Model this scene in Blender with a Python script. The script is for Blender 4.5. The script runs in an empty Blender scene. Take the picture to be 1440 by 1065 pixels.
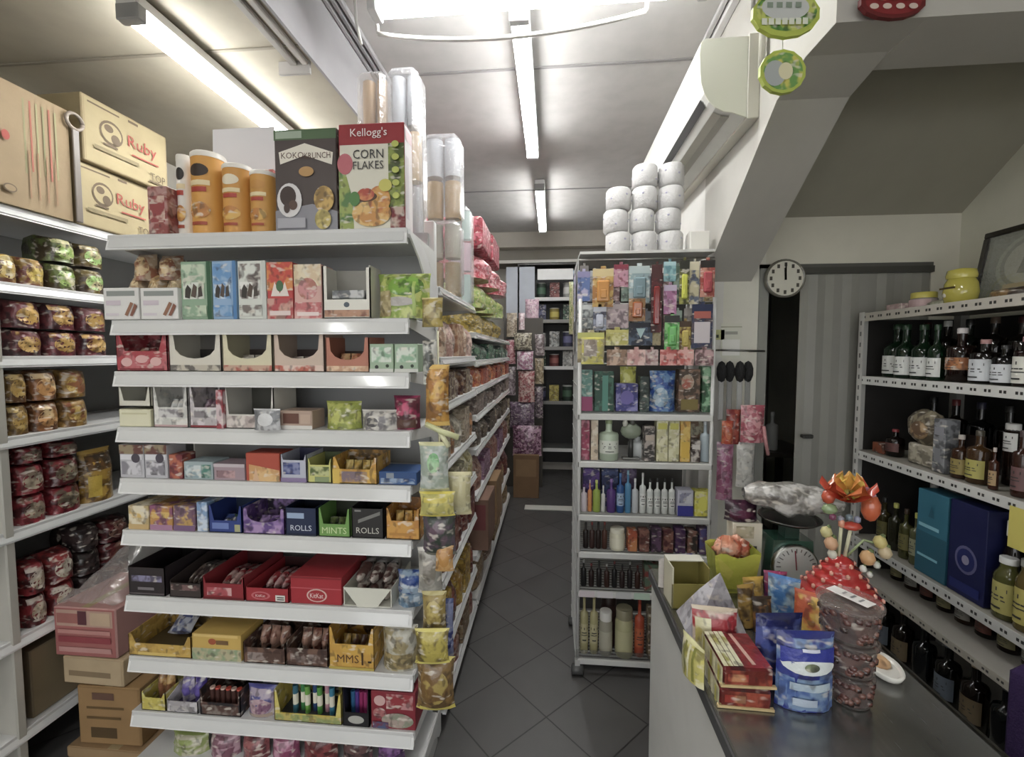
import bpy, math, random
import numpy as np
from mathutils import Vector, Matrix, noise
S_, C_, PI = math.sin, math.cos, math.pi
RND = random.Random(11)
SC = bpy.context.scene
COL = SC.collection
# ------------------------------------------------------------------ camera
F = 620.0
PSI = math.atan(56 / F)
PIT = math.atan(35.5 / F)
CAM = Vector((0, 0, 1.55))
FW = Vector((-S_(PSI) * C_(PIT), C_(PSI) * C_(PIT), -S_(PIT)))
RT = Vector((C_(PSI), S_(PSI), 0))
UP = RT.cross(FW)
def ray(px, py): return FW + RT * ((px - 720) / F) + UP * ((532.5 - py) / F)
def aty(px, py, Y): d = ray(px, py); return CAM + d * (Y / d.y)
def atx(px, py, X): d = ray(px, py); return CAM + d * (X / d.x)
def atz(px, py, Z): d = ray(px, py); return CAM + d * ((Z - 1.55) / d.z)
cd = bpy.data.cameras.new('camera')
cam = bpy.data.objects.new('camera', cd)
COL.objects.link(cam)
cd.sensor_width = 36
cd.lens = 36 * F / 1440
cd.clip_start = 0.02
cam.matrix_world = Matrix(((RT.x, UP.x, -FW.x, CAM.x), (RT.y, UP.y, -FW.y, CAM.y), (RT.z, UP.z, -FW.z, CAM.z), (0, 0, 0, 1)))
SC.camera = cam
# ------------------------------------------------------------------ colour + materials
def lin(h):
    o = []
    for i in (0, 2, 4):
        c = int(h[i:i + 2], 16) / 255
        o.append(c / 12.92 if c <= 0.04045 else ((c + 0.055) / 1.055) ** 2.4)
    l = .16 * (.3 * o[0] + .6 * o[1] + .1 * o[2])
    return tuple(c * .84 + l for c in o)
MATS = {}
def mat(name, rough=0.5, metal=0.0, art=False, trans=0.0, alpha=1.0, bump=0.0, bscale=60, spec=0.5, coat=0.0, dirt=0.0, artscale=27):
    m = bpy.data.materials.new(name); m.use_nodes = True
    nt = m.node_tree; N = nt.nodes; Lk = nt.links
    b = N['Principled BSDF']
    b.inputs['Roughness'].default_value = rough; b.inputs['Metallic'].default_value = metal
    b.inputs['Specular IOR Level'].default_value = spec
    b.inputs['Coat Weight'].default_value = coat; b.inputs['Coat Roughness'].default_value = 0.1
    b.inputs['Transmission Weight'].default_value = trans; b.inputs['Alpha'].default_value = alpha
    a = N.new('ShaderNodeAttribute'); a.attribute_name = 'Col'
    out = a.outputs['Color']
    tc = N.new('ShaderNodeTexCoord')
    if art:
        a2 = N.new('ShaderNodeAttribute'); a2.attribute_name = 'Col2'
        oi = N.new('ShaderNodeObjectInfo')
        mul = N.new('ShaderNodeVectorMath'); mul.operation = 'SCALE'; mul.inputs[0].default_value = (17, 31, 23); Lk.new(oi.outputs['Random'], mul.inputs['Scale'])
        ad = N.new('ShaderNodeVectorMath'); ad.operation = 'ADD'; Lk.new(tc.outputs['Object'], ad.inputs[0]); Lk.new(mul.outputs[0], ad.inputs[1])
        def layer(scale, lo, hi, det, col, cur, k, mp=None):
            src = ad.outputs[0]
            if mp:
                ml = N.new('ShaderNodeVectorMath'); ml.operation = 'MULTIPLY'; ml.inputs[1].default_value = mp; Lk.new(src, ml.inputs[0]); src = ml.outputs[0]
            n = N.new('ShaderNodeTexNoise'); n.inputs['Scale'].default_value = scale; n.inputs['Detail'].default_value = det; Lk.new(src, n.inputs['Vector'])
            r = N.new('ShaderNodeMapRange'); r.inputs[1].default_value = lo; r.inputs[2].default_value = hi; r.interpolation_type = 'SMOOTHSTEP'; Lk.new(n.outputs['Fac'], r.inputs[0])
            f = N.new('ShaderNodeMath'); f.operation = 'MULTIPLY'; Lk.new(r.outputs[0], f.inputs[0]); Lk.new(a2.outputs['Alpha'], f.inputs[1])
            f2 = N.new('ShaderNodeMath'); f2.operation = 'MULTIPLY'; f2.inputs[1].default_value = k; Lk.new(f.outputs[0], f2.inputs[0])
            mx = N.new('ShaderNodeMix'); mx.data_type = 'RGBA'; Lk.new(f2.outputs[0], mx.inputs[0]); Lk.new(cur, mx.inputs[6])
            if isinstance(col, tuple): mx.inputs[7].default_value = col
            else: Lk.new(col, mx.inputs[7])
            return mx.outputs[2]
        out = layer(artscale, 0.44, 0.57, 2, a2.outputs['Color'], out, .9)
        out = layer(artscale * 1.5, 0.56, 0.68, 1, (0.03, 0.02, 0.02, 1), out, 0.5, (1.2, 1.2, .8))
        out = layer(artscale * 1.5, 0.58, 0.72, 1, (0.75, 0.7, 0.62, 1), out, 0.6, (.8, .8, 1.7))
    if dirt:
        n = N.new('ShaderNodeTexNoise'); n.inputs['Scale'].default_value = 9; n.inputs['Detail'].default_value = 5; Lk.new(tc.outputs['Object'], n.inputs['Vector'])
        r = N.new('ShaderNodeMapRange'); r.inputs[1].default_value = 0.4; r.inputs[2].default_value = 0.75; r.inputs[3].default_value = 1; r.inputs[4].default_value = 1 - dirt; Lk.new(n.outputs['Fac'], r.inputs[0])
        mx = N.new('ShaderNodeMix'); mx.data_type = 'RGBA'; mx.blend_type = 'MULTIPLY'; mx.inputs[0].default_value = 1; Lk.new(out, mx.inputs[6]); Lk.new(r.outputs[0], mx.inputs[7]); out = mx.outputs[2]
    Lk.new(out, b.inputs['Base Color'])
    if bump:
        n = N.new('ShaderNodeTexNoise'); n.inputs['Scale'].default_value = bscale; n.inputs['Detail'].default_value = 3; Lk.new(tc.outputs['Object'], n.inputs['Vector'])
        bp = N.new('ShaderNodeBump'); bp.inputs['Strength'].default_value = bump; bp.inputs['Distance'].default_value = 0.01; Lk.new(n.outputs['Fac'], bp.inputs['Height']); Lk.new(bp.outputs[0], b.inputs['Normal'])
    MATS[name] = m
    return m
mat('card', 0.5, art=True)
mat('carton', 0.75, dirt=0.12, bump=.05)
mat('foil', 0.28, art=True, bump=0.35, bscale=55, coat=.3)
mat('plastic', 0.35)
mat('gloss', 0.12, coat=.5)
mat('paint', 0.38, dirt=0.07)
mat('wallpaint', 0.8, dirt=0.05, bump=.08, bscale=30)
mat('ceilpaint', 0.85, dirt=0.10, bump=.05, bscale=14)
mat('metal', 0.3, 1.0, dirt=.15)
mat('fabric', 0.95, bump=.5, bscale=220)
mat('tissue', 0.6, bump=.6, bscale=70, dirt=.06)
mat('glass', 0.05, trans=0.55)
mat('liquid', 0.08, trans=0.3)
def film(name, rough, fac):
    m = bpy.data.materials.new(name); m.use_nodes = True
    nt = m.node_tree; N = nt.nodes; Lk = nt.links
    o = N['Material Output']; N.remove(N['Principled BSDF'])
    a = N.new('ShaderNodeAttribute'); a.attribute_name = 'Col'
    t = N.new('ShaderNodeBsdfTransparent'); g = N.new('ShaderNodeBsdfGlossy'); g.inputs['Roughness'].default_value = rough
    d = N.new('ShaderNodeBsdfDiffuse'); Lk.new(a.outputs['Color'], d.inputs['Color'])
    tc = N.new('ShaderNodeTexCoord'); n = N.new('ShaderNodeTexNoise'); n.inputs['Scale'].default_value = 45; n.inputs['Detail'].default_value = 3; Lk.new(tc.outputs['Object'], n.inputs['Vector'])
    bp = N.new('ShaderNodeBump'); bp.inputs['Strength'].default_value = .6; bp.inputs['Distance'].default_value = .01; Lk.new(n.outputs['Fac'], bp.inputs['Height']); Lk.new(bp.outputs[0], g.inputs['Normal'])
    m1 = N.new('ShaderNodeMixShader'); m1.inputs[0].default_value = .6; Lk.new(d.outputs[0], m1.inputs[1]); Lk.new(g.outputs[0], m1.inputs[2])
    fr = N.new('ShaderNodeLayerWeight'); fr.inputs['Blend'].default_value = .35
    mr = N.new('ShaderNodeMapRange'); mr.inputs[3].default_value = fac; mr.inputs[4].default_value = min(1, fac + .45); Lk.new(fr.outputs['Facing'], mr.inputs[0])
    m2 = N.new('ShaderNodeMixShader'); Lk.new(mr.outputs[0], m2.inputs[0]); Lk.new(t.outputs[0], m2.inputs[1]); Lk.new(m1.outputs[0], m2.inputs[2])
    Lk.new(m2.outputs[0], o.inputs['Surface'])
    MATS[name] = m
film('clear', 0.15, 0.22)
film('pane', 0.03, 0.06)
film('thin_clear', 0.1, 0.07)
def emit(name, col, st):
    m = bpy.data.materials.new(name); m.use_nodes = True
    b = m.node_tree.nodes['Principled BSDF']
    b.inputs['Base Color'].default_value = (.9, .9, .9, 1)
    b.inputs['Emission Color'].default_value = (*lin(col), 1); b.inputs['Emission Strength'].default_value = st
    MATS[name] = m
emit('tube', 'fdfefc', 22.0)
def floor_mat():
    m = bpy.data.materials.new('floor_tile'); m.use_nodes = True
    nt = m.node_tree; N = nt.nodes; Lk = nt.links; b = N['Principled BSDF']
    tc = N.new('ShaderNodeTexCoord'); mp = N.new('ShaderNodeMapping'); mp.vector_type = 'POINT'
    A = math.radians(45)
    mp.inputs['Rotation'].default_value = (0, 0, A)
    # a tile corner sits at (-0.016, 1.80)
    x, y = -0.016, 1.80
    rx, ry = x * C_(A) - y * S_(A), x * S_(A) + y * C_(A)
    mp.inputs['Location'].default_value = (-rx + .3 * 20, -ry + .3 * 20, 0)
    Lk.new(tc.outputs['Object'], mp.inputs['Vector'])
    br = N.new('ShaderNodeTexBrick'); br.offset = 0; br.inputs['Scale'].default_value = 1; br.inputs['Brick Width'].default_value = .3; br.inputs['Row Height'].default_value = .3
    br.inputs['Mortar Size'].default_value = .0035; br.inputs['Mortar Smooth'].default_value = .2
    br.inputs['Color1'].default_value = (*lin('4d4b4a'), 1); br.inputs['Color2'].default_value = (*lin('545251'), 1); br.inputs['Mortar'].default_value = (*lin('2c2b2a'), 1)
    Lk.new(mp.outputs[0], br.inputs['Vector'])
    n = N.new('ShaderNodeTexNoise'); n.inputs['Scale'].default_value = 6; n.inputs['Detail'].default_value = 6; Lk.new(tc.outputs['Object'], n.inputs['Vector'])
    r = N.new('ShaderNodeMapRange'); r.inputs[3].default_value = .72; r.inputs[4].default_value = 1.2; Lk.new(n.outputs['Fac'], r.inputs[0])
    mx = N.new('ShaderNodeMix'); mx.data_type = 'RGBA'; mx.blend_type = 'MULTIPLY'; mx.inputs[0].default_value = 1; Lk.new(br.outputs['Color'], mx.inputs[6]); Lk.new(r.outputs[0], mx.inputs[7]); Lk.new(mx.outputs[2], b.inputs['Base Color'])
    rr = N.new('ShaderNodeMapRange'); rr.inputs[3].default_value = .3; rr.inputs[4].default_value = .55; Lk.new(n.outputs['Fac'], rr.inputs[0]); Lk.new(rr.outputs[0], b.inputs['Roughness'])
    bp = N.new('ShaderNodeBump'); bp.inputs['Strength'].default_value = .4; bp.inputs['Distance'].default_value = .003; bp.invert = True; Lk.new(br.outputs['Fac'], bp.inputs['Height']); Lk.new(bp.outputs[0], b.inputs['Normal'])
    MATS['floor_tile'] = m
floor_mat()
def steel_mat():
    m = bpy.data.materials.new('brushed_steel'); m.use_nodes = True
    nt = m.node_tree; N = nt.nodes; Lk = nt.links; b = N['Principled BSDF']
    b.inputs['Metallic'].default_value = .85; b.inputs['Base Color'].default_value = (*lin('8f8f8c'), 1)
    tc = N.new('ShaderNodeTexCoord'); mp = N.new('ShaderNodeMapping'); mp.inputs['Scale'].default_value = (60, 3, 1); Lk.new(tc.outputs['Object'], mp.inputs['Vector'])
    n = N.new('ShaderNodeTexNoise'); n.inputs['Scale'].default_value = 3; n.inputs['Detail'].default_value = 5; Lk.new(mp.outputs[0], n.inputs['Vector'])
    r = N.new('ShaderNodeMapRange'); r.inputs[3].default_value = .12; r.inputs[4].default_value = .34; Lk.new(n.outputs['Fac'], r.inputs[0]); Lk.new(r.outputs[0], b.inputs['Roughness'])
    MATS['brushed_steel'] = m
steel_mat()
# ------------------------------------------------------------------ mesh builder
class MB:
    def __init__(s): s.v = []; s.f = []; s.c = []; s.c2 = []; s.m = []; s.sm = []; s.mats = []
    def add(s, vs, fs, col, mt='card', c2=None, smooth=False, M=None):
        o = len(s.v)
        if M is not None: vs = [M @ Vector(p) for p in vs]
        s.v.extend(tuple(p) for p in vs)
        if mt not in s.mats: s.mats.append(mt)
        k = s.mats.index(mt); c = lin(col) + (1,) if isinstance(col, str) else col
        q = (lin(c2) + (1,)) if c2 else (0, 0, 0, 0)
        for f in fs:
            s.f.append([i + o for i in f]); s.c.append(c); s.c2.append(q); s.m.append(k); s.sm.append(smooth)
        return s
    def box(s, x0, x1, y0, y1, z0, z1, col, mt='card', c2=None, ch=0.0, M=None):
        if x1 < x0: x0, x1 = x1, x0
        if y1 < y0: y0, y1 = y1, y0
        if z1 < z0: z0, z1 = z1, z0
        if ch <= 0:
            vs = [(x, y, z) for z in (z0, z1) for y in (y0, y1) for x in (x0, x1)]
            fs = [(0, 2, 3, 1), (4, 5, 7, 6), (0, 1, 5, 4), (2, 6, 7, 3), (0, 4, 6, 2), (1, 3, 7, 5)]
            return s.add(vs, fs, col, mt, c2, False, M)
        ch = min(ch, (x1 - x0) * .45, (y1 - y0) * .45, (z1 - z0) * .45)
        X, Y, Z = (x0, x1), (y0, y1), (z0, z1); vs = []; ix = {}
        for i in (0, 1):
            for j in (0, 1):
                for k in (0, 1):
                    sx, sy, sz = 1 - 2 * i, 1 - 2 * j, 1 - 2 * k
                    for a in range(3):
                        p = [X[i] + sx * ch, Y[j] + sy * ch, Z[k] + sz * ch]
                        p[a] = (X[i], Y[j], Z[k])[a]
                        ix[i, j, k, a] = len(vs); vs.append(tuple(p))
        g = lambda i, j, k, a: ix[i, j, k, a]
        fs = []
        for i in (0, 1):
            q = [g(i, 0, 0, 0), g(i, 1, 0, 0), g(i, 1, 1, 0), g(i, 0, 1, 0)]; fs.append(q if i else q[::-1])
            q = [g(0, i, 0, 1), g(0, i, 1, 1), g(1, i, 1, 1), g(1, i, 0, 1)]; fs.append(q if i else q[::-1])
            q = [g(0, 0, i, 2), g(1, 0, i, 2), g(1, 1, i, 2), g(0, 1, i, 2)]; fs.append(q if i else q[::-1])
        for i in (0, 1):
            for j in (0, 1):
                q = [g(i, j, 0, 0), g(i, j, 0, 1), g(i, j, 1, 1), g(i, j, 1, 0)]; fs.append(q if i == j else q[::-1])
                q = [g(i, 0, j, 0), g(i, 0, j, 2), g(i, 1, j, 2), g(i, 1, j, 0)]; fs.append(q if i != j else q[::-1])
                q = [g(0, i, j, 1), g(0, i, j, 2), g(1, i, j, 2), g(1, i, j, 1)]; fs.append(q if i == j else q[::-1])
        for i in (0, 1):
            for j in (0, 1):
                for k in (0, 1):
                    q = [g(i, j, k, 0), g(i, j, k, 1), g(i, j, k, 2)]; fs.append(q if (i + j + k) % 2 else q[::-1])
        return s.add(vs, fs, col, mt, c2, False, M)
    def plate(s, poly, t, col, mt='card', c2=None, M=None):
        """2-D outline (x, z) given thickness t along y (front at y=0, back at y=t)."""
        n = len(poly)
        vs = [(x, 0, z) for x, z in poly] + [(x, t, z) for x, z in poly]
        ar = sum(poly[i][0] * poly[(i + 1) % n][1] - poly[(i + 1) % n][0] * poly[i][1] for i in range(n))
        fr = list(range(n)); bk = list(range(n, 2 * n))[::-1]
        fs = [fr, bk] + [(i, i + n, (i + 1) % n + n, (i + 1) % n) for i in range(n)]
        if ar < 0: fs = [f[::-1] for f in fs]
        return s.add(vs, fs, col, mt, c2, False, M)
    def lathe(s, prof, n, col, mt='plastic', c2=None, M=None, smooth=True, cap=True):
        vs = []; fs = []
        for r, z in prof:
            for i in range(n): a = 2 * PI * i / n; vs.append((r * C_(a), r * S_(a), z))
        for k in range(len(prof) - 1):
            for i in range(n):
                j = (i + 1) % n; fs.append((k * n + i, k * n + j, (k + 1) * n + j, (k + 1) * n + i))
        s.add(vs, fs, col, mt, c2, smooth, M)
        if cap:
            for k, rev in ((0, True), (len(prof) - 1, False)):
                if prof[k][0] > 1e-4:
                    q = list(range(k * n, k * n + n)); s.add(vs, [q[::-1] if rev else q], col, mt, c2, False, M)
        return s
    def tube(s, pts, r, n=8, col='888888', mt='metal', M=None, smooth=True, r1=None):
        pts = [Vector(p) for p in pts]; vs = []; fs = []; up = None
        for i, p in enumerate(pts):
            d = (pts[min(i + 1, len(pts) - 1)] - pts[max(i - 1, 0)]).normalized()
            if up is None: up = Vector((0, 0, 1)) if abs(d.z) < .9 else Vector((1, 0, 0))
            a = d.cross(up).normalized(); b = a.cross(d).normalized(); up = b
            rr = r if r1 is None else r + (r1 - r) * i / (len(pts) - 1)
            for k in range(n): t = 2 * PI * k / n; vs.append(p + (a * C_(t) + b * S_(t)) * rr)
        for i in range(len(pts) - 1):
            for k in range(n): j = (k + 1) % n; fs.append((i * n + k, i * n + j, (i + 1) * n + j, (i + 1) * n + k))
        fs.append(list(range(n))[::-1]); m = (len(pts) - 1) * n; fs.append(list(range(m, m + n)))
        return s.add(vs, fs, col, mt, None, smooth, M)
    def ball(s, c, r, col, mt='plastic', n=12, c2=None, M=None, jit=0.0, seed=0):
        rx, ry, rz = r if isinstance(r, tuple) else (r, r, r); vs = []; fs = []; k = n // 2
        for i in range(k + 1):
            t = PI * i / k
            for j in range(n):
                a = 2 * PI * j / n; q = Vector((S_(t) * C_(a), S_(t) * S_(a), -C_(t)))
                w = 1 + jit * noise.noise(q * 2.3 + Vector((seed * 3.1, seed, 1))) if jit else 1
                vs.append((c[0] + rx * q.x * w, c[1] + ry * q.y * w, c[2] + rz * q.z * w))
        for i in range(k):
            for j in range(n): l = (j + 1) % n; fs.append((i * n + j, i * n + l, (i + 1) * n + l, (i + 1) * n + j))
        return s.add(vs, fs, col, mt, c2, True, M)
    def grid(s, fn, nu, nv, col, mt='card', c2=None, smooth=True, M=None, flip=False):
        vs = [fn(i / nu, j / nv) for j in range(nv + 1) for i in range(nu + 1)]; w = nu + 1
        fs = [(j * w + i, j * w + i + 1, (j + 1) * w + i + 1, (j + 1) * w + i) for j in range(nv) for i in range(nu)]
        if flip: fs = [f[::-1] for f in fs]
        return s.add(vs, fs, col, mt, c2, smooth, M)
    def art(s, fn, ops, mt='card', n=1, asp=1.0):
        """print laid on a surface fn(u, v, lift); asp = width / height of the face"""
        for k, o in enumerate(ops):
            e = .0006 * (k + 1); c2 = None
            if o[0] == 'r':
                c2 = o[6] if len(o) > 6 else None; u0, v0, u1, v1 = o[1:5]
                s.grid(lambda u, v: fn(u0 + (u1 - u0) * u, v0 + (v1 - v0) * v, e), n, n, o[5], mt, c2, n > 1)
            elif o[0] == 'p':
                pts = o[1]; c2 = o[3] if len(o) > 3 else None
                ar = sum(pts[i][0] * pts[(i + 1) % len(pts)][1] - pts[(i + 1) % len(pts)][0] * pts[i][1] for i in range(len(pts)))
                if ar < 0: pts = pts[::-1]
                s.add([fn(u, v, e) for u, v in pts], [list(range(len(pts)))], o[2], mt, c2)
            elif o[0] == 'e':
                c2 = o[6] if len(o) > 6 else None; cu, cv, ru, rv = o[1:5]; K = 20; rings = max(1, n // 2)
                vs = [fn(cu, cv, e)]; fs = []
                for q in range(1, rings + 1):
                    for i in range(K): a = 2 * PI * i / K; vs.append(fn(cu + ru * q / rings * C_(a), cv + rv * q / rings * S_(a), e))
                for i in range(K):
                    j = (i + 1) % K; fs.append((0, 1 + i, 1 + j))
                    for q in range(rings - 1): b = 1 + q * K; fs.append((b + i, b + K + i, b + K + j, b + j))
                s.add(vs, fs, o[5], mt, c2, n > 1)
            elif o[0] == 't':
                vs, fs, w = text_mesh(o[1]); cu, cv, hh, col = o[2:6]; mw = o[6] if len(o) > 6 else .95
                sv = hh; su = hh / asp
                if w * su > mw: su = mw / w
                s.add([fn(cu + (x - w / 2) * su, cv + (y - .5) * sv, e) for x, y in vs], fs, col, mt)
        return s
    def mesh(s, name):
        me = bpy.data.meshes.new(name)
        me.from_pydata(s.v, [], s.f)
        for k in s.mats: me.materials.append(MATS[k])
        me.polygons.foreach_set('material_index', s.m); me.polygons.foreach_set('use_smooth', s.sm)
        ln = np.array([len(f) for f in s.f])
        for nm, dat in (('Col', s.c), ('Col2', s.c2)):
            at = me.color_attributes.new(nm, 'FLOAT_COLOR', 'CORNER')
            at.data.foreach_set('color', np.repeat(np.array(dat, dtype=np.float32), ln, axis=0).ravel())
        me.update()
        return me
_TX = {}
def text_mesh(t):
    if t not in _TX:
        cu = bpy.data.curves.new('lettering', 'FONT'); cu.body = t; cu.resolution_u = 2
        ob = bpy.data.objects.new('lettering', cu); COL.objects.link(ob)
        dg = bpy.context.evaluated_depsgraph_get(); me = ob.evaluated_get(dg).to_mesh()
        vs = [(v.co.x, v.co.y) for v in me.vertices]; fs = [list(p.vertices) for p in me.polygons]
        fs = [f if sum(vs[f[i]][0] * vs[f[(i + 1) % len(f)]][1] - vs[f[(i + 1) % len(f)]][0] * vs[f[i]][1] for i in range(len(f))) > 0 else f[::-1] for f in fs]
        x0 = min(v[0] for v in vs); x1 = max(v[0] for v in vs); y0 = min(v[1] for v in vs); y1 = max(v[1] for v in vs); k = 1 / (y1 - y0)
        vs = [((x - x0) * k, (y - y0) * k) for x, y in vs]
        ob.evaluated_get(dg).to_mesh_clear(); bpy.data.objects.remove(ob); bpy.data.curves.remove(cu)
        _TX[t] = (vs, fs, (x1 - x0) * k)
    return _TX[t]
# ------------------------------------------------------------------ objects
LABELS = {}
def link(name, data, parent=None, loc=(0, 0, 0), rot=(0, 0, 0)):
    if isinstance(data, MB): data = data.mesh(name)
    o = bpy.data.objects.new(name, data); COL.objects.link(o); o.parent = parent; o.location = loc; o.rotation_euler = rot
    return o
def T(name, label, cat, shape, loc=(0, 0, 0), rz=0.0, group=None, tilt=0.0, roll=0.0):
    """one thing: shape is a MB / mesh, or a list of (part, MB or mesh[, sub-parts]); rz turns the front (-Y) about Z"""
    rot = (tilt, roll, rz)
    if isinstance(shape, list):
        o = link(name, None, None, loc, rot)
        for p in shape:
            q = link(p[0], p[1], o)
            if len(p) > 2:
                for sp in p[2]: link(sp[0], sp[1], q)
    else: o = link(name, shape, None, loc, rot)
    o['label'] = label; o['category'] = cat
    if group: o['group'] = group
    LABELS.setdefault(label, []).append((name, group))
    return o
def struct(name, mb, loc=(0, 0, 0)):
    o = link(name, mb, None, loc); o['kind'] = 'structure'; return o
ORD = 'first second third fourth fifth sixth seventh eighth ninth tenth eleventh twelfth thirteenth fourteenth fifteenth sixteenth seventeenth eighteenth nineteenth twentieth'.split()
# ------------------------------------------------------------------ goods (origin: middle of the base, front towards -Y)
def face_front(w, d, h, y=None):
    y = -d / 2 if y is None else y
    return lambda u, v, e=0: (-w / 2 + w * u, y - e, h * v)
def face_side(w, d, h): return lambda u, v, e=0: (w / 2 + e, -d / 2 + d * u, h * v)
def face_top(w, d, h): return lambda u, v, e=0: (-w / 2 + w * u, -d / 2 + d * v, h + e)
def pack(w, d, h, col, c2=None, front=(), side=(), top=(), mt='card', ch=.002):
    m = MB(); m.box(-w / 2, w / 2, -d / 2, d / 2, 0, h, col, mt, c2, ch)
    if front: m.art(face_front(w, d, h), front, mt, 1, w / h)
    if side: m.art(face_side(w, d, h), side, mt, 1, d / h)
    if top: m.art(face_top(w, d, h), top, mt, 1, w / d)
    return m
def pouch(w, d, h, col, c2=None, front=(), crimp=None, mt='foil', base=.35, seed=0, nu=8, nv=10, pinch=.06, pe=(.55, .6)):
    """pillow bag: sealed flat at top and bottom, full in the middle; base is how much it stays full near its foot"""
    m = MB()
    def prof(u, v):
        cv = 1.0 if v > .5 else 1 - (1 - base) * 0
        t = v if v > .5 else .5 - (.5 - v) * (1 - base * .9)
        return max(0, S_(PI * u)) ** pe[0] * max(0, S_(PI * min(1, max(0, t)))) ** pe[1]
    def wx(v): return w * (1 - pinch * S_(PI * v) ** .5)
    def fr(u, v, e=0, sgn=-1):
        p = prof(u, v); k = noise.noise(Vector((u * 4 + seed * 1.7, v * 5, seed + sgn))) * .12 * d * min(1, p * 1.5)
        return ((u - .5) * wx(v) + k * .25, sgn * (p * d / 2 + e) + k * .5 * (p > 0.02), v * h)
    m.grid(lambda u, v: fr(u, v), nu, nv, col, mt, c2)
    m.grid(lambda u, v: fr(u, v, 0, 1), nu, nv, col, mt, c2, flip=True)
    if base > 0: m.grid(lambda u, v: (fr(u, 0, 0, 1)[0], fr(u, 0, 0, -1)[1] * (1 - v) + fr(u, 0, 0, 1)[1] * v, 0), nu, 1, col, mt, c2, flip=True)
    if crimp:
        for v0, v1 in (((.93, 1.0),) if base > 0.2 else ((0, .07), (.93, 1.0))):
            m.grid(lambda u, v: fr(u, v0 + (v1 - v0) * v, .0007), nu, 2, crimp, mt)
            m.grid(lambda u, v: fr(u, v0 + (v1 - v0) * v, .0007, 1), nu, 2, crimp, mt, flip=True)
    if front: m.art(lambda u, v, e=0: fr(u, v, e), front, mt, 6, w / h)
    return m
def tray(w, d, h, fh, col, inner, ears=None, c2=None, front=(), t=.0025, curve=False, back=None):
    """counter display carton: low front, tall back, front corners (ears) rising beside a cut-out"""
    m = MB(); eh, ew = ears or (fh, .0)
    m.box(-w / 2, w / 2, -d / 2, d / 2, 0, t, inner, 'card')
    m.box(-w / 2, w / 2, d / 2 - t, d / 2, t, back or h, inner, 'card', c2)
    if ew > 0:
        if curve:
            lo = [(-w / 2, 0), (w / 2, 0), (w / 2, eh), (w / 2 - ew, eh)]
            K = 8
            for i in range(1, K): a = PI * i / K; lo.append(((w / 2 - ew) * C_(a), eh - (eh - fh) * S_(a) ** .5))
            poly = lo + [(-w / 2 + ew, eh), (-w / 2, eh)]
        else: poly = [(-w / 2, 0), (w / 2, 0), (w / 2, eh), (w / 2 - ew * .6, eh), (w / 2 - ew * 1.5, fh), (-w / 2 + ew * 1.5, fh), (-w / 2 + ew * .6, eh), (-w / 2, eh)]
    else: poly = [(-w / 2, 0), (w / 2, 0), (w / 2, fh), (-w / 2, fh)]
    m.plate(poly, t, col, 'card', c2, Matrix.Translation((0, -d / 2, 0)))
    for sx in (-1, 1):
        sp = [(-d / 2, 0), (d / 2, 0), (d / 2, h), (d / 2 - d * .25, h), (-d / 2, eh)]
        M = Matrix.Translation((sx * w / 2 - (t if sx > 0 else 0), 0, 0)) @ Matrix(((0, 1, 0, 0), (1, 0, 0, 0), (0, 0, 1, 0), (0, 0, 0, 1)))
        m.plate(sp, t, col, 'card', c2, M)
    if front: m.art(face_front(w, d, fh), front, 'card', 1, w / fh)
    return m
def can(r, h, col, lid, band=None, c2=None, mt='card', bandz=(.3, .7)):
    m = MB(); m.lathe([(r, 0), (r, h * .93)], 20, col, mt, c2)
    m.lathe([(r * 1.03, h * .93), (r * 1.03, h * .985), (r * .96, h)], 20, lid, 'plastic')
    if band: m.lathe([(r * 1.004, h * bandz[0]), (r * 1.004, h * bandz[1])], 20, band, mt, None, cap=False)
    return m
def bottle(r, h, glass, cap, neck=.3, nr=.32, shoulder=.62, label=None, lz=(.18, .5), capz=.1, mt='glass', text=None, tcol='333333', lc2=None):
    """parts of a bottle: body, cap, label"""
    b = MB().lathe([(r * .9, 0), (r, h * .02), (r, h * shoulder), (r * .9, h * (shoulder + .05)), (r * nr * 1.2, h * (1 - neck)), (r * nr, h * (1 - neck + .05)), (r * nr, h * (1 - capz))], 16, glass, mt)
    c = MB().lathe([(r * nr * 1.12, h * (1 - capz)), (r * nr * 1.12, h * .99), (r * nr, h)], 12, cap, 'plastic')
    out = [('body', b), ('cap', c)]
    if label:
        l = MB(); a = PI * .42
        fn = lambda u, v, e=0: ((r * 1.01 + e) * S_(-a + 2 * a * u), -(r * 1.01 + e) * C_(-a + 2 * a * u), h * (lz[0] + (lz[1] - lz[0]) * v))
        l.grid(lambda u, v: fn(u, v), 10, 1, label, 'card', lc2)
        l.art(fn, [('r', .2, .7, .8, .82, tcol), ('r', .28, .52, .72, .57, tcol), ('r', .24, .4, .76, .44, tcol), ('r', .34, .14, .66, .2, tcol)], 'card', 2, 1)
        out.append(('label', l))
    return [(n, x.mesh(n)) for n, x in out]
def jar(r, h, col, lid, label=None, mt='liquid', lidh=.2):
    b = MB().lathe([(r * .92, 0), (r, h * .05), (r, h * (1 - lidh - .08)), (r * .85, h * (1 - lidh))], 16, col, mt)
    c = MB().lathe([(r * .92, h * (1 - lidh)), (r * .92, h * .97), (r * .86, h)], 16, lid, 'plastic')
    out = [('body', b), ('lid', c)]
    if label:
        a = PI * .45; l = MB()
        l.grid(lambda u, v: (r * 1.012 * S_(-a + 2 * a * u), -r * 1.012 * C_(-a + 2 * a * u), h * (.12 + .45 * v)), 10, 1, label, 'card')
        out.append(('label', l))
    return [(n, x.mesh(n)) for n, x in out]
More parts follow.
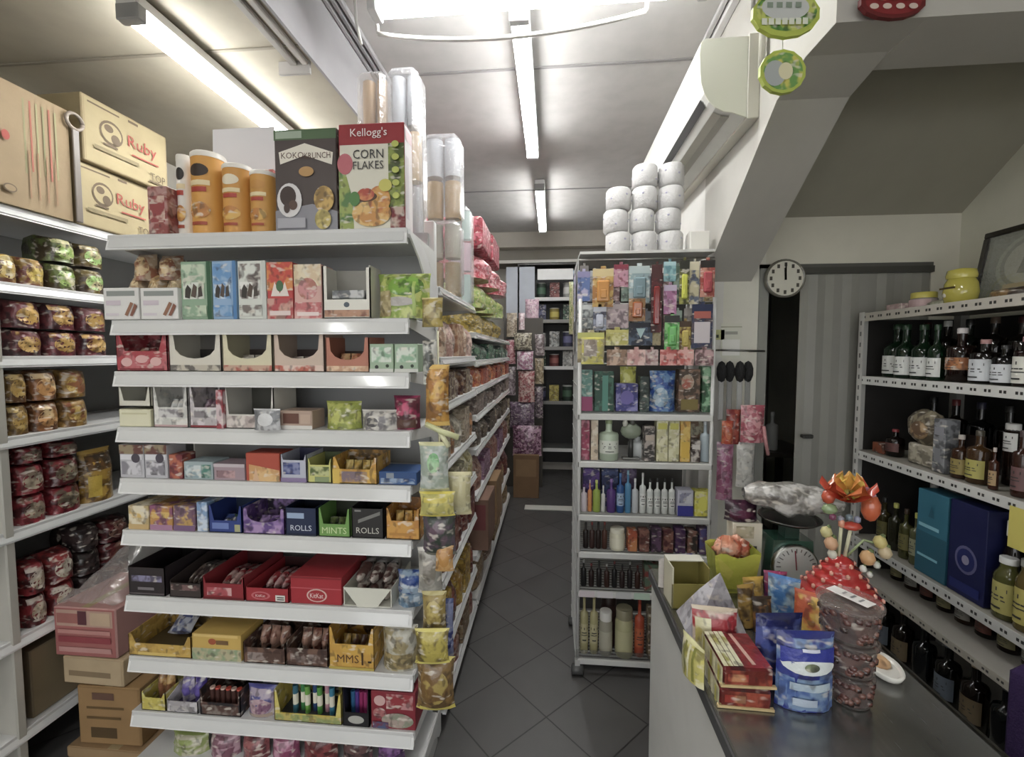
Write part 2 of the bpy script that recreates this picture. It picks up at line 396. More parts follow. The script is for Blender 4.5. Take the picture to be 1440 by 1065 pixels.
def hang_card(w, h, col, c2=None, bub=None, head=None, front=(), t=.0015, bcol='clear'):
    """blister card hanging from its top edge: card with a punched hanger tab and a bulge"""
    m = MB(); poly = [(-w / 2, 0), (w / 2, 0), (w / 2, h), (w * .12, h), (w * .12, h + .012), (-w * .12, h + .012), (-w * .12, h), (-w / 2, h)]
    m.plate(poly, t, col, 'card', c2)
    fn = lambda u, v, e=0: (-w / 2 + w * u, -e, h * v)
    ops = list(front)
    if head: ops = [('r', 0, .8, 1, 1, head)] + ops
    if ops: m.art(fn, ops, 'card', 1, w / h)
    if bub:
        m.box(-w * .3, w * .3, -min(.022, w * .25), 0, h * .12, h * .68, bub, 'gloss', None, .006); m.box(-w * .18, w * .18, -min(.026, w * .3), 0, h * .2, h * .45, bub, 'gloss', None, .006)
    return m
# ================================================================== SETTING
XL, XR, XP, YB, YF, ZC, ZL, XS = -2.36, 1.92, 0.75, 5.85, -2.2, 3.0, 2.72, -0.95
YD = 2.30
struct('floor', MB().box(XL - .1, XR + .1, YF - .1, YB + .1, -.06, 0, '777777', 'floor_tile'))
struct('ceiling', MB().box(XS, XR + .1, YF, YB, ZC, ZC + .1, 'b6b3b0', 'ceilpaint'))
mc = MB().box(XL - .1, XS, YF, YB, ZL, ZC + .1, 'aaa28f', 'ceilpaint')
mc.box(XS, XS + .012, YF, YB, ZL - .02, ZC, '9f9da0', 'wallpaint')
struct('ceiling_left', mc)
struct('wall_left', MB().box(XL - .1, XL, YF, YB, 0, ZL, 'd9d4c8', 'wallpaint'))
mw = MB().box(XL, .95, YB, YB + .1, 0, ZC, 'cfcac0', 'wallpaint')
struct('wall_back', mw)
struct('wall_front', MB().box(XL, XR, YF - .1, YF, 2.35, ZC, 'e4e2de', 'wallpaint').box(XL, -2.1, YF - .1, YF, 0, 2.35, 'e4e2de', 'wallpaint').box(1.7, XR, YF - .1, YF, 0, 2.35, 'e4e2de', 'wallpaint'))  # unseen wall, its wide opening added so daylight fills the shelf fronts
struct('trim_shopfront', MB().box(-2.1, -2.05, YF - .1, YF + .02, 0, 2.35, '8a8a88', 'paint').box(1.65, 1.7, YF - .1, YF + .02, 0, 2.35, '8a8a88', 'paint').box(-2.1, 1.7, YF - .1, YF + .02, 2.30, 2.38, '8a8a88', 'paint'))
struct('floor_pavement', MB().box(XL - 3, XR + 3, YF - 6, YF - .1, -.12, -.02, '8f8c86', 'wallpaint'))
struct('wall_right', MB().box(XR, XR + .1, YF, 4.2, 0, ZC, 'd8d6c4', 'wallpaint'))
# partition that carries the stair: sloped cut over the counter alcove
mp = MB()
Myz = Matrix(((0, 1, 0, 0), (1, 0, 0, 0), (0, 0, 1, 0), (0, 0, 0, 1)))
mp.plate([(1.30, ZC), (1.30, 2.43), (1.44, 2.434), (1.61, 2.40), (2.195, 1.985), (YD, 1.905), (YD, ZC)], .23, 'bcb9b1', 'wallpaint', None, Matrix.Translation((XP, 0, 0)) @ Myz)
mp.box(XP, XP + .1, YD, YB, 0, ZC, 'dedcd6', 'wallpaint')
struct('wall_partition', mp)
struct('trim_beam', MB().box(XP + .23, XR, 1.30, 1.52, 2.43, ZC, 'bcb9b1', 'wallpaint'))
ms = MB(); zs = lambda y: 2.21 + (YD - y) * .75
ms.add([(XP + .23, 1.52, zs(1.52)), (XR, 1.52, zs(1.52)), (XR, YD, zs(YD)), (XP + .23, YD, zs(YD)), (XP + .23, 1.52, zs(1.52) + .12), (XR, 1.52, zs(1.52) + .12), (XR, YD, zs(YD) + .12), (XP + .23, YD, zs(YD) + .12)],
       [(3, 2, 1, 0), (4, 5, 6, 7), (0, 1, 5, 4), (2, 3, 7, 6)], 'a5a190', 'wallpaint')
struct('ceiling_stair', ms)
DX0, DX1, DZ = aty(1073, 500, YD).x, 1.80, 1.965
ma = MB().box(XP + .1, DX0, YD, YD + .1, 0, ZC, 'e2e0d2', 'wallpaint').box(DX0, DX1, YD, YD + .1, DZ, ZC, 'd9d5c4', 'wallpaint').box(DX1, XR, YD, YD + .1, 0, ZC, 'd9d5c4', 'wallpaint')
ma.box(DX0 - .03, DX0 + .012, YD - .012, YD + .1, 0, DZ + .02, '8f9089', 'paint')
ma.box(DX0 - .03, DX1, YD - .012, YD + .05, DZ, DZ + .018, '5a5954', 'paint')
struct('wall_alcove', ma)
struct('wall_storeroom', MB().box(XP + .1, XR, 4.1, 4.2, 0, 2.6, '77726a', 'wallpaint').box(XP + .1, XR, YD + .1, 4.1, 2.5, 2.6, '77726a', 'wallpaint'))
# concertina door drawn most of the way along its track
md = MB(); x0 = aty(1125, 500, YD - .02).x; n = 15; pts = []
for i in range(n + 1): pts.append((x0 + (DX1 - .005 - x0) * i / n, YD + (.001 if i % 2 else -.005) + (.005 if i % 4 == 0 else 0)))
for i in range(n):
    a, b = pts[i], pts[i + 1]
    md.add([(a[0], a[1], .012), (b[0], b[1], .012), (b[0], b[1], DZ - .03), (a[0], a[1], DZ - .03)], [(0, 1, 2, 3)], '94938b' if i % 3 else '9b9a91', 'paint')
do = struct('door_1', md)
link('track', MB().box(DX0 + .012, DX1, YD - .02, YD + .02, DZ - .03, DZ, '45443f', 'paint'), do)
hp = aty(1128, 613, YD - .035)
link('handle', MB().box(hp.x, hp.x + .05, YD - .045, YD - .015, hp.z - .012, hp.z + .006, '3a3936', 'plastic', None, .004), do)
# ceiling joints and surface conduits
t1 = MB().box(XS + .012, XP, 2.32, 2.335, ZC - .006, ZC, '8d8a8a', 'ceilpaint').box(XS + .012, XP, 4.0, 4.012, ZC - .006, ZC, '8d8a8a', 'ceilpaint')
t1.box(XL, XS - .01, 1.66, 1.672, ZL - .005, ZL, '8f8878', 'ceilpaint')
struct('trim_ceiling_joint', t1)
t2 = MB()
for k in range(3): t2.box(XS + .014 + k * .03, XS + .034 + k * .03, YF, YB, ZC - .022, ZC - .001, 'a5a3a5' if k != 1 else '918f92', 'paint', None, .004)
t2.box(XS - .05, XS - .025, YF, 1.75, ZL - .02, ZL, 'bdb9b3', 'paint', None, .004).box(XS - .10, XS - .07, YF, 1.75, ZL - .02, ZL, 'aeaaa4', 'paint', None, .004)
t2.box(XS - .15, XS - .02, 1.75, 1.762, ZL - .05, ZL, 'b3afab', 'paint')
struct('trim_conduit_left', t2)
t3 = MB().box(XP - .035, XP - .001, YF + 1.5, YB, ZC - .03, ZC - .001, 'd2d0d0', 'paint', None, .004).box(XP - .065, XP - .042, YF + 1.5, YB, ZC - .018, ZC - .001, 'bebcbc', 'paint', None, .004)
struct('trim_conduit_right', t3)
struct('trim_back_beam', MB().box(XS, XP, 5.35, YB, 2.82, ZC, 'b9b2a6', 'wallpaint').box(XS, XP, 5.5, YB, 2.66, 2.82, '8b857b', 'wallpaint').box(XS, XP, 5.46, 5.5, 2.655, 2.69, 'd8d4cc', 'paint'))
struct('trim_threshold', MB().box(aty(738, 715, 4.36).x, XP - .02, 4.28, 4.40, 0, .012, 'd5d3ca', 'paint', None, .004))
# ================================================================== LAMPS
def tube_light(label, loc, rz=0, L=1.2, batten=True):
    b = MB().box(-.04, .04, -L / 2 - .03, L / 2 + .03, .02, .06, 'd5d5d5', 'paint', None, .006)
    ends = [MB().box(-.04, .04, s * (L / 2 + .012) - .018, s * (L / 2 + .012) + .018, -.022, .03, '8f8f8f' if s < 0 else 'c9c9c9', 'plastic', None, .004) for s in (-1, 1)]
    g = [MB().tube([(x, -L / 2, 0), (x, L / 2, 0)], .0145, 12, 'ffffff', 'tube') for x in (-.021, .021)]
    o = T('ceiling_tube_light', label, 'lamp', [('batten', b)] + [('tube', q) for q in g] + [('end_cap', e) for e in ends], loc, rz, 'fluorescent tube lights'); o['kind'] = 'thing'; return o
def on_ceiling(o, z, zc):   # short stems up to the ceiling
    for y in (-.35, .35):
        link('stem', MB().box(-.01, .01, y - .01, y + .01, .06, zc - z, 'cccccc', 'paint'), o)
L1 = tube_light('long bright tube light over the aisle, ahead of the small one', (-.135, 2.42, 2.87)); on_ceiling(L1, 2.87, ZC)
L2 = tube_light('shorter looking tube light over the aisle, deeper in the shop', (-.105, 4.22, 2.87)); on_ceiling(L2, 2.87, ZC)
L3 = tube_light('slanting tube light above the stacked brown cartons', (-1.365, 1.99, 2.645)); on_ceiling(L3, 2.645, ZL)
L4 = tube_light('crosswise tube light with a drooping cable at the top edge', (-.07, 1.715, 2.862), PI / 2); on_ceiling(L4, 2.862, ZC)
L5 = tube_light('added unseen fill tube light over the shop entrance', (-.1, -.6, 2.87)); on_ceiling(L5, 2.87, ZC)  # out of view behind the camera, added as fill light
L6 = tube_light('added unseen fill tube light over the wall shelves by the entrance', (-1.5, -.5, 2.645)); on_ceiling(L6, 2.645, ZL)  # second unseen lamp, added behind the camera to brighten the room
pts = []
for i in range(15):
    t = i / 14; pts.append((-.70 + 1.05 * t, 1.79, 2.83 + .02 * t - .055 * S_(PI * t) ** .8 - .0 * t))
cb = MB().tube(pts, .009, 8, 'd8d5cf', 'plastic').tube([(-.70, 1.79, 2.83), (-.72, 1.79, 2.99)], .008, 8, 'd8d5cf', 'plastic').tube([(.35, 1.79, 2.85), (.36, 1.79, 2.99)], .008, 8, 'd8d5cf', 'plastic')
T('lamp_cable', 'white cable drooping below the crosswise tube light', 'cable', cb)
T('cord_stub', 'short loose white cord dangling beside the crosswise tube light', 'cable', MB().tube([(-.775, 1.74, 2.99), (-.77, 1.74, 2.85), (-.75, 1.74, 2.76)], .006, 6, 'dedcd6', 'plastic'))
# ================================================================== AIR CONDITIONER
ay0, ay1 = 1.745, 2.95; ax0, az0, az1 = .535, 2.41, 2.70
def acp(k=1.0):
    p = [(XP - .002, az1), (ax0 + .02, az1), (ax0 + .004, az1 - .012), (ax0, az1 - .05), (ax0 + .004, az1 - .12)]
    for i in range(1, 7): a = PI / 2 * i / 6; p.append((ax0 + .004 + .115 * (1 - C_(a)), az1 - .12 - .145 * S_(a)))
    return p + [(XP - .03, az0 + .005), (XP - .002, az0)]
ab = MB(); ab.plate(acp(), ay1 - ay0, 'd9d9d2', 'paint', None, Matrix.Translation((0, ay0, 0)))
ae = MB(); ae.plate([(XP - .045 if x > XP - .04 else x, z) for x, z in acp()], .006, 'dfe0cf', 'plastic', None, Matrix.Translation((0, ay0 - .006, 0)))
al = MB()
P = acp(); q = P[6], P[7]
al.add([(q[0][0] - .002, ay0 + .03, q[0][1] - .004), (q[1][0] - .002, ay0 + .03, q[1][1] - .004), (q[1][0] - .002, ay1 - .03, q[1][1] - .004), (q[0][0] - .002, ay1 - .03, q[0][1] - .004)], [(0, 1, 2, 3)], '1c1b1a', 'plastic')
av = MB(); 
for i, (a, c) in enumerate(((8, 'a9a597'), (9, '9b978a'))):
    q = P[a], P[a + 1]
    av.add([(q[0][0], ay0 + .02, q[0][1] - .003), (q[1][0], ay0 + .02, q[1][1] - .003), (q[1][0], ay1 - .02, q[1][1] - .003), (q[0][0], ay1 - .02, q[0][1] - .003)], [(0, 1, 2, 3)], c, 'plastic')
aw = MB().box(XP - .044, XP, ay0 - .008, ay1, az0, az1 + .01, 'cfccbe', 'plastic', None, .003)
T('air_conditioner', 'long white air conditioner on the wall beside the stair slope', 'air conditioner', [('body', ab), ('end_cap', ae), ('louvre', al), ('air_vent', av), ('wall_plate', aw)])
pc = MB().tube([(XP - .02, ay0 - .06, 2.99), (XP - .02, ay0 - .06, 2.52)], .012, 8, 'c9c6b8', 'plastic').tube([(XP - .05, ay0 - .05, 2.99), (XP - .05, ay0 - .05, 2.72)], .008, 8, '8d8a80', 'plastic')
T('pipe_cover', 'pale pipe duct running up the wall behind the air conditioner', 'pipe', pc)
# hanging paper signs
def sign(name, label, pxl, pxr, pyt, pyb, Y, col, ops, rx=0):
    a, b = aty(pxl, pyb, Y), aty(pxr, pyt, Y); w, h = b.x - a.x, b.z - a.z; m = MB()
    K = 28; poly = []
    for i in range(K): t = 2 * PI * i / K; r = 1 + .03 * (i % 2); poly.append((w / 2 * C_(t) * r, h / 2 + h / 2 * S_(t) * r))
    m.plate(poly, .012, col, 'card', None); m.art(lambda u, v, e=0: (-w / 2 + w * u, -e, h * v), ops, 'card', 1, w / h)
    s = MB().tube([(0, .006, h * .95), (0, .006, ZC - a.z - .003)], .0012, 5, 'dddddd', 'plastic')
    T(name, label, 'sign', [('board', m), ('string', s)], ((a.x + b.x) / 2, Y, a.z), 0.1)
wd = lambda c, vs=(.62, .45, .3): [('r', .2 + .14 * k, v - .06, .29 + .14 * k, v + .06, c) for v in vs for k in range(4)]
sign('promotion_sign', 'big green and white paper sign hanging beside the air conditioner', 1056, 1157, -18, 54, 1.27, 'b9c83a', [('e', .5, .54, .46, .43, '5f9a3c', 'cfd65a'), ('e', .48, .62, .36, .28, 'cfd2cf')] + wd('8d9d8b', (.66,)) + [('r', .12 + .1 * k, .22, .2 + .1 * k, .36, 'e6ead8') for k in range(7)])
sign('promotion_sign', 'small round green and yellow paper sign below the big green one', 1067, 1136, 68, 132, 1.30, 'b4c43c', [('e', .5, .5, .44, .44, '6aa04a', 'd9cf4a'), ('e', .32, .45, .24, .3, 'aeb4b4'), ('e', .55, .5, .16, .2, 'e0d9b0')])
sign('promotion_sign', 'dark red oval paper sign on the white beam', 1207, 1307, -24, 28, 1.275, '6d1418', [('e', .5, .5, .44, .4, '8a1a20')] + [('e', .2 + .2 * k, .35, .07, .09, 'd8c2b4') for k in range(4)] + [('e', .3 + .2 * k, .6, .07, .09, 'c9a99a') for k in range(3)])
# ================================================================== CANDY END SHELVES
Y0 = 1.34; EX0, EX1 = -1.455, -.445; YP = 1.64
SH = [1.937, 1.66, 1.49, 1.303, 1.128, .95, .718, .502, .304]
def shelf_mb(x0, x1, y0, y1, z, lip=.05, col='d3d3d2'):
    m = MB().box(x0, x1, y0 + .004, y1, z - .022, z, col, 'paint', None, .002)
    m.add([(x0, y0 - .004, z - lip), (x1, y0 - .004, z - lip), (x1, y0 + .008, z), (x0, y0 + .008, z), (x0, y0 + .012, z - lip), (x1, y0 + .012, z - lip)], [(0, 1, 2, 3), (0, 4, 5, 1), (5, 4, 3, 2), (0, 3, 4), (1, 5, 2)], 'ebebea', 'paint')
    return m
def rail_mb(x0, x1, y0, z, lip=.05):
    return MB().add([(x0 + .01, y0 - .0062, z - lip + .007), (x1 - .01, y0 - .0062, z - lip + .007), (x1 - .01, y0 + .0035, z - .012), (x0 + .01, y0 + .0035, z - .012)], [(0, 1, 2, 3)], 'd6d7d6', 'gloss')
def bracket_mb(x, y0, y1, z, col='d6d6d4'):
    return MB().plate([(y0, z - .02), (y0, z - .03), (y1 - .08, z - .06), (y1, z - .11), (y1, z - .005), (y0, z - .005)], .0025, col, 'paint', None, Matrix.Translation((x, 0, 0)) @ Myz)
parts = [('back_panel', MB().box(EX0 + .02, EX1 - .02, YP, YP + .02, .1, 2.0, 'a9aaab', 'paint')),
         ('base', MB().box(EX0, EX1, Y0 + .0, YP, .0, .1, 'bdbdbb', 'paint', None, .004))]
for x in (EX0 + .015, EX1 - .02): parts.append(('post', MB().box(x - .02, x + .02, YP + .02, YP + .055, 0, 2.05, 'dcdcda', 'paint', None, .003)))
for z in SH + [.125]:
    sub = [('price_rail', rail_mb(EX0, EX1, Y0, z))]
    for x in (EX0 - .003, EX1): sub.append(('bracket', bracket_mb(x, Y0 + .01, YP + .02, z)))
    parts.append(('shelf', shelf_mb(EX0, EX1, Y0, YP, z), sub))
# the tall curved arm carrying the top shelf at the aisle end
arm = [(Y0, 1.915), (Y0 + .1, 1.86), (Y0 + .2, 1.78), (YP, 1.64), (YP + .03, 1.64), (YP + .03, 1.80), (Y0 + .15, 1.905), (Y0, 1.93)]
parts.append(('arm', MB().plate(arm, .006, 'dedede', 'paint', None, Matrix.Translation((EX1 + .004, 0, 0)) @ Myz)))
T('end_shelf_unit', 'white steel end shelf unit of nine candy shelves facing the camera', 'shelving', parts)

def E(s, xl, xr, yt, fn, name, label, cat, dy=.012, d=.12, z=None, rz=0.0, group=None, tilt=0.0, z_off=0.0):
    """stand a thing on end shelf s where it shows between pixel columns xl, xr with its top at row yt"""
    zs = (SH[s - 1] if s < 10 else .125) if z is None else z
    Y = Y0 + dy; ym = (yt + (335, 457, 533, 615, 690, 760, 860, 950, 1030, 1075)[s - 1]) / 2; a, b = aty(xl, ym, Y), aty(xr, ym, Y); w = b.x - a.x - .004; h = max(.02, aty((xl + xr) / 2, yt, Y).z - zs - z_off)
    sh = fn(w, d, h)
    return T(name, label, cat, sh, ((a.x + b.x) / 2, Y + d / 2, zs + .0006 + z_off), rz, group, tilt)
def stripes(c, n=3, v0=.15, v1=.4, u0=.15, u1=.85): return [('r', u0, v0 + (v1 - v0) * k / n, u1 - .1 * (k % 2), v0 + (v1 - v0) * (k + .45) / n, c) for k in range(n)]
# ---- top shelf
E(1, 207, 236, 262, lambda w, d, h: pack(w, d, h, 'b98a84', '8f3a36', [('r', .12, .25, .88, .8, '9a3f40', 'd8b8a8')]), 'biscuit_pack', 'small dusty red biscuit pack at the carton end of the top shelf', 'packet', d=.08)
def chip_can(col, band, top): 
    def f(w, d, h):
        r = min(w, d) / 2; m = can(r, h, col, 'e9e4da', None, None)
        a = PI * .4; g = lambda u, v, e=0: ((r + .0006 + e) * S_(-a + 2 * a * u), -(r + .0006 + e) * C_(-a + 2 * a * u), h * v)
        m.art(g, [('e', .5, .76, .26, .075, top), ('r', .22, .58, .78, .64, 'e6d2a0'), ('r', .3, .5, .7, .56, 'b0341f'), ('e', .5, .28, .28, .1, 'c07a24', 'e2b246'), ('r', .3, .1, .7, .14, 'a8401c')], 'card', 4, 1)
        return m
    return f
E(1, 238, 257, 213, chip_can('e6e2da', '4a4440', '2b2724'), 'crisps_can', 'white and black crisps can beside the tallest yellow can', 'can', d=.075, dy=.03)
E(1, 256, 301, 210, chip_can('d9992a', 'b3701a', '3a2a20'), 'crisps_can', 'tallest yellow crisps can with a white lid on the top shelf', 'can', d=.1)
E(1, 302, 343, 228, chip_can('d2922a', 'a9661b', 'e9dcc0'), 'crisps_can', 'middle yellow crisps can standing before the white board', 'can', d=.09)
E(1, 343, 379, 238, chip_can('cf9430', 'a8701f', 'c98c2c'), 'crisps_can', 'shortest yellow crisps can beside the chocolate cereal bag', 'can', d=.08)
E(1, 296, 388, 180, lambda w, d, h: MB().plate([(-w / 2, 0), (w / 2, 0), (w / 2, h), (-w / 2 + .012, h)], .004, 'e2dfe2', 'card'), 'white_board', 'plain white board leaning behind the yellow crisps cans', 'board', dy=.15, d=.004)
E(1, 371, 386, 238, lambda w, d, h: pack(w, d, h, 'd9cfc2', 'b0453c', [('r', .1, .55, .9, .95, 'c23a34'), ('e', .5, .4, .3, .2, 'e0b83a')]), 'snack_box', 'slim white and red snack box tucked beside the chocolate cereal', 'box', d=.04, dy=.10)
def choc_cereal(w, d, h):
    m = pack(w, d, h, '4b3f3c', None, ch=.003, side=[('r', 0, 0, 1, 1, '41352f', '6d6258')])
    m.art(face_front(w, d, h), [('r', 0, .9, 1, 1, '4f6a45'), ('r', .03, .915, .45, .985, '9fb09a'), ('p', [(0, 0), (1, 0), (1, .18), (.6, .26), (0, .2)], '8b8a92'), ('p', [(.1, .66), (.5, .74), (.93, .64), (.95, .76), (.5, .86), (.08, .78)], 'e9e2d2'),
        ('t', 'KOKO', .3, .745, .06, '5a3a2a', .36), ('t', 'KRUNCH', .7, .735, .06, '5a3a2a', .42), ('e', .52, .58, .12, .05, 'b98d4a'),
        ('e', .24, .3, .2, .17, 'd9d6d6'), ('e', .22, .34, .13, .1, '3c2a24'), ('e', .3, .25, .07, .05, '5a4034'), ('e', .2, .22, .05, .05, '43302a'), ('e', .8, .3, .16, .13, 'c9a24a', '8a6a2a'), ('e', .78, .1, .13, .1, 'c8b45a', '9a8a40'), ('r', .05, .02, .5, .12, 'a9a8b0')], 'card', 1, w / h)
    return m
E(1, 386, 475, 182, choc_cereal, 'cereal_box', 'dark brown chocolate cereal box beside the corn flakes', 'cereal', d=.07)
def corn(w, d, h):
    m = MB(); m.box(-w / 2, w / 2, -d / 2, d / 2, 0, h, '9a1c26', 'card', None, .003)
    m.art(face_front(w, d, h), [('r', .02, 0, .98, .8, 'dcd8c6'), ('p', [(0, 0), (.22, 0), (.2, .3), (.08, .6), (0, .7)], '4f7a3a', '9aa84a'), ('e', .1, .62, .12, .1, 'c0606a'), ('r', .76, .18, 1, .8, '4d5d1f', '8a9a34'), ('r', .78, 0, 1, .2, '7a1820', 'c9b0a0'),
        ('t', "Kellogg's", .47, .9, .1, 'f1e6e2', .62), ('t', 'CORN', .46, .705, .085, '2c2a2c', .46), ('t', 'FLAKES', .46, .6, .075, '34302f', .46),
        ('e', .5, .14, .3, .125, 'c98a34', 'e0b868'), ('e', .62, .27, .17, .13, 'd39a3a', 'c06a2a'), ('e', .4, .3, .19, .05, '5a3a22'), ('e', .42, .32, .13, .06, 'b4452c', 'd98a4a'), ('e', .25, .28, .08, .07, '4a8038'), ('e', .72, .4, .1, .06, 'c9c24a')]
        + [('e', .88, .3 + .12 * k, .055, .03, 'b9c24a') for k in range(5)], 'card', 1, w / h)
    m.art(face_side(w, d, h), [('r', .03, 0, .97, .98, 'e3dcdc'), ('r', .15, .1, .5, .7, 'd2c8cc'), ('r', .1, .85, .9, .95, 'd9b8bc')], 'card', 1, d / h)
    return m
E(1, 476, 570, 173, corn, 'cereal_box', 'red and white corn flakes box at the aisle end of the top shelf', 'cereal', d=.075)
# ---- second shelf
for k, (a, b) in enumerate(((145, 196), (197, 251))):
    E(2, a, b, 405, lambda w, d, h: pack(w, d, h, 'e0dedb', None, [('r', .1, .74, .9, .9, '8f9490'), ('r', .08, .45, .5, .6, 'cfc2cc'), ('p', [(.6, .15), (.68, .1), (.86, .5), (.78, .55)], '9a6a4e'), ('p', [(.75, .12), (.83, .1), (.97, .42), (.9, .5)], '8a5440'), ('r', .08, .12, .45, .2, 'd6cdd4')]), 'biscuit_box', ('white biscuit box at the carton end of the second candy shelf', 'white biscuit box beside the green box on the second candy shelf')[k], 'box', dy=-.004, d=.05)
for k, (a, b, yt, zo, c) in enumerate(((172, 196, 384, 0, 'a9855c'), (197, 222, 384, 0, 'b8945e'), (224, 252, 384, 0, 'b39a6a'), (180, 208, 354, .145, '9a5a3c'), (213, 246, 356, .16, '8a5236'))):
    if zo: E(2, a, b, yt, lambda w, d, h: pouch(w, d, h, 'b9a184', c, [('e', .55, .5, .36, .36, c, 'e0c48e')], None, 'foil', .9, k), 'cake_pack', ('reddish cake packet on top of the stack at the carton end', 'brown cake packet on top of the stack beside the green box')[k - 3], 'packet', d=.09, dy=.07, z_off=.14, group=None)
    else: E(2, a, b, yt, lambda w, d, h: pouch(w, d, h, 'b39a78', c, [('e', .5, .5, .38, .36, c, 'e6d2a4')], None, 'foil', .9, k), 'cake_pack', ('tan cake packet behind the white biscuit boxes, %s from the cartons' % ORD[k]), 'packet', d=.09, dy=.07)
def sachet_box(body, spine, panel, c2): return lambda w, d, h: pack(w, d, h, body, None, [('r', .86, 0, 1, 1, spine), ('r', .05, .62, .82, .95, body, c2), ('r', .08, .35, .78, .64, panel, c2), ('p', [(.14, .38), (.3, .36), (.36, .52), (.24, .6), (.16, .52)], '3a3430'), ('p', [(.34, .4), (.5, .37), (.55, .56), (.44, .62)], '5a4a40'), ('p', [(.58, .38), (.74, .4), (.7, .58), (.6, .54)], '4a423c'), ('r', .05, .05, .85, .24, body, c2)])
E(2, 254, 298, 368, sachet_box('8fae90', '2c5a3c', 'dfe3da', 'c8d6bc'), 'drink_sachet_box', 'green drink sachet box on the second candy shelf', 'box', d=.08)
E(2, 298, 333, 367, sachet_box('8fb2d6', '4d84bc', 'cfe0ef', '5f96cc'), 'drink_sachet_box', 'light blue drink sachet box beside the green one', 'box', d=.08)
E(2, 334, 375, 367, sachet_box('d9dcd4', 'c8ccc6', 'e9e9e4', '6a5a56'), 'drink_sachet_box', 'white drink sachet box with dark figures beside the light blue one', 'box', d=.08)
E(2, 375, 413, 369, lambda w, d, h: pack(w, d, h, 'c23a38', None, [('p', [(0, .5), (1, .5), (1, 1), (0, 1)], 'c9402f', 'd98a3a'), ('p', [(.15, .4), (.85, .4), (.7, .65), (.5, .45), (.3, .65)], 'e6d8d0'), ('e', .5, .58, .14, .1, '3f6a42'), ('r', 0, 0, 1, .36, 'b9484c', 'd0a090'), ('r', .1, .06, .9, .14, 'e4d0cc')]), 'drink_sachet_box', 'red drink sachet box with a green badge', 'box', d=.08)
E(2, 413, 453, 372, lambda w, d, h: pack(w, d, h, 'd8a9a0', None, [('r', 0, .6, 1, 1, 'd9c09a', 'e6d8b8'), ('e', .5, .55, .36, .2, 'cf8a8a', 'b0705c'), ('r', 0, 0, 1, .3, 'c76a6c', 'e0b0aa'), ('r', .1, .05, .9, .12, 'ecd8d4')]), 'drink_sachet_box', 'pink and cream drink sachet box beside the window carton', 'box', d=.08)
def window_carton(w, d, h):
    m = tray(w, d, h, h * .28, 'dcd9cf', '55524c', (h, .0), None, (), .004)
    m = MB(); t = .0135
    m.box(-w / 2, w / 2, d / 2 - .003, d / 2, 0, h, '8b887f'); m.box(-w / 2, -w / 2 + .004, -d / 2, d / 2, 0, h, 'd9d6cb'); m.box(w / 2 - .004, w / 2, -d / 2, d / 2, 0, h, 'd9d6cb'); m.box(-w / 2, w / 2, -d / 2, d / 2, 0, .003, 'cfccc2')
    for x0, x1, z0, z1 in ((-w / 2, -w / 2 + t, 0, h), (w / 2 - t, w / 2, 0, h * .96), (-w / 2 + t, w / 2 - t, 0, h * .36)): m.box(x0, x1, -d / 2, -d / 2 + .003, z0, z1, 'e2dfd4', 'card', None)
    m.art(face_front(w, d, h), [('r', .03, .03, .97, .16, 'b98a6c', '7a4a3a'), ('e', .5, .26, .06, .05, '55606a')], 'card', 1, w / h)
    return m
wc = E(2, 453, 522, 374, window_carton, 'window_carton', 'white display carton with an open window on the second candy shelf', 'carton', d=.09)
wcl = wc.location; 
for k in range(3): T('tea_packet', 'dark and silver packet stacked in the white window carton, ' + ('lowest', 'middle', 'topmost')[k], 'packet', pack(.105, .07, .026, ('5a6a62', 'b4b8b4', '6a6e72')[k], ('cfd2cc', '3f4a44', 'd0d0d0')[k]), (wcl.x, wcl.y - .001, wcl.z + .0042 + .0545 + k * .0275 - .05), 0, 'packets in the window carton')
E(2, 524, 602, 382, lambda w, d, h: pouch(w, d, h, '8aa63a', 'c6cf6a', [('e', .58, .7, .34, .22, '7fae34', '4f7a24'), ('e', .45, .36, .32, .1, 'b9b4ae'), ('r', .04, .04, .3, .6, 'b8a878', '8a7a4a'), ('r', .72, .05, .78, .8, 'a8c050')], None, 'foil', .8, 3), 'snack_bag', 'bright green snack bag at the aisle end of the second candy shelf', 'bag', d=.09)
E(2, 590, 622, 418, lambda w, d, h: pouch(w, d, h, 'b9a24a', '8a7a3a', [('r', .1, .3, .9, .75, 'c9bc84', 'a08a4a')], 'b0a060', 'foil', .3, 8), 'hanging_bag', 'small yellow and tan bag on the corner beside the green bag', 'bag', d=.035, dy=-.02, z=1.63)
# ---- third shelf: cut-out display cartons
def fill(n, w, h, d, col, c2, label, o, z=.004, name='sweet_packet', cat='packet', lean=.25, dw=.9, dd=0.0, y0=None):
    """n packets leaning in a display carton o"""
    for k in range(n):
        T(name, label, cat, fill_mesh(w * dw / n * .92, d, h, col, c2, k % 2), (o.location.x - w * dw / 2 + w * dw * (k + .5) / n, o.location.y + (y0 or 0) + dd * k, o.location.z + z), 0, label, -lean * .0)
_FM = {}
def fill_mesh(w, d, h, col, c2, k):
    key = (round(w, 3), round(d, 3), round(h, 3), col, c2, k)
    if key not in _FM: _FM[key] = pouch(w, d, h, col, c2, [('r', .15, .3, .85, .6, c2)], None, 'foil', .6, k, 4, 5).mesh('packet')
    return _FM[key]
o = E(3, 163, 236, 468, lambda w, d, h: tray(w, d, h, h * .52, 'b03a44', '6a2a2a', (h * .98, .02), 'c86a70', [('e', .2, .45, .11, .22, 'e0b0ac'), ('e', .5, .6, .12, .2, 'dca8a6'), ('e', .78, .48, .11, .22, 'e0b0ac'), ('r', .06, .06, .94, .14, '8a2430')]), 'display_carton', 'red display carton with three pale dots at the carton end of the third shelf', 'carton', d=.12)
